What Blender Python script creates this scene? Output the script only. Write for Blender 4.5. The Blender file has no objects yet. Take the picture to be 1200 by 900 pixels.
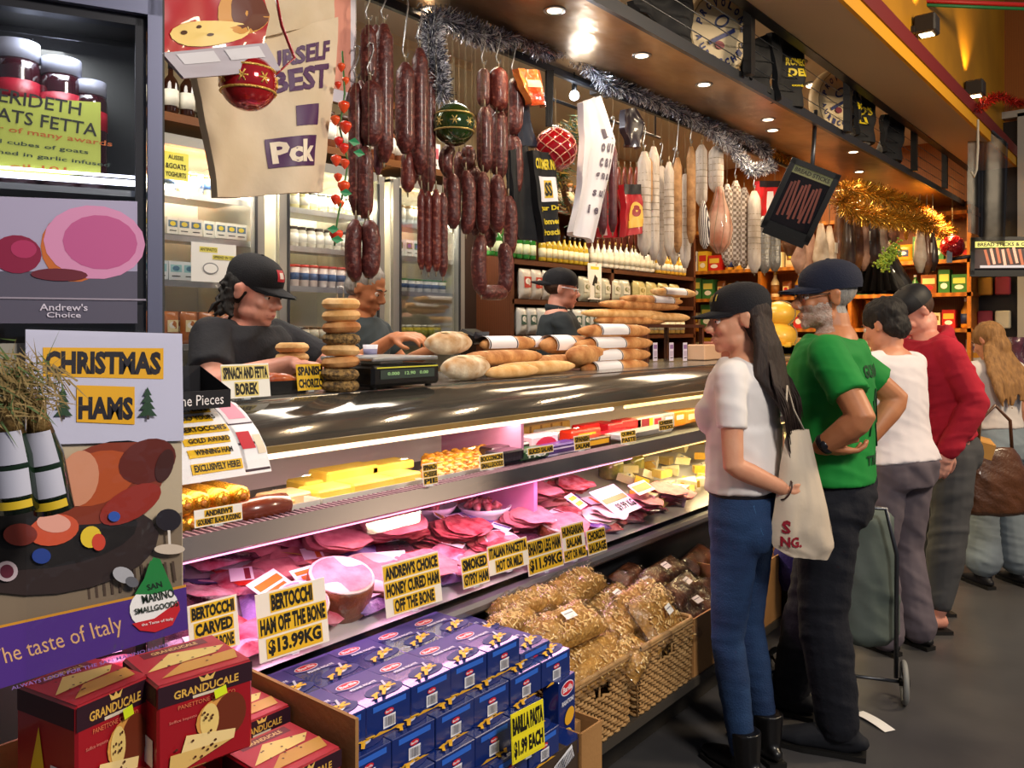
import bpy, bmesh, math, random
from math import sin, cos, pi, radians as R, sqrt, atan2
from mathutils import Vector as V, Matrix as MX, noise as NZ
SC=bpy.context.scene; COL=SC.collection
rnd=random.Random(7)
# ---------------- camera, world, exposure ----------------
FP,EYE,YAW=960.0,1.5,R(39.45); CY,SY=cos(YAW),sin(YAW)
cd=bpy.data.cameras.new('camera'); cam=bpy.data.objects.new('camera',cd); COL.objects.link(cam)
cam.location=(0,0,EYE); cam.rotation_euler=(pi/2,0,YAW)
cd.sensor_width=36; cd.lens=36*FP/1200; cd.shift_y=-65/1200; cd.clip_start=.05; cd.clip_end=60
SC.camera=cam
SC.view_settings.view_transform='Standard'; SC.view_settings.look='None'; SC.view_settings.gamma=1
SC.view_settings.exposure=0.52
w=bpy.data.worlds.new('hall'); SC.world=w; w.use_nodes=True
w.node_tree.nodes['Background'].inputs[0].default_value=(.62,.66,.8,1); w.node_tree.nodes['Background'].inputs[1].default_value=.16
def lamp(kind,name,loc,power,col=(1,1,1),size=.2,sy=None,rot=(0,0,0),spot=110,blend=.5):
    l=bpy.data.lights.new(name,kind); l.energy=power; l.color=col
    if kind=='AREA':
        l.size=size
        if sy: l.shape='RECTANGLE'; l.size_y=sy
    elif kind=='SPOT': l.shadow_soft_size=size; l.spot_size=R(spot); l.spot_blend=blend
    else: l.shadow_soft_size=size
    o=bpy.data.objects.new(name,l); COL.objects.link(o); o.location=loc; o.rotation_euler=rot; return o
WARM=(1,.78,.52); PINK=(1,.42,.74); COOL=(.85,.92,1); NEU=(1,.92,.82)
# added unseen area lights standing in for hall lamps; two tilted at the stall
lamp('AREA','hall_fill',(1.3,1.0,3.15),70,NEU,.6,.6,rot=(0,R(48),0))
lamp('AREA','hall_fill',(1.2,4.6,3.15),70,WARM,.6,.6,rot=(0,R(48),0))
lamp('AREA','hall_fill',(.9,-2.2,3.6),35,COOL,1.5,1.5,rot=(R(-40),0,0))
# fluorescent tubes inside the display case: pink over the meat, warm over the cheese
lamp('AREA','case_tube',(-1.88,1.9,1.165),6.5,(1,.8,.62),.08,2.3)
lamp('AREA','case_tube',(-1.88,4.2,1.165),9,(1,.78,.38),.08,2.4)
lamp('AREA','case_tube',(-1.72,1.75,.965),5.2,PINK,.07,2.3)
lamp('AREA','case_tube',(-1.72,4.2,.965),6.5,(1,.78,.38),.07,2.4)
# service side: ceiling panels and fridge tubes
for y in (1.2,3.2,5.4,7.4): lamp('AREA','ceiling_panel_light',(-2.9,y,3.22),26,NEU if y<5 else WARM,.9,.9)
lamp('AREA','fridge_tube',(-3.78,2.3,2.3),13,(1,.95,.82),.12,.6,rot=(0,R(25),0))
lamp('AREA','fridge_tube',(-3.78,3.1,2.3),13,(1,.95,.82),.12,.6,rot=(0,R(25),0))
lamp('AREA','fridge_tube',(-3.78,3.9,2.3),13,(1,.95,.82),.12,.6,rot=(0,R(25),0))
lamp('AREA','end_glow',(-1.9,7.6,2.5),30,(1,.62,.25),.8,.5)
# ---------------- helpers ----------------
def ray(px,py): r=(px-600)/FP; return V((CY*r-SY, SY*r+CY, (385-py)/FP))
def atX(px,py,X): v=ray(px,py); return v*(X/v.x)+V((0,0,EYE))
def atZ(px,py,Z): v=ray(px,py); return v*((Z-EYE)/v.z)+V((0,0,EYE))
def atY(px,py,Y): v=ray(px,py); return v*(Y/v.y)+V((0,0,EYE))
def atD(px,py,D): return ray(px,py)*D+V((0,0,EYE))
def depthX(px,X): return X/ray(px,0).x
def lin(c):
    if isinstance(c,str):
        c=[int(c[i:i+2],16)/255 for i in (0,2,4)]
        c=[x/12.92 if x<=.04045 else ((x+.055)/1.055)**2.4 for x in c]
    return (c[0],c[1],c[2],1)
MATS={}
def mat(name,col='808080',rough=.5,metal=0,col2=None,scale=12,bump=0,bscale=80,trans=0,emit=0,coat=0,tex='noise',stretch=(1,1,1),sharp=.35,alpha=1,ior=1.45,sheen=0,lo=None):
    if name in MATS: return MATS[name]
    m=bpy.data.materials.new(name); m.use_nodes=True; nt=m.node_tree; b=nt.nodes['Principled BSDF']; I=b.inputs
    I['Base Color'].default_value=lin(col); I['Roughness'].default_value=rough; I['Metallic'].default_value=metal
    I['Transmission Weight'].default_value=trans; I['Coat Weight'].default_value=coat; I['IOR'].default_value=ior; I['Alpha'].default_value=alpha
    if sheen: I['Sheen Weight'].default_value=sheen
    if emit: I['Emission Color'].default_value=lin(col); I['Emission Strength'].default_value=emit
    if col2 or bump:
        tc=nt.nodes.new('ShaderNodeTexCoord'); mp=nt.nodes.new('ShaderNodeMapping'); mp.inputs['Scale'].default_value=stretch
        nt.links.new(tc.outputs['Object'],mp.inputs[0])
    if col2:
        if tex=='noise': t=nt.nodes.new('ShaderNodeTexNoise'); t.inputs['Scale'].default_value=scale; t.inputs['Detail'].default_value=4; out=t.outputs['Fac']
        elif tex=='voronoi': t=nt.nodes.new('ShaderNodeTexVoronoi'); t.inputs['Scale'].default_value=scale; out=t.outputs['Distance']
        elif tex=='wave': t=nt.nodes.new('ShaderNodeTexWave'); t.inputs['Scale'].default_value=scale; t.inputs['Distortion'].default_value=1.5; out=t.outputs['Fac']
        elif tex=='brick':
            t=nt.nodes.new('ShaderNodeTexChecker'); t.inputs['Scale'].default_value=scale; out=t.outputs['Fac']
        nt.links.new(mp.outputs[0],t.inputs['Vector'])
        cr=nt.nodes.new('ShaderNodeValToRGB'); e=cr.color_ramp.elements; e[0].position=.5-sharp/2 if lo is None else lo; e[1].position=e[0].position+sharp
        e[0].color=lin(col); e[1].color=lin(col2); nt.links.new(out,cr.inputs[0]); nt.links.new(cr.outputs[0],I['Base Color'])
    if bump:
        n=nt.nodes.new('ShaderNodeTexNoise'); n.inputs['Scale'].default_value=bscale; n.inputs['Detail'].default_value=3
        nt.links.new(mp.outputs[0],n.inputs['Vector'])
        bp=nt.nodes.new('ShaderNodeBump'); bp.inputs['Strength'].default_value=min(1,bump); bp.inputs['Distance'].default_value=.01 if bump<=1 else .03
        nt.links.new(n.outputs['Fac'],bp.inputs['Height']); nt.links.new(bp.outputs[0],I['Normal'])
    MATS[name]=m; return m
def paint(c,rough=.5,**k): return mat('paint_%s_%d'%(c,rough*100),c,rough,**k)
def clear(name,tint='ffffff',refl=.06,rough=.03,bump=0,bscale=40,k=.5):
    if name in MATS: return MATS[name]
    m=bpy.data.materials.new(name); m.use_nodes=True; nt=m.node_tree; nt.nodes.clear()
    o=nt.nodes.new('ShaderNodeOutputMaterial'); t=nt.nodes.new('ShaderNodeBsdfTransparent'); t.inputs[0].default_value=lin(tint)
    g=nt.nodes.new('ShaderNodeBsdfGlossy'); g.inputs['Roughness'].default_value=rough
    mx=nt.nodes.new('ShaderNodeMixShader'); lw=nt.nodes.new('ShaderNodeLayerWeight'); lw.inputs[0].default_value=.35
    ma=nt.nodes.new('ShaderNodeMath'); ma.operation='MULTIPLY_ADD'; ma.inputs[1].default_value=k; ma.inputs[2].default_value=refl; ma.use_clamp=True
    nt.links.new(lw.outputs['Fresnel'],ma.inputs[0]); nt.links.new(ma.outputs[0],mx.inputs[0])
    if bump:
        tc=nt.nodes.new('ShaderNodeTexCoord'); n=nt.nodes.new('ShaderNodeTexNoise'); n.inputs['Scale'].default_value=bscale; nt.links.new(tc.outputs['Object'],n.inputs['Vector'])
        b=nt.nodes.new('ShaderNodeBump'); b.inputs['Strength'].default_value=bump; b.inputs['Distance'].default_value=.01
        nt.links.new(n.outputs[0],b.inputs['Height']); nt.links.new(b.outputs[0],g.inputs['Normal']); nt.links.new(b.outputs[0],lw.inputs['Normal'])
    nt.links.new(t.outputs[0],mx.inputs[1]); nt.links.new(g.outputs[0],mx.inputs[2]); nt.links.new(mx.outputs[0],o.inputs[0])
    MATS[name]=m; return m
def T(loc=(0,0,0),rz=0,rx=0,ry=0,s=None):
    m=MX.Translation(V(loc))@MX.Rotation(rz,4,'Z')@MX.Rotation(ry,4,'Y')@MX.Rotation(rx,4,'X')
    if s is not None:
        s=(s,s,s) if not hasattr(s,'__len__') else s
        m=m@MX.Diagonal((*s,1))
    return m
_GL={}
def glyphs(text,bold=.0):
    k=(text,bold)
    if k in _GL: return _GL[k]
    cu=bpy.data.curves.new('t','FONT'); cu.body=text; cu.align_x='CENTER'; cu.align_y='CENTER'; cu.offset=bold; cu.resolution_u=2
    o=bpy.data.objects.new('t',cu); me=bpy.data.meshes.new_from_object(o)
    vs=[v.co.copy() for v in me.vertices]; fs=[tuple(p.vertices) for p in me.polygons]
    if vs:
        x0=min(v.x for v in vs);x1=max(v.x for v in vs);y0=min(v.y for v in vs);y1=max(v.y for v in vs)
        vs=[V(((v.x-(x0+x1)/2)/(x1-x0),(v.y-(y0+y1)/2)/(y1-y0),0)) for v in vs]
    bpy.data.objects.remove(o); bpy.data.curves.remove(cu); bpy.data.meshes.remove(me)
    _GL[k]=(vs,fs); return _GL[k]
class M:
    def __init__(s,*mats): s.v=[];s.f=[];s.mi=[];s.sm=[];s.mats=list(mats) or [mat('plain')];s.cur=0;s.T=MX();s.smooth=False
    def use(s,m):
        if m not in s.mats: s.mats.append(m)
        s.cur=s.mats.index(m); return s
    def add(s,vs,fs,smooth=None):
        n=len(s.v); s.v+=[s.T@V(v) for v in vs]
        sm=s.smooth if smooth is None else smooth
        for f in fs: s.f.append(tuple(i+n for i in f)); s.mi.append(s.cur); s.sm.append(sm)
        return s
    def box(s,c,d,rz=0,rx=0,ry=0,bev=0):
        o=s.T; s.T=o@T(c,rz,rx,ry); x,y,z=d[0]/2,d[1]/2,d[2]/2
        if bev:
            b=min(bev,x*.9,y*.9,z*.9); vs=[];fs=[]
            for (a,bb,cc) in ((x-b,y-b,-z),(x,y,-z+b),(x,y,z-b),(x-b,y-b,z)):
                q=b
                vs+= [(-a+ (q if a==x else 0),-bb,cc),(a-(q if a==x else 0),-bb,cc),(a,-bb+(q if a==x else 0),cc),(a,bb-(q if a==x else 0),cc),(a-(q if a==x else 0),bb,cc),(-a+(q if a==x else 0),bb,cc),(-a,bb-(q if a==x else 0),cc),(-a,-bb+(q if a==x else 0),cc)]
            for k in range(3):
                for i in range(8): j=(i+1)%8; fs.append((k*8+i,k*8+j,k*8+8+j,k*8+8+i))
            fs.append(tuple(range(7,-1,-1))); fs.append(tuple(range(24,32))); s.add(vs,fs)
        else:
            s.add([(-x,-y,-z),(x,-y,-z),(x,y,-z),(-x,y,-z),(-x,-y,z),(x,-y,z),(x,y,z),(-x,y,z)],[(0,3,2,1),(4,5,6,7),(0,1,5,4),(1,2,6,5),(2,3,7,6),(3,0,4,7)])
        s.T=o; return s
    def lathe(s,prof,n=16,c=(0,0,0),smooth=True,T0=None):
        o=s.T; s.T=o@T(c)
        if T0 is not None: s.T=s.T@T0
        vs=[];fs=[]; k=len(prof)
        for r,z in prof:
            for i in range(n): a=2*pi*i/n; vs.append((r*cos(a),r*sin(a),z))
        for j in range(k-1):
            for i in range(n): fs.append((j*n+i,j*n+(i+1)%n,(j+1)*n+(i+1)%n,(j+1)*n+i))
        if prof[0][0]>1e-4: fs.append(tuple(range(n-1,-1,-1)))
        if prof[-1][0]>1e-4: fs.append(tuple((k-1)*n+i for i in range(n)))
        s.add(vs,fs,smooth); s.T=o; return s
    def cyl(s,a,b,r,r2=None,n=10):
        return s.tube([a,b],[r,r if r2 is None else r2],n)
    def tube(s,pts,rad,n=8,side=None,flat=1,cap=True,smooth=True):
        pts=[V(p) for p in pts]; k=len(pts)
        if not hasattr(rad,'__len__'): rad=[rad]*k
        vs=[];fs=[]; ps=None
        for i,p in enumerate(pts):
            t=(pts[min(i+1,k-1)]-pts[max(i-1,0)])
            t=t.normalized() if t.length>1e-9 else V((0,0,1))
            if side is not None: a=V(side)
            elif ps is not None: a=ps
            else: a=V((1,0,0)) if abs(t.x)<.8 else V((0,1,0))
            a=(a-t*a.dot(t)); a=a.normalized() if a.length>1e-6 else t.orthogonal().normalized(); ps=a; b=t.cross(a)
            r=rad[i]; ra,rb=(r if hasattr(r,'__len__') else (r,r*flat))
            for j in range(n): an=2*pi*j/n; vs.append(p+a*ra*cos(an)+b*rb*sin(an))
        for i in range(k-1):
            for j in range(n): fs.append((i*n+j,i*n+(j+1)%n,(i+1)*n+(j+1)%n,(i+1)*n+j))
        if cap: fs.append(tuple(range(n-1,-1,-1))); fs.append(tuple((k-1)*n+j for j in range(n)))
        return s.add(vs,fs,smooth)
    def ell(s,c,r,n=14,m=8,rot=None):
        r=(r,r,r) if not hasattr(r,'__len__') else r
        prof=[(sin(pi*i/m),-cos(pi*i/m)) for i in range(m+1)]; prof[0]=(1e-5,-1);prof[-1]=(1e-5,1)
        t=(rot or MX())@MX.Diagonal((*r,1)); return s.lathe(prof,n,c,True,t)
    def grid(s,fn,nu,nv,smooth=True,closeu=False):
        vs=[fn(i/nu,j/nv) for j in range(nv+1) for i in range(nu+1)]; w=nu+1
        return s.add(vs,[(j*w+i,j*w+i+1,(j+1)*w+i+1,(j+1)*w+i) for j in range(nv) for i in range(nu)],smooth)
    def poly(s,pts,z=0,thick=0):
        n=len(pts)
        if thick:
            vs=[(x,y,z) for x,y in pts]+[(x,y,z-thick) for x,y in pts]
            s.add(vs,[tuple(range(n)),tuple(range(2*n-1,n-1,-1))]+[(i,n+i,n+(i+1)%n,(i+1)%n) for i in range(n)],False)
        else: s.add([(x,y,z) for x,y in pts],[tuple(range(n))],False)
        return s
    # ---- flat print in the local xy plane; each call sits a hair above the one before ----
    def lay(s,c,kind,*a):
        s._z=getattr(s,'_z',0)+.00035; z=s._z; s.use(c if not isinstance(c,str) else paint(c,.55))
        if kind=='r': x,y,w,h=a[:4]; an=a[4] if len(a)>4 else 0; ca,sa=cos(an),sin(an); s.poly([(x+ca*u-sa*v,y+sa*u+ca*v) for u,v in ((-w/2,-h/2),(w/2,-h/2),(w/2,h/2),(-w/2,h/2))],z)
        elif kind=='e': x,y,w,h=a[:4]; an=a[4] if len(a)>4 else 0; ca,sa=cos(an),sin(an); s.poly([(x+ca*w/2*cos(t)-sa*h/2*sin(t),y+sa*w/2*cos(t)+ca*h/2*sin(t)) for t in [2*pi*i/18 for i in range(18)]],z)
        elif kind=='p': s.poly(a[0],z)
        elif kind=='t':
            txt,x,y,w,h=a[:5]; an=a[5] if len(a)>5 else 0; bold=a[6] if len(a)>6 else .025
            vs,fs=glyphs(txt,bold); ca,sa=cos(an),sin(an); s.add([(x+ca*v.x*w-sa*v.y*h,y+sa*v.x*w+ca*v.y*h,z) for v in vs],fs,False)
        return s
    def rz(s): s._z=getattr(s,'_z0',0); return s
    def mesh(s,name):
        me=bpy.data.meshes.new(name); me.from_pydata([tuple(v) for v in s.v],[],s.f)
        for m in s.mats: me.materials.append(m)
        me.polygons.foreach_set('material_index',s.mi); me.polygons.foreach_set('use_smooth',s.sm); me.update(); return me
    def obj(s,name,parent=None,label=None,cat=None,group=None,kind=None,loc=None,rz=None,Tm=None):
        o=bpy.data.objects.new(name,s.mesh(name)); COL.objects.link(o)
        if parent: o.parent=parent
        if Tm is not None: o.matrix_local=Tm
        if loc is not None: o.location=loc
        if rz is not None: o.rotation_euler[2]=rz
        return tag(o,label,cat,group,kind)
    def fused(s,name,vox=.006,smooth=4,parent=None,fn=None,**k):
        me=s.mesh(name); o=bpy.data.objects.new(name,me); COL.objects.link(o)
        r=o.modifiers.new('r','REMESH'); r.mode='VOXEL'; r.voxel_size=vox; r.use_smooth_shade=True
        if smooth: q=o.modifiers.new('s','SMOOTH'); q.factor=.5; q.iterations=smooth
        dg=bpy.context.evaluated_depsgraph_get(); me2=bpy.data.meshes.new_from_object(o.evaluated_get(dg))
        bpy.data.objects.remove(o); me2.name=name
        if fn:
            nn=[v.normal.copy() for v in me2.vertices]
            for v,n_ in zip(me2.vertices,nn): v.co=fn(v.co,n_)
        me2.materials.clear()
        for m in s.mats: me2.materials.append(m)
        for p in me2.polygons: p.use_smooth=True
        o=bpy.data.objects.new(name,me2); COL.objects.link(o)
        if parent: o.parent=parent
        return tag(o,**k)
def tag(o,label=None,cat=None,group=None,kind=None):
    if label: o['label']=label
    if cat: o['category']=cat
    if group: o['group']=group
    if kind: o['kind']=kind
    return o
def thing(name,label,cat,loc=(0,0,0),rz=0,group=None,Tm=None):
    o=bpy.data.objects.new(name,None); COL.objects.link(o); o.empty_display_size=.05
    if Tm is not None: o.matrix_local=Tm
    else: o.location=loc; o.rotation_euler=(0,0,rz)
    return tag(o,label,cat,group)
def struct(name,m,**k): return m.obj(name,kind='structure',**k)
KIDS={}
def dup(src,label,loc=None,rz=None,Tm=None,group=None):
    c=src.copy(); COL.objects.link(c)
    if Tm is not None: c.matrix_local=Tm
    if loc is not None: c.location=loc
    if rz is not None: c.rotation_euler=(c.rotation_euler[0],c.rotation_euler[1],rz)
    c['label']=label
    if group: c['group']=group
    for ch in src.children:
        d=ch.copy(); COL.objects.link(d); d.parent=c
        for g in ch.children: e=g.copy(); COL.objects.link(e); e.parent=d
    return c
ORD='first second third fourth fifth sixth seventh eighth ninth tenth eleventh twelfth thirteenth fourteenth fifteenth sixteenth seventeenth eighteenth nineteenth twentieth'.split()
ORD+=['twenty-'+w for w in ORD[:9]]+['thirtieth']+['thirty-'+w for w in ORD[:9]]+['fortieth']
def frame(p,nx,up=(0,0,1)):   # matrix whose local z points along nx, local y along up
    z=V(nx).normalized(); x=V(up).cross(z).normalized(); y=z.cross(x)
    m=MX((x,y,z)).transposed().to_4x4(); m.translation=V(p); return m
def hang(px,py,X,rz=0):  # point in the picture on the plane X
    return atX(px,py,X)
FX=(1,0,0)   # facing the customers
STEEL=mat('brushed_steel','b9bcc0',.28,.9,bump=.08,bscale=30,stretch=(1,8,8))
DSTEEL=mat('dark_steel','55575c',.35,.85)
BLACK=mat('black_plastic','0b0b0d',.35)
WHITEP=mat('white_paper','ece9e4',.6)
YEL='e8b81e'; INK='14110c'
def sign(p,lines,w,rowh,name='price_sign',label='',rx=0,rz=0,back='f3efe6',ycol=YEL,group=None,lean=.15,wid=None,cat='sign',stand=True):
    """handwritten-style ticket: white card with a yellow strip and black letters per line; p = bottom centre"""
    n=len(lines); h=rowh*n*1.12+.004
    fr=frame(p,(1,-.06+rz,lean)); t=thing(name,label,cat,group=group,Tm=fr)
    m=M(paint(back,.4)); m.box((0,h/2,-.001),(w,h,.0016)); m.obj('card',t)
    q=M(paint(ycol,.4)); q._z=.0002
    for i,l in enumerate(lines):
        y=h-rowh*1.12*(i+.5)-.002; ww=w*(wid[i] if wid else .96); 
        q.lay(ycol,'r',0,y,ww,rowh); 
    for i,l in enumerate(lines):
        y=h-rowh*1.12*(i+.5)-.002; ww=w*(wid[i] if wid else .96); q._z=.0012
        q.lay(INK,'t',l,0,y,ww*.95,rowh*.84,0,.05)
    q.obj('lettering',t)
    if stand: k=M(mat('clear_plastic_holder','dfe6ea',.1,0,alpha=.5)); k.box((0,.001,-.008),(.02,.012,.014)); k.obj('holder',t)
    return t
# ---------------- setting ----------------
FLOOR=mat('polished_concrete','3f3e40',.32,0,'504e4e',2.2,bump=.1,bscale=6)
struct('floor',M(FLOOR).box((1.6,4,-.05),(12,18,.1)))
struct('ceiling',M(mat('ceiling_white','cfc8b8',.7)).box((-3.15,4.5,3.3),(3.1,12,.06)))
struct('wall_back',M(mat('cream_wall','cbbd9b',.7,0,'bfae88',3)).box((-4.6,4.5,1.6),(.1,12,3.4)))
ORW=mat('orange_wood','a8621c',.45,0,'8a4c14',4,tex='wave',stretch=(6,6,1),sharp=.8)
struct('wall_end',M(ORW).box((-2.4,8.6,2.6),(4.5,.08,5.4)))
SOFF=mat('soffit_steel','d0aa7c',.3,.85,'84694c',3.2,bump=1,bscale=7,stretch=(1,.5,1))
m=M(SOFF); m.box((-1.87,4.3,2.665),(.54,9.4,.03)); struct('trim_1',m)
m=M(DSTEEL); m.box((-1.6,4.3,2.665),(.02,9.4,.05)); m.box((-2.15,4.3,2.655),(.025,9.4,.05)); struct('trim_2',m)
m=M(mat('upper_frame','2c2a29',.4,.6)); m.box((-1.515,4.3,2.96),(.05,9.4,.05)); m.box((-1.56,4.3,2.99),(.03,9.4,.05))
for y in (-.2,2.15,3.62,5.05,6.6,7.6): m.box((-1.56,y,2.82),(.04,.045,.3))
struct('trim_3',m)
struct('trim_4',M(mat('cream_soffit','b8a184',.6)).box((-1.34,4.3,2.95),(.33,9.4,.02)))
struct('trim_5',M(mat('yellow_band','d99a12',.5)).box((-1.17,4.3,2.977),(.02,9.4,.075)))
struct('trim_6',M(mat('red_band','6e160c',.5)).box((-1.165,4.3,3.06),(.03,9.4,.092)))
struct('wall_right',M(mat('ochre_wall','c48a12',.6,0,'a8740c',1.5)).box((-1.3,4.3,4.1),(.06,9.4,2.0)))
# downlights in the soffit
t=None
for i,(px,py) in enumerate(((503,12),(650,12),(752,65),(580,40),(825,99),(900,140),(953,145),(1000,178),(1060,170+25))):
    p=atZ(px,py,2.65)
    if not(-2.12<p.x<-1.62): p.x=-1.85
    t=thing('downlight','recessed soffit downlight, %s one along the steel ceiling from the left'%ORD[i],'lamp',(p.x,p.y,2.65),group='soffit downlights')
    M(STEEL).lathe([(.028,-.002),(.04,-.004),(.042,0)],18).obj('rim',t)
    M(mat('lamp_glow','ffe9c8',emit=14 if i in(1,4,6,7,8) else 3)).lathe([(1e-4,-.003),(.028,-.003)],16).obj('bulb',t)
    lamp('SPOT','downlight_beam',(p.x,p.y,2.63),8,WARM,.02,spot=125)
# hanging rail below the soffit edge
RX=-2.1; RZ=2.6
t=thing('hanging_rail','dark metal rail running under the soffit, carrying hooks','rail',(RX,0,RZ))
M(DSTEEL).box((0,4.1,0),(.02,8.6,.014)).obj('bar',t)
for y in (1.2,3.3,5.4,7.5):
    M(DSTEEL).box((-.02,y,.03),(.05,.03,.06)).obj('bracket',t)
t=thing('hanging_rail','thin rear rail above the bakery side carrying the orange sticks','rail',(-2.35,3.6,2.6)); M(DSTEEL).cyl((0,-.6,0),(0,.6,0),.008).obj('bar',t)
for y in(-.55,.55): M(DSTEEL).cyl((0,y,0),(0,y,.68),.005).obj('hanger',t)
# upright post carrying the canopy
for i,px in enumerate((700,927,1136)):
    p=atX(px,200,-2.22)
    struct('trim_%d'%(7+i),M(DSTEEL).box((-2.22,p.y,2.97),(.05,.06,.66)))
# ---------------- back: glass door fridges ----------------
FXB=-3.7
def fridge(y0,y1,label):
    t=thing('glass_door_fridge',label,'fridge',(FXB,y0,0)); w=y1-y0
    fr=mat('fridge_frame','a9a7a0',.35,.6); 
    M(mat('fridge_inside','f4eeda',.6)).box((-.62,w/2,1.25),(.03,w,2.3)).box((-.3,.01,1.25),(.6,.02,2.3)).box((-.3,w-.01,1.25),(.6,.02,2.3)).box((-.3,w/2,2.4),(.6,w,.03)).obj('cabinet',t)
    m=M(fr)
    for yy in (.03,w-.03): m.box((0,yy,1.2),(.05,.05,2.4))
    m.box((0,w/2,2.39),(.05,w-.1,.05)); m.box((0,w/2,.13),(.05,w-.1,.08))
    m.use(DSTEEL).box((.027,w-.055,1.25),(.01,.012,2.2)).box((.027,.06,1.25),(.01,.012,2.2)); m.obj('door_frame',t)
    M(mat('door_handle_grey','8b8d90',.3,.8)).box((.045,w-.035,1.35),(.03,.02,.26),bev=.006).obj('handle',t)
    M(clear('fridge_glass',refl=.02)).box((0,w/2,1.25),(.006,w-.1,2.2)).obj('pane',t)
    for z in FSH: 
        m=M(STEEL); m.box((-.24,w/2,z),(.34,w-.06,.008)); m.box((-.065,w/2,z-.012),(.012,w-.06,.03)); m.obj('shelf',t)
    M(mat('tube_glow','fff4d8',emit=2.2)).box((-.05,.062,1.3),(.012,.012,2.0)).obj('glow_strip',t)
    return t
FSH=(.55,.85,1.12,1.42,1.73,1.95,2.16)
DY=[1.55,2.6,3.28,3.92]
fridge(1.3,2.46,'glass door fridge at far left behind the cloth bag'); fridge(2.54,3.28,'glass door fridge behind the seller in the grey shirt'); fridge(3.34,3.98,'glass door fridge behind the hanging dark salamis')
# ---------------- display case ----------------
Y0,Y1=.885,7.6; YM=(Y0+Y1)/2; YL=Y1-Y0
case=thing('display_case','long refrigerated deli counter with curved glass and steel trim','counter',(0,0,0))
CBODY=mat('case_body','2a2a2d',.4,.3)
m=M(CBODY); m.box((-2.02,YM,.38),(.74,YL,.62)); m.use(mat('kick','111113',.6)).box((-2.05,YM,.04),(.6,YL,.08)); m.obj('base',case)
m=M(mat('bumper_steel','8f8f94',.3,.8)); m.box((-1.6,YM,.69),(.05,YL,.035),bev=.01); m.obj('front_rail',case)
DK=mat('deck_tray','c9c6c6',.35,.3)
def deckz(x): return .725+(-1.62-x)*.215
m=M(DK); m.add([(-1.62,Y0,deckz(-1.62)),(-1.62,Y1,deckz(-1.62)),(-2.38,Y1,deckz(-2.38)),(-2.38,Y0,deckz(-2.38))],[(0,1,2,3)]); m.obj('deck',case)
m=M(mat('case_back','d8c9cf',.45)); m.box((-2.4,YM,.98),(.02,YL,.6)); m.obj('back_panel',case)
m=M(mat('shelf_metal','5e585a',.35,.7)); m.box((-2.0,YM,.99),(.5,YL,.012)); m.box((-1.745,YM,1.0),(.02,YL,.05),ry=-.5); m.obj('shelf',case)
m=M(mat('shelf_strip','0e0c0d',.5)); m.box((-1.80,YM,1.012),(.085,YL,.012)); m.obj('price_rail',case)
m=M(mat('vent','7e5c6e',.5))
yy=.95
while yy<2.9: m.box((-1.795,yy,1.02),(.055,.007,.004)); yy+=.018
m.obj('vent_slats',case,kind='stuff')
TOP=mat('case_top_steel','8c8984',.24,.85,bump=.05,bscale=3)
m=M(TOP); m.box((-2.35,YM,1.285),(.62,YL,.03)); m.obj('countertop',case)
cur=[(-2.05,1.298),(-1.99,1.29),(-1.93,1.262),(-1.88,1.225),(-1.85,1.19)]
m=M(mat('curved_top_panel','6f6b64',.1,.75,bump=.03,bscale=2))
m.grid(lambda u,v:(cur[int(round(v*4))][0],Y0+u*YL,cur[int(round(v*4))][1]),1,4); m.obj('curved_top',case)
m=M(mat('top_edge','a58a55',.35,.5)); m.box((-1.855,YM,1.183),(.03,YL,.018)); m.obj('edge_trim',case)
gl=[(-1.85,1.18),(-1.76,1.13),(-1.68,1.05),(-1.62,.95),(-1.59,.84),(-1.585,.72)]
m=M(clear('case_glass',refl=-.02,rough=.02,k=.06))
m.grid(lambda u,v:(gl[int(round(v*5))][0],Y0+u*YL,gl[int(round(v*5))][1]),1,5); m.obj('curved_glass',case)
TB=mat('tube_pink','ffb6e0',emit=1.2); TBW=mat('tube_warm','ffd98a',emit=1.6)
m=M(TB); m.use(mat('tube_white','ffe6c8',emit=1.3)).cyl((-1.845,.9,1.166),(-1.845,2.9,1.166),.008); m.use(TB).cyl((-1.755,.9,.972),(-1.755,2.9,.972),.007); m.use(TBW).cyl((-1.845,3.0,1.166),(-1.845,5.5,1.166),.008).cyl((-1.755,3,.972),(-1.755,5.5,.972),.007); m.obj('glow_strip',case)
for px,c in ((625,'d98fb8'),(1010,'d9b26a')):
    p=atX(px,540,-1.8); M(mat('divider_'+c,c,.35,.2)).box((-2.0,p.y,.9),(.42,.02,.16)).box((-2.05,p.y,1.08),(.4,.015,.17)).obj('divider',case)
# legs under the ledge
m=M(mat('ledge','3a352f',.5)); m.box((-1.45,2.66,.285),(.3,1.76,.03)); m.box((-1.55,2.66,.14),(.05,1.76,.28)); m.obj('merchandise_ledge',label='dark low ledge in front of the counter carrying boxes and baskets',cat='ledge')
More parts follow.
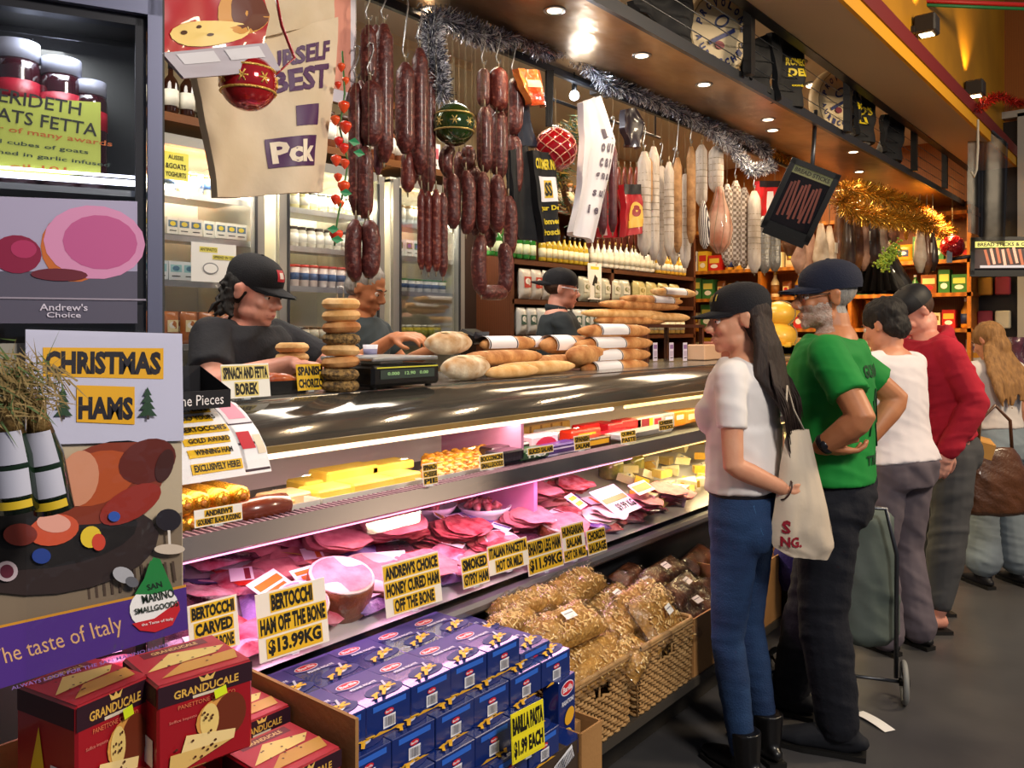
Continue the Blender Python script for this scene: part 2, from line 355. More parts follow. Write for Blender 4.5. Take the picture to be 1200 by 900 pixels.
# ---------------- product prototypes ----------------
def pal(i,*c): return c[i%len(c)]
def p_jar(r,h,body,lid,lab,wrap=False):
    m=M(mat('jar_'+body,body,.25,coat=.4)); m.lathe([(r*.9,0),(r,r*.15),(r,h*.78),(r*.8,h*.84),(r*.8,h*.86)],14)
    m.use(paint(lid,.4)).lathe([(r*.86,h*.85),(r*.88,h),(1e-4,h)],14)
    m.use(paint(lab,.5)).lathe([(r*1.02,h*.2),(r*1.02,h*.66)],14); return m
def p_bottle(r,h,glass,cap,lab):
    m=M(mat('bottle_'+glass,glass,.12,coat=.6)); m.lathe([(r*.9,0),(r,.01),(r,h*.58),(r*.8,h*.66),(r*.34,h*.76),(r*.3,h*.9)],12)
    m.use(paint(cap,.35)).lathe([(r*.36,h*.88),(r*.36,h),(1e-4,h)],12)
    m.use(paint(lab,.5)).lathe([(r*1.03,h*.14),(r*1.03,h*.46)],12); return m
def p_box(w,d,h,c,c2,c3=None):
    m=M(paint(c,.45)); m.box((0,0,h/2),(d,w,h))
    m.T=frame((d/2,0,h/2),FX); m._z=0; m.lay(c2,'r',0,h*.12,w*.8,h*.4); m.lay(c3 or c,'e',0,h*.12,w*.5,h*.28); m.lay('1a1a1a','r',0,-h*.3,w*.6,h*.06); m.T=MX(); return m
def p_tub(r,h,c,lid):
    m=M(paint(c,.4)); m.lathe([(r*.8,0),(r,h*.9)],14); m.use(paint(lid,.35)).lathe([(r*1.06,h*.88),(r*1.06,h),(1e-4,h)],14)
    m.use(paint('3b5a8a',.5)).lathe([(r*.9,h*.3),(r*.96,h*.62)],14); return m
def pillow(m,w,h,t,c=(0,0,0),wr=.12,seed=0,n=10):
    """puffy bag in the local xy plane, thickness along z"""
    c=V(c)
    for s in (1,-1):
        def fn(u,v):
            x=(u-.5)*w;y=(v-.5)*h; e=(max(0,1-(2*u-1)**4)*max(0,1-(2*v-1)**4))**.6
            q=NZ.noise(V((x*24+seed,y*24,s*3)))*wr*t
            return c+V((x*(1-.04*sin(pi*v)),y,s*(t/2*e+q*e)))
        m.grid(fn,n,n)
    return m
def p_pack(w,h,t,c,c2,c3='f0ece2',seed=0):
    m=M(mat('pack_'+c,c,.28,coat=.5,bump=.3,bscale=60)); m.T=frame((0,0,h/2),FX); pillow(m,w,h,t,seed=seed)
    m._z=t*.5+.001; m.lay(c2,'r',0,h*.05,w*.62,h*.36); m.lay(c3,'e',0,h*.08,w*.44,h*.2); m.T=MX(); return m
PROTO={}
PN={'jar':'jar','bottle':'bottle','box':'carton','tub':'tub','pack':'packet'}
def row(spec,p,dy,n,where,group,desc,cat=None,jit=.004,dx=0,rzr=.15,skip=()):
    """n alike goods along +Y from p"""
    key=str(spec)
    if key not in PROTO:
        k=spec[0]; PROTO[key]=({'jar':p_jar,'bottle':p_bottle,'box':p_box,'tub':p_tub,'pack':p_pack}[k](*spec[1:])).mesh(PN[k])
    me=PROTO[key]; nm=PN[spec[0]]
    for i in range(n):
        if i in skip: continue
        o=bpy.data.objects.new(nm,me); COL.objects.link(o)
        o.location=(p[0]+rnd.uniform(-jit,jit)+dx*i,p[1]+dy*i+rnd.uniform(-jit,jit)*.5,p[2]); o.rotation_euler[2]=rnd.uniform(-rzr,rzr)
        tag(o,'%s, %s from left %s'%(desc,ORD[i],where),cat or nm,group)
SX=-3.86
fr_names=('in the left fridge','in the middle fridge','in the right fridge')
rows=[ # fridge, shelf z, spec, desc
 (0,1.12,('jar',.034,.1,'6b3a20','2b2b2b','d8cdb0'),'brown jar'),(0,1.42,('pack',.09,.16,.05,'b86a2a','e8d9a8'),'smoked brown packet'),
 (0,1.73,('box',.07,.1,.09,'dfe4e6','8fc2c8','2f6a8a'),'pale blue carton'),(0,1.95,('box',.06,.1,.08,'efece0','5b7890','e8d040'),'white carton'),
 (0,2.16,('tub',.034,.1,'e8e0c0','d8742a'),'orange lidded yoghurt tub'),
 (1,1.12,('jar',.034,.1,'c8a860','e8e4da','7a3020'),'amber jar'),(1,1.42,('jar',.03,.085,'efe8d4','1f1f1f','b8b4a0'),'white jar'),
 (1,1.73,('tub',.03,.12,'e9d9d0','c8463a'),'red lidded tub'),(1,1.95,('jar',.028,.11,'cfcab8','3a3a34','efeee2'),'glass jar with white label'),
 (1,2.16,('jar',.03,.1,'d8cf9a','24241f','e6e2cf'),'tall glass jar'),
 (2,1.12,('box',.08,.1,.12,'c49a5a','e8d9a8'),'kraft carton'),(2,1.42,('jar',.03,.1,'d8c83a','e8e8da','8a8a20'),'yellow olive jar'),
 (2,1.73,('tub',.033,.08,'f0efe8','3a8a3a'),'green lidded cheese tub'),(2,1.95,('box',.07,.1,.1,'e8ece8','2f7a4a','3458a0'),'white and green carton'),
 (2,2.16,('jar',.03,.11,'cfd4cc','8a6a30','c8c4b0'),'pale jar')]
FY=((1.3,2.46),(2.54,3.28),(3.34,3.98))
for f,z,sp,ds in rows:
    a,b=FY[f]; pitch=(sp[1]*2.12 if sp[0] in('jar','tub','bottle') else sp[1]*1.06); n=int((b-a-.14)/pitch)
    row(sp,(SX+.06,a+.09+pitch/2,z+.004),pitch,n,fr_names[f],ds+'s '+fr_names[f],ds)
    if z>1.2: row(sp[:2]+(sp[2]*1.0,)+sp[3:],(SX-.06,a+.09+pitch/2,z+.004),pitch,n,'in the rear row '+fr_names[f],'rear '+ds+'s '+fr_names[f],ds)
# top shelf above fridges
OW=mat('shelf_wood','8a5420',.45,0,'6b3d14',3,tex='wave',stretch=(8,1,8),sharp=.9)
t=thing('wall_shelf','brown wooden shelf running above the glass door fridges','shelf',(-3.72,0,2.47))
M(OW).box((-.15,2.6,.02),(.42,2.9,.04)).box((-.28,2.6,.45),(.2,2.9,.04)).obj('board',t); M(mat('shelf_valance','d6c6a4',.6)).box((0.03,2.6,.9),(.02,2.9,.3)).obj('valance',t)
row(('bottle',.036,.24,'2a1208','1a1a1a','d8d4c4'),(-3.7,1.45,2.512),.085,12,'on the shelf above the fridges','dark bottles above the fridges','dark brown bottle')
row(('jar',.05,.2,'6a3a20','3a2010','e6e0d0'),(-3.72,2.55,2.512),.112,11,'on the shelf above the fridges','large jars above the fridges','large brown jar')
row(('box',.15,.02,.17,'eceae4','c8606a','3a2a4a'),(-3.72,2.9,2.512),.2,5,'leaning on the shelf above the fridges','pictures above the fridges','small framed print',cat='picture')
# bakery shelving
BW=mat('bakery_wood','5a2f18',.45,0,'432010',3,tex='wave',stretch=(8,1,8),sharp=.9)
t=thing('bakery_shelving','dark wood shelving behind the bread, stocked with bottles and packets','shelf',(-3.75,4.5,0))
m=M(BW); 
for y in (0,.02+1.3,2.8): M(BW).box((-.2,y,1.25),(.5,.04,2.5)).obj('side_panel',t)
for z in (.9,1.2,1.45,1.714,2.0,2.42): M(BW).box((-.2,1.4,z-.02),(.5,2.8,.035)).obj('shelf',t)
M(mat('bakery_back','7a4522',.6)).box((-.44,1.4,1.25),(.02,2.8,2.5)).obj('back_panel',t)
M(mat('bakery_sky','2a1a12',.5)).box((-.3,-.27,1.25),(.05,.5,2.5)).obj('end_board',t)
BX=-3.72
row(('bottle',.034,.23,'2f7a30','d8c020','dfe8c0'),(BX,4.28,2.004),.078,7,'on the bakery top shelf','green bottles on the bakery shelf','green bottle')
row(('bottle',.03,.21,'c8a830','2a2a2a','efe6c0'),(BX,4.88,2.004),.07,9,'on the bakery top shelf','golden oil bottles on the bakery shelf','golden oil bottle')
row(('bottle',.036,.22,'efe9d8','c8a860','d8d2bc'),(BX,5.55,2.004),.085,12,'on the bakery top shelf','cream bottles on the bakery shelf','cream coloured bottle')
row(('bottle',.03,.2,'e0b040','e8e4da','f0ecdc'),(BX,6.62,2.004),.08,7,'at the right of the bakery top shelf','amber bottles on the bakery shelf','amber bottle')
row(('pack',.13,.22,.07,'cfc8bc','b83a2c','f0ece2'),(BX,4.66,1.716),.135,5,'on the bakery middle shelf','red and clear packets','clear biscuit packet with red label')
row(('pack',.14,.2,.08,'b9b7a2','dcd8c8','7a7a52'),(BX,5.42,1.716),.15,5,'on the bakery middle shelf','pale packets','pale green biscuit packet')
row(('pack',.2,.2,.1,'c8b87a','dccf9a','9a8a4a'),(BX,6.25,1.716),.22,4,'on the bakery middle shelf','straw coloured bread bags','straw coloured bread bag')
row(('pack',.11,.2,.07,'c9c9c4','3a5a50','f0f0ea'),(BX,4.62,1.454),.115,11,'on the bakery lower shelf','clear packets on the lower shelf','clear packet with dark label')
row(('jar',.04,.16,'b89a5a','3a2a1a','e0d8c0'),(BX,5.95,1.454),.1,12,'on the bakery lower shelf','jars on the bakery lower shelf','tawny jar')
row(('jar',.05,.2,'4a2416','a86a2a','d8c8a0'),(BX,4.6,2.424),.12,20,'on the very top bakery board','jars above the bakery shelf','dark jar')
def poster(name,label,T0,w,h,items,bg='f2efe8',cat='poster',curl=0):
    t=thing(name,label,cat,Tm=T0)
    m=M(paint(bg,.35))
    if curl: m.grid(lambda u,v:V(((u-.5)*w,(v-.5)*h,-curl*(2*v-1)**2)),2,8)
    else: m.box((0,0,-.001),(w,h,.002))
    m.obj('sheet',t); q=M(paint(bg,.35)); q._z=.0004
    for it in items: q.lay(*it)
    q.obj('print',t); return t
def fX(px,py,X): return frame(atX(px,py,X),FX)
def wX(px,w,X): return abs(atX(px+w/2,385,X).y-atX(px-w/2,385,X).y)
def hX(px,h,X): return h*depthX(px,X)/FP
# posters on the fridges
w_,h_=wX(253,52,-3.66),hX(253,45,-3.66)
poster('notice','white notice with yellow heading lines taped to the far left fridge',fX(251,308,-3.64),w_,h_,[('e8dc6a','r',-.03,h_*.33,w_*.4,h_*.14),(INK,'t','ANTIPASTO',-.03,h_*.33,w_*.36,h_*.08),('e8dc6a','r',.05,h_*.15,w_*.5,h_*.12),(INK,'t','SPREAD IN OIL',.05,h_*.15,w_*.46,h_*.07),('8a8a8a','e',-.02,-h_*.15,w_*.35,h_*.3),('f2efe8','e',-.02,-h_*.15,w_*.3,h_*.24)])
w_,h_=wX(203,30,-3.66),hX(203,32,-3.66)
poster('notice','yellow notice on goats and yoghurts at far left fridge',fX(206,195,-3.64),w_,h_,[(INK,'t','AUSSIE',0,h_*.32,w_*.6,h_*.16),(INK,'t','&GOATS',0,0,w_*.8,h_*.2),(INK,'t','YOGHURTS',0,-h_*.3,w_*.8,h_*.18)],bg='e2dc58')
w_,h_=wX(585,30,-4.01),hX(585,56,-4.01)
poster('notice','white price list with green border on the dark end board',fX(586,374,-4.012),w_,h_,[('2a7a44','r',-w_*.46,0,w_*.06,h_),('2a7a44','r',w_*.46,0,w_*.06,h_),('2a7a44','r',0,h_*.47,w_,h_*.05)]+[('a8aaa8','r',0,h_*(.35-.08*i),w_*.7,h_*.015) for i in range(10)])
w_,h_=wX(697,16,-3.68),hX(697,42,-3.68)
poster('shelf_notice','curling white notice with yellow strip hanging from the bakery shelf',fX(697,330,-3.685),w_,h_,[('e8d030','r',0,h_*.38,w_*.6,h_*.08),(INK,'p',[(-w_*.2,-h_*.1),(w_*.15,-h_*.15),(w_*.2,h_*.1),(0,h_*.2)])])
# ---------------- on the countertop ----------------
CTZ=1.301
BRD=mat('bread_crust','dba468',.7,0,'a0602c',14,bump=.5,bscale=40); BR2=mat('bread_pale','e8c088',.7,0,'cc9450',18,bump=.4,bscale=50)
FLR=mat('bread_floured','ecdcc0',.8,0,'b98a58',16,bump=.5,bscale=30,sharp=.3); SEED=mat('seeded_crust','a8844c',.8,0,'3a2c20',90,bump=.8,bscale=150)
def bagel(m,r=.06): 
    R_=r*.6;q=r*.42
    return m.grid(lambda u,v:V(((R_+q*cos(2*pi*v))*cos(2*pi*u),(R_+q*cos(2*pi*v))*sin(2*pi*u),.018+q*.75*sin(2*pi*v))),20,10)
bm={k:bagel(M(m_)).mesh('bagel') for k,m_ in (('plain',BR2),('brown',BRD),('seed',SEED))}
base=atZ(406,459,CTZ)
for i,k in enumerate(('seed','seed','brown','plain','seed','brown','plain','plain')):
    o=bpy.data.objects.new('bagel',bm[k]); COL.objects.link(o); o.location=(base.x-.03+rnd.uniform(-.006,.006),base.y+rnd.uniform(-.006,.006),CTZ+.037*i); o.rotation_euler=(rnd.uniform(-.06,.06),rnd.uniform(-.06,.06),i)
    tag(o,'%s bagel, %s from the bottom in the tall bagel stack'%({'seed':'dark seeded','brown':'browned','plain':'plain'}[k],ORD[i]),'bagel','bagels in the tall stack')
t=thing('bagel_pin','thin steel wire loop standing out of the tall bagel stack','skewer',(base.x-.03,base.y,CTZ+.29))
M(STEEL).tube([(0,-.012,0),(0,-.013,.03),(0,-.008,.042),(0,.008,.042),(0,.013,.03),(0,.012,0)],.0016,6).obj('wire',t)
b2=atZ(366,450,CTZ)
for i,(k,dy) in enumerate((('plain',-.0),('brown',0),('plain',.0),('plain',.01))):
    o=bpy.data.objects.new('bagel',bm[k]); COL.objects.link(o); o.location=(b2.x-.12,b2.y,CTZ+.037*i)
    tag(o,'plain bagel, %s from the bottom in the low bagel stack beside the tall one'%ORD[i],'bagel','bagels in the low stack')
# weighing scale
a,b=atZ(434,458,CTZ),atZ(514,452,CTZ)
t=thing('weighing_scale','black counter scale with steel plate and digital display','scale',((a.x+b.x)/2-.12,(a.y+b.y)/2,CTZ),rz=0)
w_=b.y-a.y
m=M(BLACK); m.box((0,0,.045),(.26,w_,.07),bev=.01); 
for sx in(-.1,.1):
    for sy in(-1,1): m.cyl((sx,sy*w_*.4,0),(sx,sy*w_*.4,.015),.012)
m.obj('body',t)
M(STEEL).box((-.01,0,.098),(.27,w_*.98,.014),bev=.004).box((0,0,.085),(.1,.1,.02)).obj('weighing_plate',t)
m=M(mat('lcd','2a3a2c',.15)); m.T=frame((.131,0,.05),FX); m._z=.001; m.lay('2c3a34','r',0,0,w_*.8,.03); m.lay('9fd08a','t','0.000   12.90   0.00',0,.002,w_*.6,.011); m.lay('d8d040','r',0,.022,w_*.9,.004); m.obj('display',t)
# bread
def loaf(px,py,w,h,X,label,kind='loaf',band=None,m_=None,rzz=0,name='bread_loaf',grp=None,drop=None):
    c=atX(px,py,X); L=wX(px,w,X); r=hX(px,h,X)/2; r=min(r,.06); 
    if kind=='round': L=min(L,.24)
    m=M(m_ or BRD); t=thing(name,label,'bread',c if drop is None else (c.x,c.y,drop+r),rzz,grp)
    n=14; pts=[(.01*sin(i*1.3)*0,(-.5+i/n)*L,0) for i in range(n+1)]
    ra=[(r*1.25*max(.12,(1-abs(2*i/n-1)**(2.2 if kind=='round' else 4)))**.5*(1+.05*sin(i*2.1)),r*max(.12,(1-abs(2*i/n-1)**(2.2 if kind=='round' else 4)))**.5) for i in range(n+1)]
    m.tube(pts,ra,14,side=(1,0,0)); m.obj('crust',t)
    s=M(mat('slash_crumb','e6cda0',.85)); k=3 if kind!='round' else 2
    for j in range(k):
        y=(-.5+(j+.7)/(k+.4))*L*.9; s.tube([(.3*r,y-.02*0-r*.5,r*.9),(.55*r,y,r*.86),(.75*r,y+r*.6,r*.68)],[.001,r*.1,.001],6)
    s.obj('slash',t)
    if band:
        q=M(mat('paper_band','e7e4ea',.5)); y0,y1=band[0]*L-L/2,band[1]*L-L/2
        def fn(u,v): an=-.5+u*pi*1.15; return V((r*1.31*cos(an),y0+(y1-y0)*v,r*1.06*sin(an)))
        q.grid(fn,14,1); bk=paint('1e1a24'); q.use(bk)
        for e in(y0+.004,y1-.012): q.grid(lambda u,v,e=e:V((r*1.325*cos(-.5+u*pi*1.15),e+.008*v,r*1.075*sin(-.5+u*pi*1.15))),14,1)
        q.obj('paper_band',t)
    return t
loaf(526,402,56,28,-2.32,'floured round loaf on top, beside the scale','round',m_=FLR)
loaf(546,430,52,30,-2.14,'floured round loaf at the front edge beside the scale','round',m_=FLR,drop=CTZ)
loaf(628,434,92,16,-2.16,'long plain baguette at the counter front behind the curved glass','baguette',m_=BR2,drop=CTZ)
loaf(600,436,60,15,-2.1,'short plain roll at the counter front edge','roll',m_=BR2,drop=CTZ)
loaf(590,419,90,18,-2.26,'long browned baguette lying across the middle of the pile','baguette')
loaf(660,424,80,18,-2.3,'browned baguette to the right of the pile centre','baguette')
loaf(596,403,60,18,-2.42,'loaf in white paper band at the back of the pile','loaf',band=(.0,.55))
loaf(640,402,44,16,-2.46,'small loaf with paper band at the back of the pile','loaf',band=(.0,.35))
loaf(665,404,56,22,-2.38,'loaf with black printed band at the pile top','loaf',band=(.1,.5))
loaf(692,415,64,24,-2.28,'fat browned loaf in front of the banded stack','loaf',rzz=.2)
for i,(py,bd) in enumerate(((388,(.2,.6)),(403,(.15,.55)),(417,(.15,.5)),(430,(.1,.5)))):
    loaf(722,py,92-6*i if i else 80,16,-2.3+.02*i,'baguette with white paper band, %s from the top of the stack'%ORD[i],'baguette',band=bd,grp='banded baguettes in a stack')
for i,(px,py,bd) in enumerate(((752,358,None),(735,368,None),(765,352,(.45,.8)),(790,343,(.2,.7)),(740,376,None),(778,372,None))):
    loaf(px,py,(90,96,70,50,80,60)[i],11,-2.62,'long baguette, %s one lying on the high bread rack'%ORD[i],'baguette',band=bd,m_=(BR2 if i%2 else BRD),grp='baguettes on the high rack')
t=thing('bread_rack','dark wood rack holding the high baguettes above the counter','rack',(-2.62,atX(770,385,-2.62).y,CTZ))
M(BW).box((0,0,.215),(.3,.75,.02)).obj('shelf',t)
for sx in(-.13,.13):
    for sy in(-.36,.36): M(BW).box((sx,sy,.1),(.025,.025,.21)).obj('leg',t)
# black box of wrapped packs, tray, signs
a=atZ(238,478,CTZ)
t=thing('display_carton','black open carton lettered Fine Pieces with silver wrapped packs','box',(a.x-.06,a.y-.02,CTZ),rz=-.05)
m=M(mat('black_card','131118',.5)); m.box((0,0,.004),(.16,.17,.006)); m.box((.08,0,.022),(.004,.17,.045)); m.box((-.08,0,.05),(.004,.17,.1)); 
m.add([(.08,.085,0),(-.08,.085,0),(-.08,.085,.1),(.08,.085,.045)],[(0,1,2,3)]); m.add([(.08,-.085,0),(-.08,-.085,0),(-.08,-.085,.1),(.08,-.085,.045)],[(0,1,2,3)]); m.obj('carton',t)
m=M(WHITEP); m.T=frame((.083,0,.022),FX); m._z=0; m.lay('efeaea','t','Fine Pieces',0,0,.13,.026,0,0); m.obj('lettering',t)
FOIL=mat('silver_foil','c9c9cc',.22,.9,bump=.7,bscale=50)
for i in range(4):
    m=M(FOIL); m.T=T((-.05+.03*i,-.02+.02*(i%2),.055+.01*(3-i)),rz=.2*i,ry=-.5)@frame((0,0,0),FX); pillow(m,.13,.09,.03,seed=i*7,wr=.5)
    m.obj('wrapped_sweet_pack',label='silver wrapped pack, %s from the back in the black carton'%ORD[i],cat='packet',group='silver packs in the black carton')
m=M(FOIL); p=atZ(288,464,CTZ); m.T=T((p.x-.03,p.y,CTZ+.02)); pillow(m,.13,.09,.04,seed=3,wr=.6); m.obj('foil_packet',label='crumpled clear foil packet lying behind the spinach sign',cat='packet')
p=atZ(336,462,CTZ)
t=thing('sausage_tray','black plastic tray behind the yellow chorizo sign','tray',(p.x-.08,p.y,CTZ)); m=M(BLACK)
m.box((0,0,.004),(.13,.16,.008)); 
for s in(-1,1): m.box((s*.065,0,.02),(.006,.16,.04)); m.box((0,s*.08,.02),(.13,.006,.04))
m.obj('tray',t)
CHO=mat('chorizo','c4642a',.35,0,'8f3518',20,coat=.3,bump=.2)
for i in range(3):
    m=M(CHO); m.tube([(p.x-.1+.035*i,p.y-.06+k*.03,CTZ+.04+.006*sin(k)) for k in range(5)],[.006,.017,.019,.017,.006],10)
    m.obj('chorizo',label='orange chorizo, %s from the back in the black tray'%ORD[i],cat='sausage',group='chorizos in the tray')
def signX(px,pybot,X,wpx,rowpx,lines,label,**k):
    p=atX(px,pybot,X); d=depthX(px,X); return sign(p,lines,wX(px,wpx,X),rowpx*d/FP*1.0,label=label,**k)
p=atZ(290,468,CTZ); signX(290,466,p.x+.02,54,17,['SPINACH AND FETTA','BOREK'],'ticket reading spinach and fetta borek on the counter',wid=[.98,.5],ycol='e9d27a')
signX(365,457,atZ(365,459,CTZ).x+.03,30,13,['SPANISH','CHORIZO'],'yellow ticket reading Spanish chorizo beside the bagels',back='e8b81e')
# small items: cup, black gadget, tags
p=atX(434,404,-2.3); t=thing('paper_cup','small white cup held low beside the tall bagel stack','cup',(p.x,p.y,CTZ+.08)); M(paint('dcdce8')).lathe([(.02,0),(.028,.06),(.026,.06),(.018,.003)],14).obj('cup',t); M(mat('cup_band','8a86a8')).lathe([(.0235,.02),(.0265,.045)],14).obj('band',t)
M(STEEL).box((0,0,-.04),(.06,.06,.08)).obj('stand',t)
p=atX(552,395,-2.5); t=thing('label_printer','black ticket printer with a raised arm behind the loaves','printer',(p.x,p.y,CTZ)); M(BLACK).box((0,0,.04),(.12,.11,.08),bev=.01).box((-.03,0,.11),(.04,.03,.1)).box((.01,.01,.165),(.1,.11,.045),bev=.01,ry=.3).obj('body',t); M(paint('2d2f36',.2)).box((.064,0,.17),(.006,.09,.03),ry=.3).obj('screen',t)
for i,(px,py) in enumerate(((768,402),(787,402),(803,398))):
    w_,h_=wX(px,15,-2.12),.1
    p=atZ(px,424,CTZ); poster('paper_flyer','purple printed card, %s of three standing right of the baguettes'%ORD[i],frame((p.x,p.y,CTZ+.06),FX),.05,.11,[('8a6aa0','r',0,.03,.04,.025),('b8a8c4','r',0,-.01,.04,.03),('3a2a4a','r',0,-.035,.035,.006)],bg='d8cfe2',cat='card')
# ---------------- goods on the lower deck ----------------
def deckhit(px,py,lift=0):
    v=ray(px,py); # EYE+k*vz = .725+lift+(-1.62-k*vx)*.215
    k=(.725+lift-1.62*.215-EYE)/(v.z+.215*v.x); p=v*k+V((0,0,EYE))
    if p.x>-1.71: q=atX(px,py,-1.71); p=V((-1.71,q.y,deckz(-1.71)+lift))
    return p
HAM=mat('ham_face','d48a8a',.6,0,'b8626a',26,bump=.15); HAMD=mat('ham_dark','c0605c',.4,0,'8c3a3a',22,coat=.3,bump=.2)
RIND=mat('ham_rind','8c4a24',.45,0,'5e2c14',10,coat=.3,bump=.4); FAT=mat('white_fat','e4ccc4',.45)
MEAT=mat('raw_meat','c23a3e',.3,0,'e89a94',35,coat=.5,bump=.4,sharp=.25); MEATB=mat('cured_meat','8e1f2c',.35,0,'d06a6a',40,coat=.4,bump=.3)
PKG=mat('pink_pack','d8a0b0',.2,0,'b03a50',14,coat=.7,bump=.5,bscale=40); PKP=mat('purple_pack','5a3a86',.3,0,'9a80b8',10,coat=.5,bump=.3)
PKD=mat('dark_pack','2a1a26',.2,0,'6a3a48',9,coat=.8,bump=.5,bscale=50); PKR=mat('red_pack','c22a22',.3,coat=.5,bump=.3)
def sl(px,py,w,n,label,m_=None,st=(.012,.004),asp=1,ht=.006,lift=.01,group=None):
    p=deckhit(px,py,lift); d=p.y*0+(p-V((0,0,EYE))).dot(V((-SY,CY,0))); r=w*d/FP/2*.72; n=int(n*1.7)
    if p.x+r>-1.65: p=V((-1.65-r,p.y,deckz(-1.65-r)+lift))
    t=thing('sliced_ham',label,'meat',p,rnd.uniform(-.4,.4),group)
    m=None
    for i in range(n):
        m=M(m_ or HAM); z=i*ht; ox=(i-n/2)*st[0]*.9+.004*sin(i*2.3); oy=(i-n/2)*st[1]*1.6+.012*sin(i*1.7); sd=rnd.random()*9
        ring=[]; 
        def fn(u,v,ox=ox,oy=oy,z=z,sd=sd): 
            a=2*pi*u; q=v*r*(1+.07*sin(3*a+sd)); return V((ox+q*cos(a)*asp,oy+q*sin(a),z+.006*v*v*sin(2*a+sd)+.004*sin(5*a+sd)*v**3+q*cos(a)*-.2))
        m.grid(fn,20,4); m.obj('slice',t)
    return t
def half(px,py,w,h,label,face=None,side=None,group=None,tilt=.5,lift=0):
    """cut ham standing with its round face turned up towards the customer"""
    p=deckhit(px,py,lift); d=(p-V((0,0,EYE))).dot(V((-SY,CY,0))); r=w*d/FP/2; hh=h*d/FP
    if p.x+r>-1.665: p=V((-1.665-r,p.y,deckz(-1.665-r)+lift))
    t=thing('ham_joint',label,'ham',Tm=T(p,rz=rnd.uniform(-.3,.3))@T(ry=tilt))
    M(side or RIND).lathe([(r*.82,-hh*.1),(r*.98,hh*.2),(r,hh*.8),(r*.97,hh)],22).obj('rind',t)
    M(FAT).lathe([(1e-4,hh+.001),(r*.96,hh+.001),(r*.98,hh-.002)],22).obj('fat_ring',t)
    m=M(face or HAM); m.grid(lambda u,v:V((r*.88*v*cos(2*pi*u)*(1+.04*sin(6*pi*u)),r*.88*v*sin(2*pi*u),hh+.0025+.003*sin(4*pi*u)*v)),22,4); m.obj('cut_face',t)
    return t
def bowl(px,py,w,label,m_=None,group=None):
    p=deckhit(px,py); d=(p-V((0,0,EYE))).dot(V((-SY,CY,0))); r=w*d/FP/2
    t=thing('bowl',label,'bowl',p+V((0,0,.012)),0,group)
    M(mat('porcelain','efe6ea',.2,coat=.5)).lathe([(r*.5,-.01),(r*.55,0),(r*.85,r*.28),(r,r*.5),(r*.96,r*.5),(r*.8,r*.3),(1e-4,r*.1)],24).obj('dish',t)
    m=M(m_ or MEAT)
    for i in range(16):
        a=rnd.random()*6.28; q=rnd.random()**.5*r*.62; c=V((q*cos(a),q*sin(a),r*.45+.012-q*.15)); e=V((rnd.uniform(-1,1),rnd.uniform(-1,1),.1))*r*.25
        m.tube([c-e,c+V((0,0,.008)),c+e],[r*.06,r*.17,r*.05],8)
    m.obj('meat_pieces',t,kind='stuff')
    return t
def packd(px,py,w,h,m_,label,lab=None,rz=None,thick=.03,cat='packet',lift=.012,name='meat_packet',group=None):
    p=deckhit(px,py,lift); d=(p-V((0,0,EYE))).dot(V((-SY,CY,0))); W=w*d/FP; H_=h*d/FP*1.7
    t=thing(name,label,cat,Tm=T(p,rz=(rz if rz is not None else rnd.uniform(-.4,.4)))@T(ry=-.22+.45,rz=pi/2),group=group)
    m=M(m_); pillow(m,W,H_,thick,seed=px,wr=.35); m.obj('pack',t)
    m=M(m_); m._z=thick*.5+.003
    if lab:
        for it in lab: m.lay(it[0],it[1],*[q*(W if k in(0,2) else H_) if not isinstance(q,str) else q for k,q in enumerate(it[2:6])],*it[6:]) if it[1]!='t' else m.lay(it[0],'t',it[2],it[3]*W,it[4]*H_,it[5]*W,it[6]*H_)
        m.obj('printed_label',t)
    return t
LAB=[('f2eef0','r',0,0,.6,.5),('8a2a3a','r',0,.08,.5,.12)]
LABO=[('f6e9e2','r',0,0,.7,.6),('e0782a','r',0,.12,.6,.16),('e0782a','r',0,-.12,.5,.12)]
# foreground hams near the glass
half(405,722,80,46,'cut ham with pale pink face beside the 13.99 ticket',tilt=.35)
half(352,738,66,40,'small cut ham below the 13.99 ticket',tilt=.5)
half(455,705,92,26,'low wide cut ham left of the honey cured ticket',tilt=.3)
half(590,668,46,26,'small ham joint behind the pancetta ticket',tilt=.3)
half(650,668,40,22,'small pale ham behind the shaved leg ham ticket',tilt=.3)
sl(430,636,110,9,'large fan of pink ham slices in the middle of the meat deck',st=(.016,.006),lift=.02)
sl(390,650,90,8,'fan of pink ham slices with ragged edges behind the white card',st=(.014,-.006),lift=.02)
sl(480,690,100,6,'thick wide ham slices left of the honey cured ham ticket',st=(.01,.01))
sl(440,600,60,4,'pink ham disc carrying an orange ticket',st=(.004,.002))
sl(350,640,60,4,'round mottled brawn slices beside the green packet',m_=HAMD,st=(.005,.004))
sl(540,585,50,6,'pale pink slices behind the bowls',lift=.03); sl(520,640,80,8,'dark red cured slices heaped in front of the bowls',m_=MEATB,st=(.012,.004))
sl(565,650,60,6,'reddish cured slices right of the bowls',m_=MEATB); sl(470,640,50,6,'rolled dark smoked slices left of centre',m_=MEATB)
sl(500,560,60,5,'bright red slices at the back beneath the shelf',m_=MEATB,lift=.04); sl(625,590,60,7,'tall pale slices at the back by the pillar',lift=.06); sl(610,620,70,6,'white edged ham slices in the middle right',lift=.02)
sl(655,585,60,8,'bright red sliced salami fan by the pillar',m_=MEAT,lift=.03); sl(700,620,60,6,'pale bacon rashers at the right',m_=FAT); sl(745,625,60,6,'pinkish bacon rashers beside the last tickets',lift=.01)
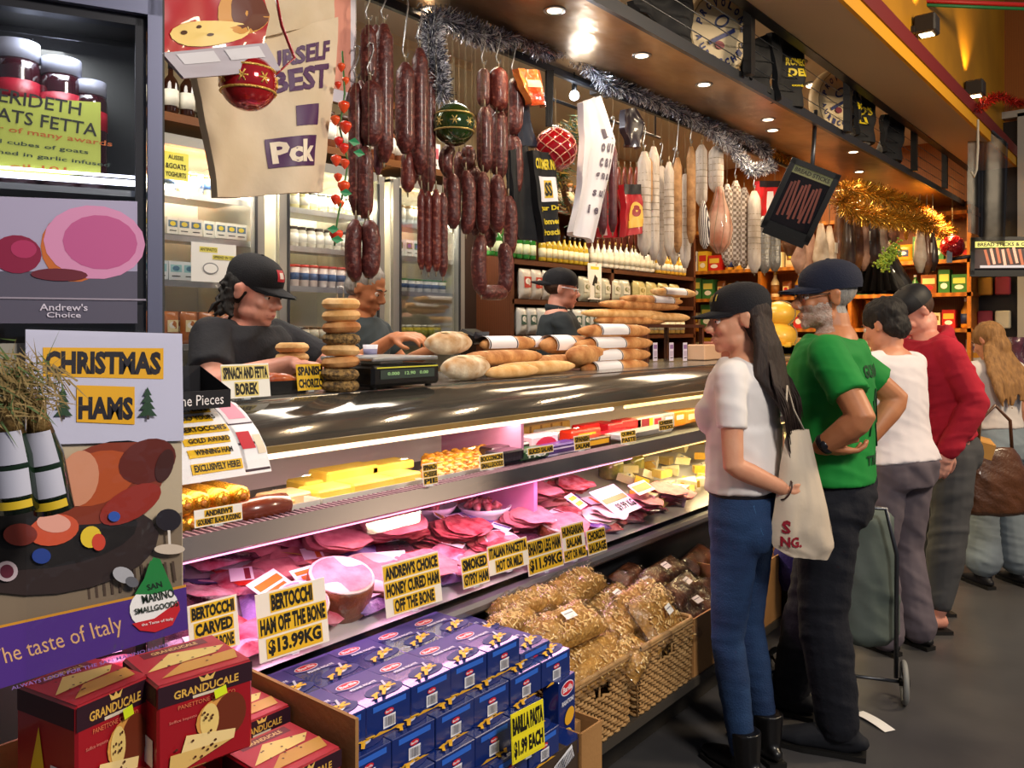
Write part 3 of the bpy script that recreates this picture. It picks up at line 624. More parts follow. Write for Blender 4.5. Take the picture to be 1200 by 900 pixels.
sl(660,640,80,5,'large white edged ham slices with purple labels',lift=.02); sl(775,615,60,7,'peach coloured rashers at the far right of the meat',lift=.02); sl(790,640,50,5,'peach slices in front of the yellow cheese',lift=.01)
sl(330,665,70,3,'flat pink ham slices at far left',st=(.01,.01)); sl(590,570,50,8,'stacked red steaks with white paper between',m_=MEAT,st=(.002,.002),ht=.012,lift=.04)
bowl(505,611,62,'white bowl of red meat under the orange ticket, left bowl'); bowl(568,612,64,'white bowl heaped with red mince, right bowl'); bowl(543,590,44,'small rear bowl of ribbed red meat',m_=MEATB); bowl(468,600,40,'small white bowl of red meat at the left')
packd(240,690,90,50,PKG,'pink vacuum pack at far left of the deck with purple label',[('4a3a7a','r',0,.05,.5,.4),('e8b0c0','e',.05,.05,.25,.2)])
packd(270,650,110,36,PKD,'dark vacuum pack with red meat at far left',[('b8303a','e',-.1,0,.5,.4),('e07a28','r',.35,0,.2,.5)])
packd(300,678,80,44,PKR,'flat red pack with small picture at the left',[('2a1a20','r',.1,0,.35,.5),('f0b0b0','e',.1,.05,.25,.3)])
packd(265,640,90,22,PKG,'long pink bacon pack at the back left'); packd(375,670,54,26,PKP,'pink and purple label pack beside the ticket stack',LAB)
packd(345,655,46,30,PKG,'yellow striped packet beside the round brawn',[('e8c020','r',-.3,0,.2,.7),('2a6a3a','r',.3,0,.15,.6)])
packd(700,640,60,26,PKP,'purple labelled pack in the middle right',LAB); packd(640,640,54,24,PKP,'purple and white pack in front of the pillar',LAB); packd(730,640,50,24,PKG,'pink vacuum pack before the cream cheese jar',LAB)
packd(600,690,50,30,PKD,'dark shiny pack beside the gypsy ham ticket',LAB); packd(570,690,50,34,PKD,'round black wrapped smallgood under the gypsy ham ticket'); packd(540,700,60,34,PKG,'clear wrapped pink joint under the gypsy ham ticket')
packd(310,620,90,16,PKG,'thin pink bacon pack at the back',lift=.03); packd(455,575,60,18,PKG,'pink packet at the back middle',lift=.03); packd(400,590,60,18,PKP,'dark mauve packet at the back',lift=.03)
packd(675,610,50,26,PKG,'clear pack with white ticket right of the pillar',LAB)
k=0
for r_,xx in enumerate((-2.28,-2.12,-1.96,-1.82,-1.72)):
    for i in range(15 if r_<4 else 17):
        y=.82+i*.135+rnd.uniform(-.03,.03); t=thing('meat_packet','%s vacuum pack from left, %s bottom row from the case back'%(ORD[i],ORD[r_]),'packet',Tm=T((xx+rnd.uniform(-.02,.02),y,deckz(xx)+.022),rz=rnd.uniform(-.6,.6))@T(ry=.22),group='vacuum packs lining the meat deck')
        mm=(PKG,MEATB,PKG,HAM,PKD,MEAT,PKP)[rnd.randrange(7)]; m=M(mm); pillow(m,.13,.15,.04,seed=k,wr=.25,n=7); m.obj('pack',t)
        if k%2: m=M(mm); m._z=.026; m.lay('f2e6ec','r',0,0,.07,.06); m.lay(('8a2a3a','4a3a8a','e0782a')[k%3],'r',0,.015,.06,.015); m.obj('printed_label',t)
        k+=1
# white cards lying on the meat
CARDM=WHITEP
def cardd(px,py,w,h,label,items,rz=0.3,lift=.05,name='price_card'):
    p=deckhit(px,py,lift); d=(p-V((0,0,EYE))).dot(V((-SY,CY,0))); W=w*d/FP; H_=h*d/FP*1.5
    t=thing(name,label,'sign',Tm=T(p,rz=rz)@T(ry=.55)@T(rz=pi/2))
    M(paint('f6f0f2',.35)).box((0,0,-.001),(W,H_,.0018)).obj('card',t); q=M(WHITEP); q._z=.0004
    for it in items: q.lay(it[0],it[1],*( [it[2]*W,it[3]*H_,it[4]*W,it[5]*H_] if it[1]!='t' else [it[2],it[3]*W,it[4]*H_,it[5]*W,it[6]*H_]))
    q.obj('print',t); return t
OL=[('e8782a','r',0,.25,.85,.2),('e8782a','r',0,-.02,.7,.2),('f0e2da','r',0,-.3,.7,.16)]
cardd(325,690,66,34,'white card with orange lettering lines beside the 13.99 ticket',OL,rz=.5); cardd(370,673,56,20,'second card with orange lines at the back of the first',OL,rz=.0)
cardd(455,662,44,28,'white card with tiny red mark on the ham fan',[('e05070','r',0,0,.5,.1),('d0a0b0','r',.1,.2,.4,.06)],rz=-.6)
cardd(437,615,20,22,'small pink price card on the back meat',[('b06ac0','r',0,0,.7,.2)],lift=.07); cardd(440,604,34,12,'orange ticket lying on the pink ham disc',[('e8a02a','r',0,0,.9,.8),(INK,'t','DANISH HAM',0,0,.8,.4)])
cardd(515,604,32,12,'orange ticket on the left bowl of meat',[('e8a02a','r',0,0,.9,.8),(INK,'t','LAMB',0,0,.8,.5)],rz=.9,lift=.06); cardd(528,625,36,16,'white card with yellow line in front of the left bowl',[('e8a02a','r',0,.1,.8,.3),('b03040','r',0,-.25,.6,.2)])
cardd(722,592,62,30,'large card with orange lines and price, right of pillar',[('f0c8a0','r',0,.3,.8,.16),('e8a050','r',0,.05,.9,.18),(INK,'t','$9.99 KG',.1,-.25,.7,.28)],rz=.1,lift=.09); cardd(752,585,44,12,'ticket with faded line behind the large priced card',[('e8b050','r',0,0,.9,.6)],rz=.1,lift=.11)
cardd(675,587,26,16,'small white ticket with two lines by the pillar',[('e8b82a','r',0,.2,.8,.25),('e8b82a','r',0,-.2,.8,.25)],lift=.1); cardd(640,612,24,10,'white plastic ticket lettering on purple pack',[('3a2050','t','FE',0,0,.6,.8)])
# yellow tickets along the glass
GX=-1.6
S=[(253,764,56,17,['BERTOCCHI','CARVED','OFF THE BONE'],'ticket ending carved off the bone, behind the red cake boxes',[.9,.8,.8],0),
 (347,764,78,22,['BERTOCCHI','HAM OFF THE BONE','$13.99KG'],'large yellow ticket priced 13.99 a kilo in front of cut hams',[.62,.98,.8],0),
 (487,714,62,17,["ANDREW'S CHOICE",'HONEY CURED HAM','OFF THE BONE'],'ticket reading honey cured ham off the bone',[.98,.98,.74],0),
 (559,686,29,15,['SMOKED','GYPSY HAM'],'ticket reading smoked gypsy ham',None,0),(598,668,43,14,['ITALIAN PANCETTA','HOT OR MILD'],'ticket reading Italian pancetta hot or mild',[.98,.7],0),
 (641,669,38,17,['SHAVED LEG HAM','$11.99KG'],'ticket reading shaved leg ham 11.99 a kilo',None,0),(675,656,24,12,['HUNGARIAN','SALAMI','HOT OR MILD'],'ticket reading Hungarian salami hot or mild',[.98,.7,.98],0),
 (701,648,20,12,['CHORIZO','SAUSAGE'],'ticket reading chorizo sausage, rightmost along the glass',None,0)]
for px,py,w,rh,ls,lb,wd,_ in S: signX(px,py,GX,w,rh,ls,lb,wid=wd,back='f3e9da')
signX(738,622,-1.72,36,10,["ANDREW'S CHOICE",'BACON'],'ticket over a bacon piece at the right end of the meats',wid=[.98,.5])
p=atX(738,628,-1.72); t=thing('bacon_piece','round brown bacon piece below its ticket','ham',(p.x-.02,p.y,p.z-.01)); M(HAMD).ell((0,0,0),(.03,.06,.025)).obj('meat',t); M(RIND).tube([(.01,-.06,-.01),(.022,0,-.018),(.01,.06,-.01)],.012,8).obj('rind',t)
# cheese side
CH=[mat('cheese_%d'%i,c,.4,0,c2,20,bump=.1) for i,(c,c2) in enumerate((('f0d878','e0b850'),('f4ecc8','e8d898'),('e8c048','d8a030'),('f0e8d8','e0d0b0')))]
GRP='cheese wedges on the lit deck right of the meats'
k=0
for r_,(py0,n) in enumerate(((538,16),(552,17),(566,17),(580,16),(594,14))):
    for i in range(n):
        px=722+r_*6+i*15+rnd.uniform(-4,4); py=py0-i*3.2+rnd.uniform(-3,3); p=deckhit(px,py,.03+.02*(i%2))
        if p.y>7.2 or p.x<-2.33: continue
        me=M(CH[k%4]); a=rnd.uniform(.045,.07); me.T=T(rz=rnd.uniform(0,6),rx=rnd.uniform(-.4,.4)); me.add([(0,-a*.7,-.012),(a*1.5,0,-.012),(0,a*.7,-.012),(0,-a*.7,.022),(a*1.5,0,.022),(0,a*.7,.022)],[(0,2,1),(3,4,5),(0,1,4,3),(1,2,5,4),(2,0,3,5)])
        if k%3==0: me._z=.0225; me.lay('f2efe4','r',a*.5,0,a*.7,a*.4); me.lay('2a2a5a','r',a*.5,0,a*.5,a*.1)
        me.obj('cheese_wedge',label=('%s cheese wedge from the left, row %s from the back of cheese deck'%(ORD[i],('one','two','three','four','five')[r_])),cat='cheese',group=GRP,loc=p); k+=1
for i,(px,py,r) in enumerate(((716,552,20),(742,545,18))):
    p=deckhit(px,py+8); d=(p-V((0,0,EYE))).dot(V((-SY,CY,0))); rr=r*d/FP*.75
    t=thing('pickle_jar','squat glass jar with yellow lid, %s'%('left of the pair' if i==0 else 'right of the pair'),'jar',p)
    M(mat('pickle_glass','b8a850',.15,0,'7a8040',30,coat=.8)).lathe([(rr*.9,0),(rr,.01),(rr,rr*1.3),(rr*.85,rr*1.5)],18).obj('glass',t); M(paint('e8d818',.35)).lathe([(rr*.88,rr*1.5),(rr*.9,rr*1.85),(1e-4,rr*1.87)],18).obj('lid',t)
p=deckhit(790,603,.03); t=thing('cream_tub','mauve and cream tub lying on its side at the cheese edge','tub',p); m=M(paint('e0c8c8',.3)); m.T=T(ry=pi/2+.2,rz=.5); m.lathe([(.035,-.05),(.042,.04)],18); m.obj('tub',t); m=M(paint('b89ac0',.3)); m.T=T(ry=pi/2+.2,rz=.5); m.lathe([(.044,.035),(.044,.05),(1e-4,.052)],18); m.obj('lid',t)
for i,(px,py) in enumerate(((767,600),(750,607))):
    packd(px,py,24,18,PKD,'small dark packet %s by the cheese'%('right' if i==0 else 'left'),LAB,thick=.02)
# ---------------- goods on the upper shelf ----------------
SZ=1.0
def onshelf(px,X): p=atX(px,385,X); return V((p.x,p.y,SZ))
GOLD=mat('gold_foil','d8962c',.25,.75,bump=.5,bscale=60)
k=0
for row_,(z,xs) in enumerate(((.027,(222,246,270,288)),(.075,(215,234,258,280)))):
    for px in xs:
        p=onshelf(px,-1.86); m=M(GOLD); m.tube([(-.16,0,0),(-.15,0,0),(0.01,0,0),(.02,0,0)],[.015,.026,.026,.014],14); m.use(paint('a8641c',.3)).tube([(.019,0,0),(.024,0,0)],[.012,.004],8)
        m.obj('foil_wrapped_roll',label='gold foil roll, %s from left in the %s row, left end of shelf'%(ORD[k%4],('lower','upper')[row_]),cat='roll',group='gold foil rolls',loc=(p.x,p.y,SZ+z)); k+=1
def shelfbox(px,py,w,h,X,m_,label,name='packet',cat='packet',dep=.1,z=None,lay=None,ry=0):
    c=atX(px,py,X); W=wX(px,w,X); H_=hX(px,h,X); t=thing(name,label,cat,(c.x-dep/2,c.y,(c.z if z is None else z)))
    m=M(m_); m.box((0,0,0),(dep,W,H_),bev=min(.006,H_*.2),ry=ry); m.obj('body',t)
    if lay:
        q=M(m_); q.T=T(ry=ry)@frame((dep/2,0,0),FX); q._z=.0006
        for it in lay: q.lay(it[0],it[1],*([it[2]*W,it[3]*H_,it[4]*W,it[5]*H_] if it[1]!='t' else [it[2],it[3]*W,it[4]*H_,it[5]*W,it[6]*H_]))
        q.obj('print',t)
    return t
p=onshelf(310,-1.84); t=thing('smoked_sausage','dark brown smoked sausage at the left of the upper shelf','sausage',(p.x,p.y,SZ+.035)); m=M(mat('smoked','6e2c14',.25,coat=.6)); m.tube([(-.03,-.09,0),(0,-.07,0),(0,0,0),(0,.06,0),(-.01,.085,0)],[.01,.032,.034,.032,.01],14); m.obj('sausage',t); M(mat('tie','c8a060')).cyl((-.01,.085,0),(-.015,.1,0),.006).obj('tied_end',t)
TRY=mat('clear_tray','c9c4bc',.15,coat=.6)
def tray(px0,px1,X,label):
    a=onshelf(px0,X);b=onshelf(px1,X); w=b.y-a.y; t=thing('shelf_tray',label,'tray',(X-.1,(a.y+b.y)/2,SZ+.006)); m=M(TRY); m.box((0,0,.003),(.22,w,.004)).box((.11,0,.014),(.003,w,.026)).box((0,-w/2,.014),(.22,.003,.026)).box((0,w/2,.014),(.22,.003,.026)); m.obj('tray',t)
tray(326,372,-1.84,'clear tray of sliced meat on the upper shelf'); tray(376,492,-1.84,'clear tray of yellow cheese slabs on the upper shelf'); tray(495,586,-1.84,'clear tray of golden pastries on the upper shelf')
YC=mat('yellow_cheese','f2d060',.4,0,'e8b840',8,bump=.08)
for i,(px,py,w,h,X) in enumerate(((345,556,44,14,-1.9),(395,550,44,16,-1.87),(440,548,50,18,-1.86),(478,544,34,18,-1.86),(375,539,34,12,-2.02),(415,536,60,14,-2.0),(462,533,50,10,-2.0))):
    shelfbox(px,py,w,h,X,(YC if i else mat('pale_slices','c8a078',.4)),('pale sliced meat slab in the first tray' if i==0 else 'yellow cheese slab, %s in the cheese tray'%ORD[i-1]),'cheese_slab','cheese',dep=.1,z=SZ+.014+(.0 if i<5 else .02)+.012)
PAS=mat('pastry_gold','e8a838',.4,0,'a85a14',40,coat=.4,bump=.8,bscale=70)
for r_ in range(4):
    for i in range(8):
        a=onshelf(502+i*11,-1.86-.055*r_); m=M(PAS); m.ell((0,0,0),(.028,.026,.016),12,6)
        for q in range(3): m.ell((rnd.uniform(-.015,.015),rnd.uniform(-.015,.015),.012),(.01,.01,.006),8,4)
        m.obj('golden_pastry',label='golden pastry, %s from left, %s row from the glass'%(ORD[i],ORD[r_]),cat='pastry',group='golden pastries in the tray',loc=(a.x,a.y,SZ+.026+.008*r_))
SB=[(600,520,44,16,-1.9,'2a1a1c','flat dark pack with orange food picture',[('d86a28','e',0,0,.8,.5)]),(607,505,40,18,-2.0,'e8d8d0','clear pack with orange slices at the back',[('d87a38','r',0,-.1,.9,.4)]),
(640,512,30,26,-1.9,'d8b8c8','pink pack with round red badge',[('b01c3c','e',0,0,.85,.8),('f4e4e8','r',0,0,.5,.2)]),(655,498,30,14,-2.05,'e6e0dc','white pack lying at the back',None),
(628,532,34,12,-1.83,'1a4a20','dark green pack with white letters in front',[('e8efe0','t','TRS',0,0,.7,.6)]),(600,534,30,14,-1.83,'1c1420','black pack at the shelf front',None),
(660,531,40,16,-1.85,'4a2a7a','stack of purple sachets',[('d8c8e8','r',0,.2,.9,.12),('d8c8e8','r',0,-.2,.9,.12)]),(640,493,60,14,-2.2,'c89a50','row of amber packs at the very back',[('8a5a20','r',x,0,.04,.9) for x in(-.3,-.1,.1,.3)]),
(688,505,34,14,-1.95,'d83018','red and orange flat boxes',[('f0a020','r',0,0,.6,.4)]),(702,494,34,16,-2.0,'e01c20','bright red box standing at the back',None),(700,522,34,14,-1.86,'3a1a12','brown and yellow pack at the front',[('d8a020','r',0,.1,.8,.4)]),
(725,498,22,16,-1.95,'8c1420','dark red pack in the middle right',[('d8b8b0','r',0,-.3,.8,.2)]),(741,495,22,18,-1.95,'a01820','dark red pack right of its twin',[('d8b8b0','r',0,-.3,.8,.2)]),
(757,492,20,18,-1.95,'c8b0a0','striped pack with picture',[('7a2030','r',0,.1,.5,.6),('e8d020','r',.3,0,.2,.8)]),(771,489,16,18,-1.95,'b89aa0','pale pack with red centre',[('9a2030','r',0,0,.5,.6)]),
(784,486,14,18,-1.95,'8a8a90','grey wrapped pack',[('e8e8e8','r',0,.1,.6,.3)]),(797,484,14,18,-1.95,'c87820','orange wrapped pack',[('f0e0c0','r',0,.1,.6,.3)]),(812,482,18,16,-1.95,'b8803a','tawny pack at the shelf right',[('e8d8b0','r',0,0,.6,.4)]),
(760,507,60,8,-1.84,'9a98a0','flat silver tray of sachets',None),(725,510,40,8,-1.9,'c01830','flat red pack at the front right',None)]
for px,py,w,h,X,c,lb,ly in SB:
    pass
    pp=atX(px,py,X); shelfbox(px,py,w,h,X,mat('pk_'+c,c,.3,coat=.5,bump=.2),lb+', on the upper shelf',lay=ly,dep=.07,z=max(SZ+.006+hX(px,h,X)/2,min(pp.z,SZ+.05)))
kk=0
for r_ in range(2):
    for i in range(16):
        px=826+i*8; p=onshelf(px,-1.9-.12*r_); c=('d8b870','b86a30','e8d8a8','8a5a2a')[i%4]; m=M(mat('pk_'+c,c,.3,coat=.5)); m.box((0,0,.04),(.06,.08,.08),bev=.012); m.use(paint('f0e8d0')).box((.031,0,.045),(.002,.05,.03))
        m.obj('packet',label='%s packet from the left, %s row, far right end of upper shelf'%(ORD[i],('front','rear')[r_]),cat='packet',group='packets at the far end of the upper shelf',loc=p)
# shelf edge tickets
for px,py,w,rh,ls,lb in ((257,614,54,8,["ANDREW'S",'GOURMET BLACK PUDDING'],'white ticket hanging from the shelf under the gold rolls'),(505,568,16,7,['SPINACH','CHEESE','PIE'],'narrow white ticket on the shelf edge below the pastries'),
   (577,549,26,7,['BOCCONCINI','SMALLGOODS'],'white ticket on the shelf edge right of the pastries'),(634,532,28,7,['SLICED SALAMI'],'ticket on the shelf edge beside the purple sachets'),(683,527,17,7,['SPANISH','SALAMI'],'tilted ticket on the shelf edge by the red boxes'),
   (737,519,16,6,['QUINCE','PASTE'],'slanted ticket at the right of the shelf edge'),(781,504,15,5,['CHEESE','STICKS'],'ticket at the far right shelf edge')):
    signX(px,py,-1.735,w,rh,ls,lb,wid=[.6,.95] if px==257 else None,lean=.1)
# flyers lying on the curved top
def curved_sheet(px0,px1,label,items,name):
    a=atX(px0,480,-1.93).y;b=atX(px1,480,-1.93).y; w=b-a
    P=[(-2.03,1.303),(-1.98,1.295),(-1.93,1.27),(-1.875,1.23),(-1.84,1.19),(-1.815,1.13)]
    t=thing(name,label,'poster',(0,0,0)); e=.004
    def pt(u,v,e=.004):
        s=v*5;i=min(4,int(s));f=s-i; return V((P[i][0]*(1-f)+P[i+1][0]*f+e*.6,a+w*u,P[i][1]*(1-f)+P[i+1][1]*f+e))
    M(paint('f4f2f6',.3)).grid(lambda u,v:pt(u,v),4,15).obj('sheet',t)
    q=M(WHITEP)
    for j,(c,v0,v1,u0,u1) in enumerate(items): q.use(paint(c)); q.grid(lambda u,v:pt(u0+(u1-u0)*u,v0+(v1-v0)*v,.0045+j*.0004),3,4)
    return t,q,pt
t,q,pt=curved_sheet(168,262,'white sheet with yellow lines draped over the curved top edge',[(YEL,.12+.125*i,.2+.125*i,.3,.94-.06*(i%3)) for i in range(7)],'draped_notice')
for i,s_ in enumerate(('BONELESS','LEG HAMS','AND YOURS','BERTOCCHI\'S','GOLD AWARD','WINNING HAM','EXCLUSIVELY HERE!')):
    vs,fs=glyphs(s_,.03); u1=.94-.06*(i%3); q.use(paint(INK)); q.add([pt(.62+(v.x*(u1-.3)*.9)*1.0,.16+.125*i-v.y*.055,.0085) for v in vs],fs,False)
q.obj('print',t)
t,q,pt=curved_sheet(258,288,'small ham flyer lying on the curved top',[('3a2030',.02,.98,.02,.98),('d8d0d8',.05,.5,.05,.95),('e08aa0',.15,.45,.2,.85),('c02838',.6,.8,.1,.6),('e8d8c0',.65,.85,.65,.95)],'ham_flyer'); q.obj('print',t)
# ---------------- hanging goods ----------------
SAL=mat('dark_salami','4c1a16',.5,0,'8e4c40',75,coat=.12,bump=.5,bscale=60,sharp=.25,lo=.5); SAL2=mat('red_salami','5e1e16',.45,0,'a05844',60,coat=.15,bump=.4,sharp=.2,lo=.52)
SALP=mat('purple_salami','4a1f26',.45,0,'6a3438',30,coat=.2,bump=.3); SALW=mat('mould_salami','cfc4b8',.7,0,'9a8676',26,bump=.5,bscale=60,stretch=(1,1,.3),sharp=.5)
SALN=mat('netted_salami','c4b4a4',.7,0,'7c6858',60,tex='brick',bump=.3); TAN=mat('tan_salami','b88a58',.6,0,'8a5f38',20,bump=.4)
STRG=mat('string','8a7c62',.8)
HK=0
def hook(x,y,z,h=.07,label=None):
    global HK; HK+=1
    t=thing('meat_hook',label or '%s steel hook on the rail from the left'%(ORD[HK-1] if HK<=len(ORD) else 'last'),'hook',(x,y,z),group='steel hooks on the rail')
    M(STEEL).tube([(.0,-.012,h-.015),(0,-.004,h),(0,.01,h),(0,.013,h-.02),(0,0,h*.45),(0,-.013,.02),(0,-.008,.002),(0,.008,.0),(0,.014,.016)],.0025,6).obj('wire',t)
def saus(px,y0,y1,w,X,label,m_=None,bend=0,hookup=False,group=None,n=10,fat=1,net=False,px1=None):
    a=atX(px,y0,X); b=atX(px1 or px,y1,X); r=w*depthX(px,X)/FP/2*fat*(1.3 if m_ in(None,SAL,SAL2) else 1.05); c=(a+b)/2; L=b-a; h=L.length/2
    t=thing('salami' ,label,'sausage',a,0,group); pts=[];ra=[]
    for i in range(n+1):
        f=i/n; q=a.lerp(b,f)-a; q.y+=bend*sin(pi*f); q.x+=.2*bend*sin(pi*f)
        pts.append(q); ra.append(r*max(.16,(1-abs(2*f-1)**(16 if h*2/r>9 else 6)))**.5*(1+.05*NZ.noise(V((px,y0,i*.8)))))
    m=M(m_ or SAL); m.tube(pts,ra,12); m.obj('casing',t)
    s=M(STRG); s.tube([pts[0]+V((0,0,.03)),pts[0]],[.002,.004],6); s.tube([pts[-1],pts[-1]-V((0,0,.018))],[.004,.002],6)
    if y0>100: g=RZ-a.z; s.tube([V((0,0,g)),pts[0]+V((0,0,.02))],.0008,4)
    if net:
        for k in range(1,int(h*2/.035)): f=k*.035/(h*2); q=pts[0].lerp(pts[-1],f); q.y+=bend*sin(pi*f); rr=r*1.02*max(.2,(1-abs(2*f-1)**4))**.5; s.tube([q+V((rr*cos(j*pi/5),rr*sin(j*pi/5),.0)) for j in range(11)],.0014,4,cap=False)
    s.obj('string',t)
    if hookup: hook(a.x,a.y,a.z+.02,max(.05,RZ-a.z-.02) if RZ-a.z-.02<.2 else .1)
    return t
D=[ # px,y0,y1,w,X,bend,mat,desc
(432,30,100,15,-2.0,0,SAL,'upper left of the first group'),(450,29,190,17,-2.0,0,SAL,'long straight, right of the first group'),(418,98,252,15,-2.02,0,SAL,'long, far left of first group'),(434,95,170,21,-1.97,.01,SAL,'fat curved one in the first group'),(428,172,256,15,-1.99,0,SAL,'lower middle of the first group'),(417,258,330,15,-1.98,-.01,SAL,'lowest left one above the grey-shirted seller'),(432,258,326,17,-1.95,.01,SAL,'lowest right one above the grey-shirted seller'),(443,120,205,10,-2.04,0,SALP,'thin one behind the first group'),
(475,74,180,17,-2.0,0,SAL,'left of the second group'),(492,57,205,15,-2.0,0,SAL,'centre of the second group'),(503,74,225,12,-2.04,0,SAL,'right rear of second group'),(478,178,225,13,-2.03,0,SAL2,'short one under the second group'),
(494,222,316,8,-2.02,0,SAL2,'leftmost thin stick under the second group'),(502,224,319,8,-2.0,0,SAL2,'second thin stick under the second group'),(511,222,318,9,-1.98,0,SAL2,'third thin stick under the second group'),(519,226,324,9,-2.0,0,SAL,'rightmost thin stick under the second group'),
(530,172,208,13,-2.05,-.03,SAL,'curved link below the green bauble'),(545,172,196,13,-2.05,.02,SAL,'short link below the green bauble'),(531,204,268,13,-2.0,0,SAL,'left link under the green bauble'),(546,200,274,14,-1.98,.012,SAL,'fat link under the green bauble'),(557,196,276,12,-2.02,0,SAL,'link right under the green bauble'),
(567,81,125,13,-2.0,0,SAL,'top left link of the third group'),(584,80,130,18,-1.97,0,SAL2,'top centre fat link of the third group'),(602,92,158,14,-1.99,.012,SAL,'top right link of the third group'),(568,126,202,15,-1.96,0,SAL,'second left link of the third group'),(585,130,210,16,-1.98,0,SAL,'second centre link of the third group'),(601,158,230,15,-2.0,.012,SAL,'second right link of the third group'),
(566,202,274,13,-1.95,0,SAL,'third left link of the third group'),(582,205,272,15,-1.96,.005,SAL,'third centre link of the third group'),(596,230,300,13,-1.98,.01,SAL,'third right link of the third group'),(564,276,345,14,-1.95,-.012,SAL,'lowest left link of the third group'),(590,285,345,14,-1.95,.014,SAL,'lowest right link of the third group'),
(706,165,275,11,-2.0,0,SALP,'long mauve stick left of the pair before the red bags'),(718,168,272,10,-1.98,0,SALP,'long mauve stick right of the pair before the red bags')]
for i,(px,a,b,w,X,bd,mm,ds) in enumerate(D): saus(px,a,b,w,X,'dark salami, '+ds,mm,bd,hookup=a<100 or px in(706,718))
for k,(px,a,b,w) in enumerate(((424,95,250,13),(441,30,150,12),(484,90,215,13),(498,110,226,12),(470,95,170,11),(538,178,262,11),(553,180,268,10),(575,110,198,13),(594,100,170,12),(575,215,290,11),(608,120,200,10),(524,176,230,10))): saus(px,a,b,w,-2.12-.02*(k%2),'dark salami hanging in the rear row, %s counted from the garland'%ORD[k],SAL,.006*(k%3-1),group='rear dark salamis')
t=saus(564,343,343,14,-1.95,'dark curved salami closing the bottom of the third group',SAL,0,px1=592)
for k,px in enumerate(range(690,764,7)): saus(px,196,292,6,-2.35,'thin orange stick salami, %s from left behind the red bags'%ORD[k],mat('pepperoni','7a3018',.4,coat=.3),group='thin orange stick salamis')
W=[(755,178,300,15,SALW),(766,172,305,13,SALW),(775,195,311,14,SALW),(784,190,300,11,SALW),(794,185,296,10,TAN),(803,204,314,12,SALW),(810,172,285,10,TAN),(822,170,242,13,SALW),(839,172,225,17,SALW),(852,216,311,12,SALN),(862,212,312,12,SALN),(872,220,314,12,SALN),(884,224,320,14,SALW),(760,185,240,9,TAN),(790,200,310,10,SALW)]
for i,(px,a,b,w,mm) in enumerate(W): saus(px,a,b,w,-2.0-.04*(i%3),('tan' if mm is TAN else 'netted' if mm is SALN else 'white moulded')+' salami, %s counting along the pale hanging row'%ORD[i],mm,hookup=i%2==0,net=mm is not TAN,group=None)
for i,(px,a,b) in enumerate(((896,253,320),(908,250,318))): saus(px,a,b,13,-2.05,'silver foil salami, %s of the pair right of the pale row'%('left','right')[i],mat('silver_net','8c8a86',.4,.6,bump=.6),net=True)
# cured leg
p=atX(843,260,-1.96); t=thing('cured_leg','cured leg in net hanging among the pale salamis','ham',p)
m=M(mat('prosciutto','b0674a',.45,0,'d8b098',9,coat=.3,bump=.5,bscale=25)); m.tube([(0,0,.19),(0,0,.13),(0,.0,.05),(0,.01,-.04),(0,0,-.12),(0,0,-.17)],[.02,.03,.055,.068,.058,.02],16); m.obj('meat',t)
s=M(STRG)
for k in range(9): a=k*2*pi/9; s.tube([(r_*cos(a+z*2),r_*sin(a+z*2),z) for r_,z in ((.02,.19),(.032,.13),(.057,.05),(.07,-.04),(.06,-.12),(.02,-.17))],.0014,4)
s.obj('net',t)
p=atX(824,262,-1.95); t=thing('striped_net_salami','red white and black striped net salami beside the cured leg','sausage',p); m=M(mat('striped','d8d0c8',.5,0,'30202a',40,tex='wave',sharp=.2)); m.tube([(0,0,.12),(0,0,.08),(0,.01,0),(0,.02,-.1),(0,.02,-.13)],[.006,.02,.032,.026,.008],12); m.obj('casing',t); M(STRG).cyl((0,0,.12),(0,0,RZ-p.z),.001).obj('string',t)
# tinsel
def tinsel(name,pts,X,n,rad,mats,label,group=None,dx=0):
    P=[atX(px,py,X) for px,py in pts]; o=P[0].copy(); t=thing(name,label,'garland',o)
    L=[(P[i+1]-P[i]).length for i in range(len(P)-1)]; tot=sum(L)
    M(mat('tinsel_wire','909090',.4,.8)).tube([p-o for p in P],.002,4).obj('wire',t)
    m=M(*mats)
    for k in range(n):
        s=rnd.random()*tot; i=0
        while s>L[i] and i<len(L)-1: s-=L[i]; i+=1
        p=P[i].lerp(P[i+1],s/L[i])-o; d=V((rnd.gauss(0,1),rnd.gauss(0,1),rnd.gauss(0,1))).normalized(); q=d.cross(V((rnd.gauss(0,1),rnd.gauss(0,1),1))).normalized()*.0014
        e=p+d*rad*rnd.uniform(.5,1.15); m.cur=k%len(mats); m.add([p-q,p+q,e+q,e-q],[(0,1,2,3)])
    m.obj('strands',t,kind='stuff'); return t
SILV=[mat('tinsel_silver','fbfbff',.3,.3),mat('tinsel_blue','d0d0dc',.22,.9),mat('tinsel_dark','5a5c6c',.3,.8)]; GLD=[mat('tinsel_gold','ffc850',.25,.8),mat('tinsel_amber','c8841c',.3,.5),mat('tinsel_brown','6c4810',.3,.8)]
tinsel('silver_tinsel',[(512,20),(535,28),(560,40),(585,46),(610,38),(635,58),(665,54),(685,72),(712,98),(740,106),(775,120),(800,132),(825,146),(850,150),(880,162),(900,180)],-2.04,20000,.055,SILV,'long silver tinsel garland draped along the hanging rail')
tinsel('silver_tinsel',[(508,18),(505,50),(513,80),(517,112)],-2.02,4500,.05,SILV,'short silver tinsel strand hanging down by the green bauble')
tinsel('silver_tinsel',[(830,150),(860,175),(880,200),(905,195)],-2.0,4500,.05,SILV,'silver tinsel bunch above the netted salamis')
tinsel('gold_tinsel',[(985,235),(1000,247),(1010,250),(1050,258),(1085,262),(1115,275)],-1.62,14000,.085,GLD,'gold tinsel garland at the far end of the canopy')
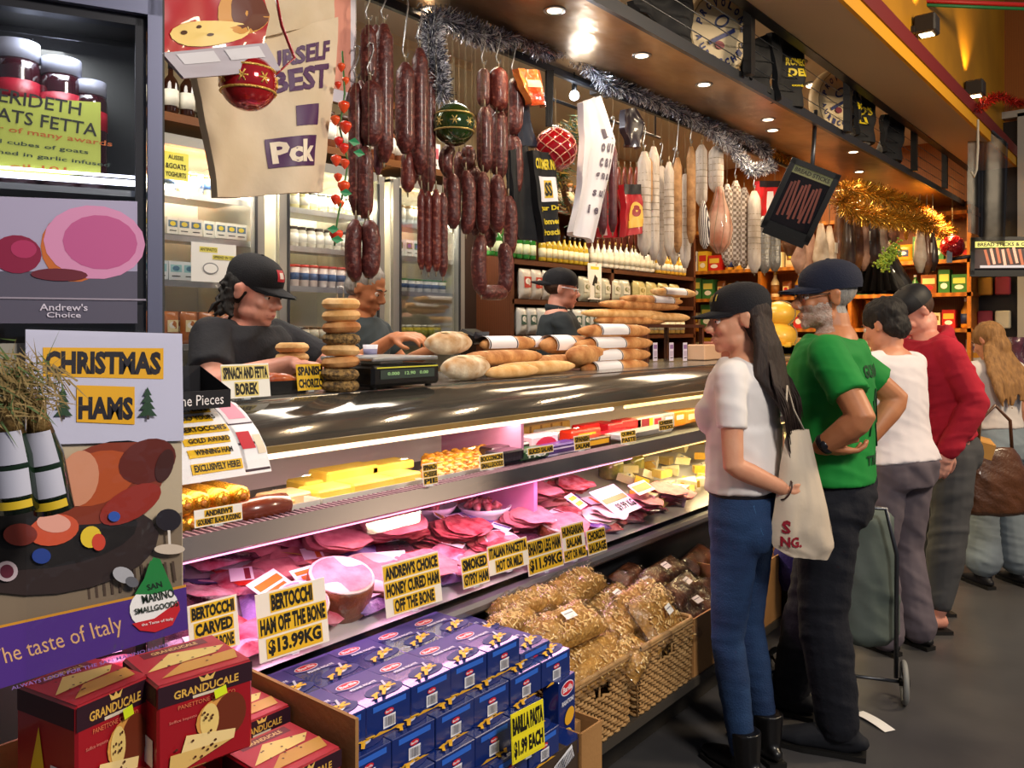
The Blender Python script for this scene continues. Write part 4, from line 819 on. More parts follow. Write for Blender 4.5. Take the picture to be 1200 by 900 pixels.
tinsel('gold_tinsel',[(890,165),(915,178),(935,190)],-2.08,4500,.07,GLD,'short gold tinsel bunch next to the silver garland')
tinsel('gold_tinsel',[(990,222),(1030,228),(1065,240),(1100,262)],-1.7,9000,.08,GLD,'second gold tinsel garland nearest the soffit at the far end')
# baubles
def bauble(px,py,r,X,label,base,band,kind,string=.15):
    p=atX(px,py,X); rr=r*depthX(px,X)/FP; t=thing('bauble',label,'bauble',p)
    M(mat('bauble_'+base,base,.12,.35,coat=1)).ell((0,0,0),rr,28,18).obj('ball',t)
    M(STEEL).lathe([(rr*.18,rr*.96),(rr*.16,rr*1.12),(1e-4,rr*1.14)],12).obj('cap',t); M(STRG).cyl((0,0,rr*1.1),(0,0,rr*1.1+string),.0015).obj('string',t)
    g=M(mat('glitter_'+band,band,.4,.6,bump=.6,bscale=200))
    if kind=='bands':
        for z in(.42,-.35): g.tube([(rr*1.01*cos(a)*sqrt(1-z*z),rr*1.01*sin(a)*sqrt(1-z*z),rr*z) for a in [i*pi/12 for i in range(25)]],rr*.045,6,cap=False)
        for q in range(8):
            a0=q*pi/4
            for k in range(6):
                an=k*pi/3; g.tube([V((cos(a0),sin(a0),0))*rr*1.01,V((cos(a0+.22*cos(an)),sin(a0+.22*cos(an)),.22*sin(an)))*rr*.985],rr*.03,5)
    else:
        for s in(-1,1):
            for k in range(9):
                a=k*2*pi/9; g.tube([V((cos(a+s*z*1.4)*sqrt(1-z*z),sin(a+s*z*1.4)*sqrt(1-z*z),z))*rr*1.01 for z in [-.97+.194*i for i in range(11)]],rr*.025,5)
    g.obj('pattern',t); return t
bauble(532,146,25,-1.98,'green bauble with gold bands and snowflake beside the salamis','2c4418','c8a860','bands'); bauble(651,175,25,-1.96,'red bauble with pale lattice beside the black apron','a8101c','e0a890','net')
bauble(291,97,33,-1.62,'red and gold bauble in front of the cloth bag','b01820','e8c060','bands',.5); bauble(1116,289,13,-1.5,'shiny plain red bauble at the far orange wall','c01018','b01018','net',.5)
# red orange hanging pack, black straps
def drape(px_py,X,name,label,m_,cat='apron',lays=(),depth=.03,wav=.012,parent=None):
    """cloth hanging as a polygon on plane X with folds: px_py = left edge list and right edge list top to bottom"""
    Lp,Rp=px_py; c=atX(Lp[0][0],Lp[0][1],X); t=parent or thing(name,label,cat,c); c=V(t.location) if parent else c; n=len(Lp)
    Lw=[atX(a,b,X)-c for a,b in Lp]; Rw=[atX(a,b,X)-c for a,b in Rp]
    def pt(u,v,e=0):
        s=v*(n-1); i=min(n-2,int(s)); f=s-i; a=Lw[i].lerp(Lw[i+1],f); b=Rw[i].lerp(Rw[i+1],f); p=a.lerp(b,u); p.x+=wav*sin(u*9+v*2)*(.3+v)+wav*.6*NZ.noise(V((u*5,v*4,X*9)))+e; return p
    m=M(m_); m.grid(lambda u,v:pt(u,v),28,24); m.grid(lambda u,v:pt(1-u,v,-depth),28,24)
    for uu in(0,1): m.grid(lambda u,v:pt(uu,v,-depth*u if uu==0 else -depth*(1-u)),1,24)
    m.grid(lambda u,v:pt(u,1,-depth*v),28,1); m.obj(name if parent else 'cloth',t)
    if lays:
        q=M(m_)
        for c_,kind,*a in lays:
            q.use(paint(c_))
            q._e=getattr(q,'_e',.001)+.0005; e=q._e
            if kind=='r': u0,v0,u1,v1=a; q.grid(lambda u,v:pt(u0+(u1-u0)*u,v0+(v1-v0)*v,e),12,6)
            elif kind=='e': u0,v0,u1,v1=a; q.grid(lambda u,v:pt((u0+u1)/2+(u1-u0)/2*v*cos(6.2832*u),(v0+v1)/2+(v1-v0)/2*v*sin(6.2832*u),e),18,2)
            elif kind=='t':
                txt,u0,v0,u1,v1=a[:5]; vs,fs=glyphs(txt,.04); q.add([pt((u0+u1)/2+v.x*(u1-u0),(v0+v1)/2-v.y*(v1-v0),e+.001) for v in vs],fs,False)
        q.obj('print',t)
    return t
BK=mat('black_cloth','0d0e12',.75,bump=.3,bscale=20); WC=mat('calico','dcc9ae',.85,0,'cdb898',5,bump=.35,bscale=16)
CB=drape((((226,60),(232,110),(240,160),(249,232)),((396,20),(394,90),(390,150),(385,224))),-1.9,'cloth_bag','cream calico bag with purple lettering hanging at top left',WC,'bag',
 [('4a2050','t','YOURSELF',.28,.12,.93,.23),('4a2050','t','BEST',.5,.25,.93,.4),('4a2050','r',.66,.5,.84,.64),('4a2050','r',.46,.70,.84,.86),('e8d8c0','t','Pck',.49,.72,.82,.84)],wav=.02)
drape((((262,-40),(226,62)),((390,-40),(396,24))),-1.9,'upper_fold','',WC,'bag',wav=.01,parent=CB)
PC=drape((((190,-40),(190,20),(190,62)),((300,-40),(316,20),(312,52))),-1.6,'panettone_carrier','red printed gift bag showing sliced cake, hanging at top left',mat('red_print','a81420',.4,coat=.4),'bag',
 [('c88a38','e',.5,.2,1,.8),('5a2410','e',.62,.2,1.0,.75),('e8c878','e',.05,.55,.8,.95),('4a2a10','e',.15,.7,.22,.76),('4a2a10','e',.4,.75,.46,.8),('4a2a10','e',.3,.62,.35,.67)],wav=.006)
drape((((190,62),(215,92)),((312,50),(330,82))),-1.58,'underside_flap','',paint('a8a0a8'),'bag',[('c8c4c8','r',.1,.1,.45,.5),('c8c4c8','r',.55,.1,.9,.5)],wav=.002,depth=.01,parent=PC)
t=thing('ribbon','red clear ribbon hanging from the gift bag to the bauble','ribbon',(0,0,0)); M(mat('red_ribbon','b02830',.3,coat=.5)).tube([atX(322,-10,-1.6),atX(330,30,-1.6),atX(345,68,-1.6),atX(318,92,-1.6)],.006,6,flat=.3).obj('band',t)
poster('hanging_sheet','white sheet with salmon panel behind the calico bag',fX(396,45,-2.05),wX(396,44,-2.05),hX(396,150,-2.05),[('d8907c','r',0,0,.1,hX(396,120,-2.05))],bg='dcd4dc')
# strawberry garland
p0=atX(402,60,-1.9); t=thing('berry_garland','red strawberry garland hanging beside the calico bag','garland',p0)
pts=[(401,60),(404,110),(398,150),(408,190),(402,225),(395,260),(392,288)]; M(paint('3a6a2c')).tube([atX(a,b,-1.9)-p0 for a,b in pts],.003,5).obj('stem',t)
BER=mat('berry','d8201c',.2,0,'f06a28',9,coat=.8)
for i,(px,py,r) in enumerate(((400,78,6),(405,94,5.5),(396,99,5),(403,124,8.5),(393,140,7),(405,148,9),(397,165,7),(403,173,7.5),(394,187,8),(404,191,7),(396,207,6),(403,218,9),(393,233,7),(399,238,6),(394,275,10))):
    q=atX(px,py,-1.9+rnd.uniform(-.02,.03))-p0; rr=r*2.05/960; m=M(BER); m.lathe([(1e-4,-rr*1.25),(rr*.5,-rr*.8),(rr*.95,0),(rr*.9,rr*.5),(1e-4,rr*.9)],12,c=q); m.obj('berry',t)
GRN=mat('leaf_green','2f8a5a',.45,coat=.2)
for px,py in ((408,165),(414,178),(383,268),(388,280),(398,225)):
    q=atX(px,py,-1.88)-p0; m=M(GRN); m.add([q,q+V((.006,.02,.012)),q+V((0,.045,.0)),q+V((.0,.02,-.012))],[(0,1,2,3)]); m.obj('leaf',t)
for px,py in ((480,40),(545,50),(440,10)): pass
# aprons, bags and the rest of the row
drape((((598,176),(600,230),(604,278)),((618,170),(630,225),(642,284))),-1.97,'black_apron','black apron folded, hanging right of the dark salamis',BK)
drape((((624,176),(628,230),(634,284)),((650,180),(655,230),(660,282))),-1.94,'printed_apron','black printed apron with white card and yellow lettering',BK,'apron',[('d8c020','t','CUSTOMER INFO',.05,.08,.95,.2),('eceaf0','r',.12,.28,.92,.56),('d8b020','r',.4,.32,.66,.52),(INK,'t','SS',.42,.34,.64,.5),('d8c020','t','your Deli',.1,.6,.9,.67),('d8c020','t','Romeo\'s',.2,.74,.9,.81),('d8c020','t','Prosciutto',.2,.86,.95,.93)])
m_=mat('navy_cloth','101c30',.7)
drape((((604,98),(604,140),(607,170)),((618,98),(622,140),(632,172))),-1.99,'apron_strap','dark blue apron strap looped under the red pack','strap' and m_,'strap',wav=.004)
drape((((641,82),(641,148)),((649,82),(648,148))),-2.03,'black_strap','narrow black strap hanging above the red lattice bauble',BK,'strap',wav=.002,depth=.01)
drape((((607,80),(612,100),(620,122)),((632,82),(638,104),(644,124))),-1.93,'red_packet','shiny red and orange packet hanging above the lattice bauble',mat('red_shiny','c8381c',.2,0,'e88a3c',14,coat=1,bump=.5),'packet',[('f0c8a0','r',.2,.3,.8,.5)],wav=.012)
drape((((683,120),(684,160),(680,215),(668,272)),((704,112),(722,165),(712,225),(699,284))),-1.93,'white_apron','long white apron with dark curly script hanging by the red bags',mat('white_cloth','dcd8de',.8,bump=.2,bscale=14),'apron',[('5a5060','t','L',.6,.25,.85,.33),('5a5060','t','o u n',.55,.36,.9,.42),('5a5060','t','c a r',.55,.46,.9,.52),('5a5060','t','g n a',.5,.56,.85,.62),('5a5060','t','s u l',.5,.66,.82,.72),('5a5060','t','i e',.45,.78,.7,.84)])
RB=mat('red_bag','a8101c',.5,coat=.2)
drape((((701,225),(702,278)),((728,222),(730,279))),-2.06,'red_carrier','red bag half hidden behind the mauve sticks',RB,'bag',[('c8a8a8','r',.05,.5,.4,.95)])
drape((((731,216),(732,245),(729,278)),((752,216),(757,245),(758,272))),-2.0,'red_carrier','red bag with black top and gold emblem',RB,'bag',[('181214','r',0,0,1,.2),('d8a840','e',.3,.35,.8,.85),('8a1018','e',.4,.42,.7,.65),('d8a840','r',.25,.72,.85,.86)])
drape((((733,128),(730,150),(736,170)),((745,126),(757,145),(753,174))),-1.97,'small_black_bag','small dark bag hanging from the tinsel left of the pale salamis',mat('plum_bag','241620',.4,coat=.4),'bag')
drape((((890,212),(888,252)),((914,212),(915,253))),-2.0,'red_shirt','small red garment with white label beside the tilted screen',mat('red_cloth','c81418',.6),'garment',[('e8e0e0','r',.42,.3,.65,.95),('181014','r',0,0,1,.18)])
# wreath
p0=atX(682,205,-2.08); t=thing('wreath','green and gold conifer wreath on a brown ring behind the white apron','wreath',p0); hx=hX(682,1,-2.08)
M(mat('wreath_ring','6a4018',.6)).tube([(0,.16*cos(a),.2*sin(a)) for a in [i*pi/10 for i in range(21)]],.012,8).obj('ring',t)
m=M(mat('fir_green','3a5a2c',.6),mat('fir_gold','b08a30',.5))
for k in range(1800):
    a=rnd.uniform(-.3,pi*1.1) if k%4 else rnd.random()*6.28; p=V((rnd.gauss(0,.02),.16*cos(a)+rnd.gauss(0,.02),.2*sin(a)+rnd.gauss(0,.025))); d=V((rnd.gauss(0,1),rnd.gauss(0,1),rnd.gauss(0,1))).normalized()*.045; q=V((0,.003,.003)); m.cur=k%3==0; m.add([p-q,p+q,p+d],[(0,1,2)])
m.obj('needles',t,kind='stuff')
# festoon bulb
p=atX(673,112,-2.12); t=thing('light_bulb','bare bright white bulb hanging behind the tinsel','lamp',p); M(mat('bulb_glow','eaf2ff',emit=12)).ell((0,0,0),.022,12,8).obj('bulb',t); M(BLACK).cyl((0,0,.02),(0,0,.07),.012).obj('socket',t); M(BLACK).cyl((0,0,.07),(0,0,.4),.003).obj('cord',t)
lamp('POINT','bulb_light',(p.x+.06,p.y,p.z-.03),1,COOL,.03)
p=atX(940,300,-2.2)
# ---------------- left foreground cabinet ----------------
C0=atD(178,385,1.62); CX_=V((.408,.913,0)); CN=V((.913,-.408,0)); CF=frame((C0.x,C0.y,EYE),CN)
def cl(px,py,z=0):  # picture point -> local x,y on the cabinet face
    v=ray(px,py); o=V((C0.x,C0.y,EYE))+CN*z; k=(o.dot(CN))/(v.dot(CN)); p=v*k+V((0,0,EYE))-V((C0.x,C0.y,EYE)); return p.dot(CX_),p.z
t=thing('display_fridge','tall glass fronted steel cabinet at the left edge with jars inside','fridge',Tm=CF)
ST2=mat('cabinet_steel','8f90a8',.3,.8); DK2=mat('cabinet_dark','1a1a22',.5,.2)
xl=cl(-60,385)[0]; yt=cl(90,12)[1]
m=M(ST2); x0,x1=cl(173,200)[0],cl(190,200)[0]; m.box(((x0+x1)/2,-.35,-.01),(x1-x0,2.2,.04)); m.box(((xl+x1)/2,yt+.09,-.01),(x1-xl,.16,.04)); m.obj('door_frame',t)
m=M(DK2); m.box((x0-.012,-.1,-.02),(.02,1.5,.03)); m.box(((xl+x0)/2,yt,-.02),(x0-xl,.02,.03)); m.obj('gasket',t)
m=M(mat('cabinet_inside','34322e',.6)); m.box(((xl+x0)/2,.0,-.19),(x0-xl,2.4,.02)); m.box((x1-.005,-.35,-.1),(.02,2.2,.18)); m.box(((xl+x0)/2,yt+.02,-.1),(x0-xl,.02,.18)); m.obj('cabinet',t)
sz=cl(80,208)[1]; M(STEEL).box(((xl+x0)/2,sz-.02,-.1),(x0-xl,.012,.16)).obj('shelf',t)
M(mat('reflection_glow','e8ecff',emit=3)).box(((xl+x0)/2,sz+.002,-.028),((x0-xl)*.97,.011,.008)).box(((xl+x0)/2,sz+.018,-.05),((x0-xl)*.9,.005,.006)).obj('glow_strip',t)  # glowing bars stand in for hall lamp reflections in the cabinet glass
M(clear('cabinet_glass',refl=.02,k=.2)).box(((xl+x0)/2,-.3,-.006),(x0-xl,1.7,.004)).obj('pane',t)
lamp('AREA','cabinet_fill',V((C0.x,C0.y,EYE))+CX_*((xl+x0)/2)-CN*.08+V((0,0,yt-.03)),1.3,COOL,.25,.1)  # added cool fill light inside the cabinet, not a fitted tube
for i,(px,w) in enumerate(((20,46),(72,42),(-22,44),(106,34))):
    zz=-.1-.0*(i==3); a=cl(px,100,zz); r=w*1.75/960/2; top=cl(px,(52,72,52,98)[i],zz)[1]; h=top-sz+.012
    j=thing('preserve_jar','large dark jar with silver lid inside the left cabinet, %s'%('leftmost in view','second in view','out at the frame edge','small one at the right')[i],'jar',Tm=CF@T((a[0],sz-.01,zz))@T(rx=-pi/2))
    m=M(mat('cherry_jar','2a0c12',.15,coat=.8)); m.lathe([(r*.95,0),(r,h*.1),(r,h*.8),(r*.9,h*.88)],20); m.obj('glass',j); M(paint('8a8c9c',.3)).lathe([(r*.95,h*.87),(r*.95,h),(1e-4,h)],20).obj('lid',j)
    M(paint('8a1424',.4)).lathe([(r*1.02,h*.55),(r*1.02,h*.72)],20).obj('label',j)
def sheet(name,label,pts,z,items,bg,cat='poster'):
    """flat sheet on the cabinet face; picture points are turned into places on that face"""
    P=[cl(a,b,z) for a,b in pts]; cx,cy=sum(p[0] for p in P)/4,sum(p[1] for p in P)/4
    t=thing(name,label,cat,Tm=CF@T((cx,cy,z))); M(paint(bg,.3)).poly([(a-cx,b-cy) for a,b in P],0,.0015).obj('sheet',t); q=M(WHITEP); q._z=.0003
    for c,k,*a in items:
        if k=='p': q.lay(c,'p',[(lambda l:(l[0]-cx,l[1]-cy))(cl(*pp,z)) for pp in a[0]])
        elif k=='t': x,y=cl(a[1],a[2],z); s=1.62/960; q.lay(c,'t',a[0],x-cx,y-cy,a[3]*s*1.12,a[4]*s,a[5] if len(a)>5 else 0,a[6] if len(a)>6 else .01)
        else: x,y=cl(a[0],a[1],z); s=1.62/960; q.lay(c,k,x-cx,y-cy,a[2]*s*1.12,a[3]*s,a[4] if len(a)>4 else 0)
    q.obj('print',t)
sheet('product_sign','yellow green sign about fetta taped inside the left cabinet',[(-60,108),(118,120),(118,205),(-60,205)],-.05,[('20201a','t','MERIDETH',38,118,88,15,-.08),('20201a','t','GOATS FETTA',38,140,118,15,-.08),('b05a20','t','winner of many awards',42,157,140,8,-.06),('2a3a30','t','carved cubes of goats',32,170,110,6,-.05),('2a3a30','t','drenched in garlic infused',45,184,130,6,-.05),('b05a20','t','oil 101',45,197,50,6)],'a8b050')
sheet('ham_poster','glossy poster of a pink ham behind the cabinet glass',[(-60,228),(161,236),(161,379),(-60,379)],.004,[('5a5668','p',[(-60,318),(161,318),(161,379),(-60,379)]),('c86a30','e',88,290,60,78),('d890b8','e',112,284,92,84),('c05a90','e',118,284,68,62),('8a1840','e',20,298,42,42),('b03060','e',28,292,22,20),('6a2030','e',70,322,50,14),('9a90a0','r',75,350,150,2),('d8d0e0','t',"Andrew's",75,360,42,8),('d8d0e0','t',"Choice",75,369,30,6)],'b0a8c4')
# christmas sheets in a plastic sleeve, parallel to the counter
PX=-1.2
def pl(px,py): p=atX(px,py,PX); return p.y,p.z-EYE
SP=1.0/960
t=thing('ham_banner','large glossy poster of a roast ham with purple band and oval red green logo','poster',(PX,0,EYE)); FR=frame((0,0,0),FX)
m=M(paint('b8a890',.25,coat=.6)); m.T=FR; m.poly([pl(-40,500),pl(213,515),pl(215,735),pl(-40,815)],0,.002); m.obj('sheet',t)
q=M(WHITEP); q.T=FR; q._z=.0004
def Q(c,pts): q.lay(c,'p',[pl(*p) for p in pts])
def QE(c,x,y,w,h,an=0):
    Q(c,[(x+w/2*cos(an)*cos(a)-h/2*sin(an)*sin(a),y+w/2*sin(an)*cos(a)+h/2*cos(an)*sin(a)) for a in [2*pi*i/20 for i in range(20)]])
def QT(c,txt,x,y,w,h,an=0,b=.01):
    vs,fs=glyphs(txt,b); q._z+=.0004; q.use(paint(c)); q.add([(*pl(x+v.x*w*cos(an)+v.y*h*sin(an),y+v.x*w*sin(an)-v.y*h*cos(an)),q._z) for v in vs],fs,False)
Q('7a6a58',[(-40,650),(120,640),(213,600),(213,690),(-40,745)])
for i in range(12): Q('4a3a30',[(100+i*9,668-i),(103+i*9,668-i),(106+i*9,702-i*2),(103+i*9,702-i*2)])
QE('2a1c1c',60,640,250,110,-.12); QE('120c0e',50,625,220,80,-.12)
QE('7c2c14',120,565,150,90,-.35); QE('a8481c',110,560,100,60,-.35); QE('5a160c',170,540,70,50,-.4); QE('c8886a',90,560,46,66,.2); QE('8c2418',150,590,80,36,-.5); QE('3a0e0a',190,545,20,40,.3)
QE('c85030',60,620,60,36,-.2); QE('e0a090',60,612,40,22,.1); QE('b8a8b0',5,668,26,24); QE('5a1a30',5,668,16,16); QE('e0c030',103,628,24,26,.5); QE('c8402c',112,634,16,20); QE('1c3a8a',45,650,22,18); QE('2850a8',130,604,14,12); QE('7a2a20',20,625,40,26)
QE('1a1420',193,608,30,26); Q('d8d0c8',[(192,620),(195,620),(196,640),(193,640)]); QE('c8b8a8',194,642,36,12); QE('a8a8b0',140,672,26,18,.4); QE('606068',150,680,16,12,.4)
Q('c88a28',[(-40,738),(213,683),(213,686),(-40,741)]); Q('4a2880',[(-40,741),(213,686),(215,735),(-40,815)])
QT('d8a878','The taste of Italy',62,751,158,25,-.27,0); QT('8868b0','ALWAYS LOOK FOR THE SAN MARINO NAME',100,778,190,4,-.27)
Q('1c7a3a',[(163,692),(168,664),(174,651),(182,653),(190,672),(198,690)]); QE('f0ecec',175,710,58,50,-.2); Q('1c7a3a',[(152,694),(163,676),(170,655),(182,655),(192,680),(196,688),(175,694)]); Q('c41c28',[(149,728),(175,722),(203,702),(205,712),(196,730),(176,738),(158,736)])
QT('14281c','SAN',175,684,18,7,-.25,.02); QT('14281c','MARINO',179,696,38,10,-.22,.02); QT('14281c','SMALLGOODS',177,709,52,7,-.2,.02); QT('f0e8e8','the Taste of Italy',178,726,38,4,-.2)
q.obj('print',t)
t=thing('christmas_sheet','white plastic covered sheet reading Christmas hams on yellow blocks','poster',(PX+.006,0,EYE))
m=M(paint('bcbcd4',.3)); m.T=FR; m.poly([pl(28,386),pl(211,391),pl(213,516),pl(72,520),pl(28,520)],0,.002); m.obj('sheet',t)
q=M(WHITEP); q.T=FR; q._z=.0004
Q('d8a010',[(48,407),(189,408),(189,444),(48,441)]); QT('14101c','CHRISTMAS',118,425,136,27,.01,.05); Q('d8a010',[(87,451),(155,453),(155,497),(87,494)]); QT('14101c','HAMS',121,478,64,27,.01,.05)
for cx in(71,169):
    for k in range(4): Q('1c3c24',[(cx,453+k*7),(cx+5+k*2,463+k*8),(cx-5-k*2,463+k*8)])
    Q('2c2018',[(cx-1.5,486),(cx+1.5,486),(cx+1.5,491),(cx-1.5,491)])
q.obj('print',t)
m=M(clear('plastic_sleeve',refl=.03,k=.35,rough=.08,bump=.5,bscale=26)); m.T=FR
def slv(u,v):
    a=pl(24,383);b=pl(214,388);c=pl(217,737);d=pl(24,792); x=(a[0]*(1-u)+b[0]*u)*(1-v)+(d[0]*(1-u)+c[0]*u)*v; y=(a[1]*(1-u)+b[1]*u)*(1-v)+(d[1]*(1-u)+c[1]*u)*v; return V((x,y,.014+.004*NZ.noise(V((u*7,v*12,0)))))
m.grid(slv,24,30); m.obj('plastic_sleeve',t)
t=thing('poster_stand','steel stand holding the Christmas posters in front of the cabinet','stand',(PX-.03,.3,0)); M(DSTEEL).box((0,0,.75),(.02,.02,1.5)).obj('pole',t); M(DSTEEL).box((0,-.03,.02),(.16,.16,.03)).obj('foot',t); M(mat('back_board','8a8478',.6)).box((.012,.0,1.3),(.006,.48,.36)).obj('board',t)
# hanging bottles
for i,(px,px1) in enumerate(((8,22),(40,64))):
    a=atX(px,470,-1.1); b=atX(px1,598,-1.1); L=b-a; t=thing('gift_bottle','green gift bottle with white label, %s of the pair hanging before the poster'%('left','right')[i],'bottle',a)
    m=M(mat('bottle_green','16281a',.2,coat=.6)); m.tube([(0,0,0),L*.15,L*.3,L*.5,L],[.009,.01,.016,.022,.023],14); m.obj('glass',t)
    n=L.normalized(); m=M(mat('gold_neck','7a6038',.35,.4,bump=.5)); m.tube([-n*.004,L*.14,L*.3],[.0105,.0115,.0165],12); m.obj('neck_foil',t)
    for f0,f1,c in ((.26,.55,'a8a8b8'),(.6,.84,'b4b4c4'),(.88,.95,'c8a820')):
        m=M(paint(c,.5)); r0,r1=(.0235 if f0>.5 else .018,.0245 if f0>.5 else .0235); sdv=V((1,0,0)).cross(n)
        m.grid(lambda u,v:L*(f0+(f1-f0)*v)+(V((1,0,0))*cos(1.7*(u-.5)-.5)+sdv*sin(1.7*(u-.5)-.5))*(r0+(r1-r0)*v),8,2); m.obj('label',t)
p=atX(20,455,-1.09); t=thing('raffia_net','tuft of brown raffia netting above the gift bottles','net',p); m=M(mat('raffia','8a7448',.8),mat('raffia_green','4a6030',.7))
for k in range(700):
    d=V((rnd.gauss(0,.6),rnd.gauss(0,1),rnd.gauss(0,1))).normalized(); c=V((rnd.gauss(0,.012),rnd.gauss(0,.02),rnd.gauss(0,.018))); m.cur=k%5==0; m.add([c,c+V((0,.002,.002)),c+d*rnd.uniform(.015,.045)],[(0,1,2)])
m.obj('raffia_strands',t,kind='stuff')
# ---------------- panettone boxes ----------------
def panet(x0,x1,y0,y1,z1,h,label,rz=0,front=True,dot=True,group=None):
    cx,cy=(x0+x1)/2,(y0+y1)/2; w,d=y1-y0,x0-x1; w=abs(w);d=abs(d); t=thing('panettone_box',label,'box',(cx,cy,z1-h),rz,group)
    m=M(mat('panettone_red','9c1420',.3,coat=.6)); m.box((0,0,h/2),(d,w,h*.999),bev=.004); m.obj('carton',t)
    q=M(WHITEP); q.T=frame((d/2,0,h/2),FX); q._z=.0006
    q.lay('2a0c1c','r',0,h*.38,w*.99,h*.22); q.lay('d8a848','t','GRANDUCALE',0,h*.36,w*.68,h*.09); q.lay('e0b860','p',[(-.06*w,h*.43),(.06*w,h*.43),(.09*w,h*.5),(.03*w,h*.46),(0,h*.5),(-.03*w,h*.46),(-.09*w,h*.5)]); q.lay('d8c8b0','r',0,h*.29,w*.3,h*.03)
    q.lay('d8784c','t','PANETTONE CLASSICO',0,h*.22,w*.6,h*.045,0,0); q.lay('d88070','t','Soffice Impasto',-w*.25,h*.08,w*.28,h*.04,0,0)
    q.lay('d89848','e',w*.14,-h*.02,w*.52,h*.46); q.lay('6a2810','e',w*.24,-h*.02,w*.36,h*.48); q.lay('e8c878','e',w*.02,-h*.02,w*.2,h*.38)
    q.lay('ecd090','p',[(-w*.3,-h*.36),(-w*.22,-h*.1),(w*.3,-h*.2),(w*.28,-h*.3)]); q.lay('d8b468','p',[(-w*.4,-h*.46),(-w*.38,-h*.26),(w*.26,-h*.3),(-w*.3,-h*.47)])
    for k in range(16): q.lay('4a2414','e',rnd.uniform(-.33,.12)*w,rnd.uniform(-.4,-.16)*h,w*.03,h*.028) if k<10 else q.lay('4a2414','e',rnd.uniform(-.05,.06)*w,rnd.uniform(-.12,.12)*h,w*.03,h*.03)
    if dot: q.lay('d8e820','r',w*.12,h*.28,w*.13,h*.1,.2)
    q.obj('front_print',t)
    q=M(WHITEP); q.T=T((0,0,h),rz=pi/2); q._z=.0006
    q.lay('b02030','r',0,0,w*.96,d*.96); q.lay('6a1020','r',-w*.0,d*.36,w*.7,d*.16); q.lay('d8b070','t','GRANDUCALE',0,d*.36,w*.5,d*.08); q.lay('e0c070','p',[(-w*.45,-d*.1),(-w*.1,d*.25),(w*.45,d*.1),(w*.3,-d*.05)]); q.lay('c89040','p',[(-w*.4,-d*.35),(-w*.1,-d*.1),(w*.48,-d*.1),(w*.4,-d*.35)])
    for k in range(12): q.lay('5a2a14','e',rnd.uniform(-.3,.35)*w,rnd.uniform(-.3,.15)*d,w*.03,d*.03)
    q.obj('top_print',t)
    q=M(WHITEP); q.T=frame((0,-w/2,h/2),(0,-1,0)); q._z=.0006; q.lay('3a1420','r',0,h*.38,d*.95,h*.2); q.lay('e8c020','p',[(-d*.3,-h*.4),(-d*.1,h*.2),(d*.05,-h*.4)]); q.lay('e8e4e0','r',d*.25,-h*.25,d*.3,h*.3); q.obj('side_print',t)
    return t
panet(-1.25,-1.41,.655,.815,.93,.15,'red panettone box, right one of the top pair',rz=-.12); panet(-1.30,-1.455,.52,.65,.93,.17,'red panettone box, left one of the top pair in clear wrap',rz=.18)
panet(-1.175,-1.33,.80,.945,.745,.14,'lower red panettone box lying next to the cardboard edge',dot=False); panet(-1.35,-1.5,.83,.96,.765,.14,'rear red panettone box behind the lower one',dot=False)
panet(-1.19,-1.34,.62,.76,.74,.14,'lower red panettone box, mostly hidden in the left of the bin',dot=False); panet(-1.345,-1.5,.66,.82,.775,.14,'red panettone box beneath the top right one',dot=False,rz=.0); panet(-1.3,-1.46,.50,.645,.755,.14,'red panettone box beneath the top left one',dot=False)
KRF=mat('cardboard','a87c4a',.8,0,'94693a',3,bump=.1)
def tray_box(name,label,x0,x1,y0,y1,z0,z1,sides='xyXY',th=.006,cat='box'):
    t=thing(name,label,cat,((x0+x1)/2,(y0+y1)/2,z0)); w,d,h=abs(x1-x0),abs(y1-y0),z1-z0
    M(KRF).box((0,0,th/2),(w,d,th)).obj('bottom',t)
    for s in sides: M(KRF).box(*{'x':((-w/2,0,h/2),(th,d,h)),'X':((w/2,0,h/2),(th,d,h)),'y':((0,-d/2,h/2),(w,th,h)),'Y':((0,d/2,h/2),(w,th,h))}[s]).obj('side_panel',t)
    return t
tray_box('cardboard_bin','open cardboard bin holding the panettone boxes',-1.56,-1.165,.36,.972,.55,.79,'xy'); t=bpy.data.objects['cardboard_bin']
m=M(KRF); m.box((0,.306,.12),(.395,.008,.24)); m.obj('side_panel',t); M(KRF).box((.197,0,.05),(.006,.61,.1)).obj('front_panel',t)
M(mat('bin_plinth','5a3c2a',.7)).box((-1.37,.67,.275),(.38,.58,.55)).obj('display_plinth',label='brown plinth under the panettone bin',cat='plinth')
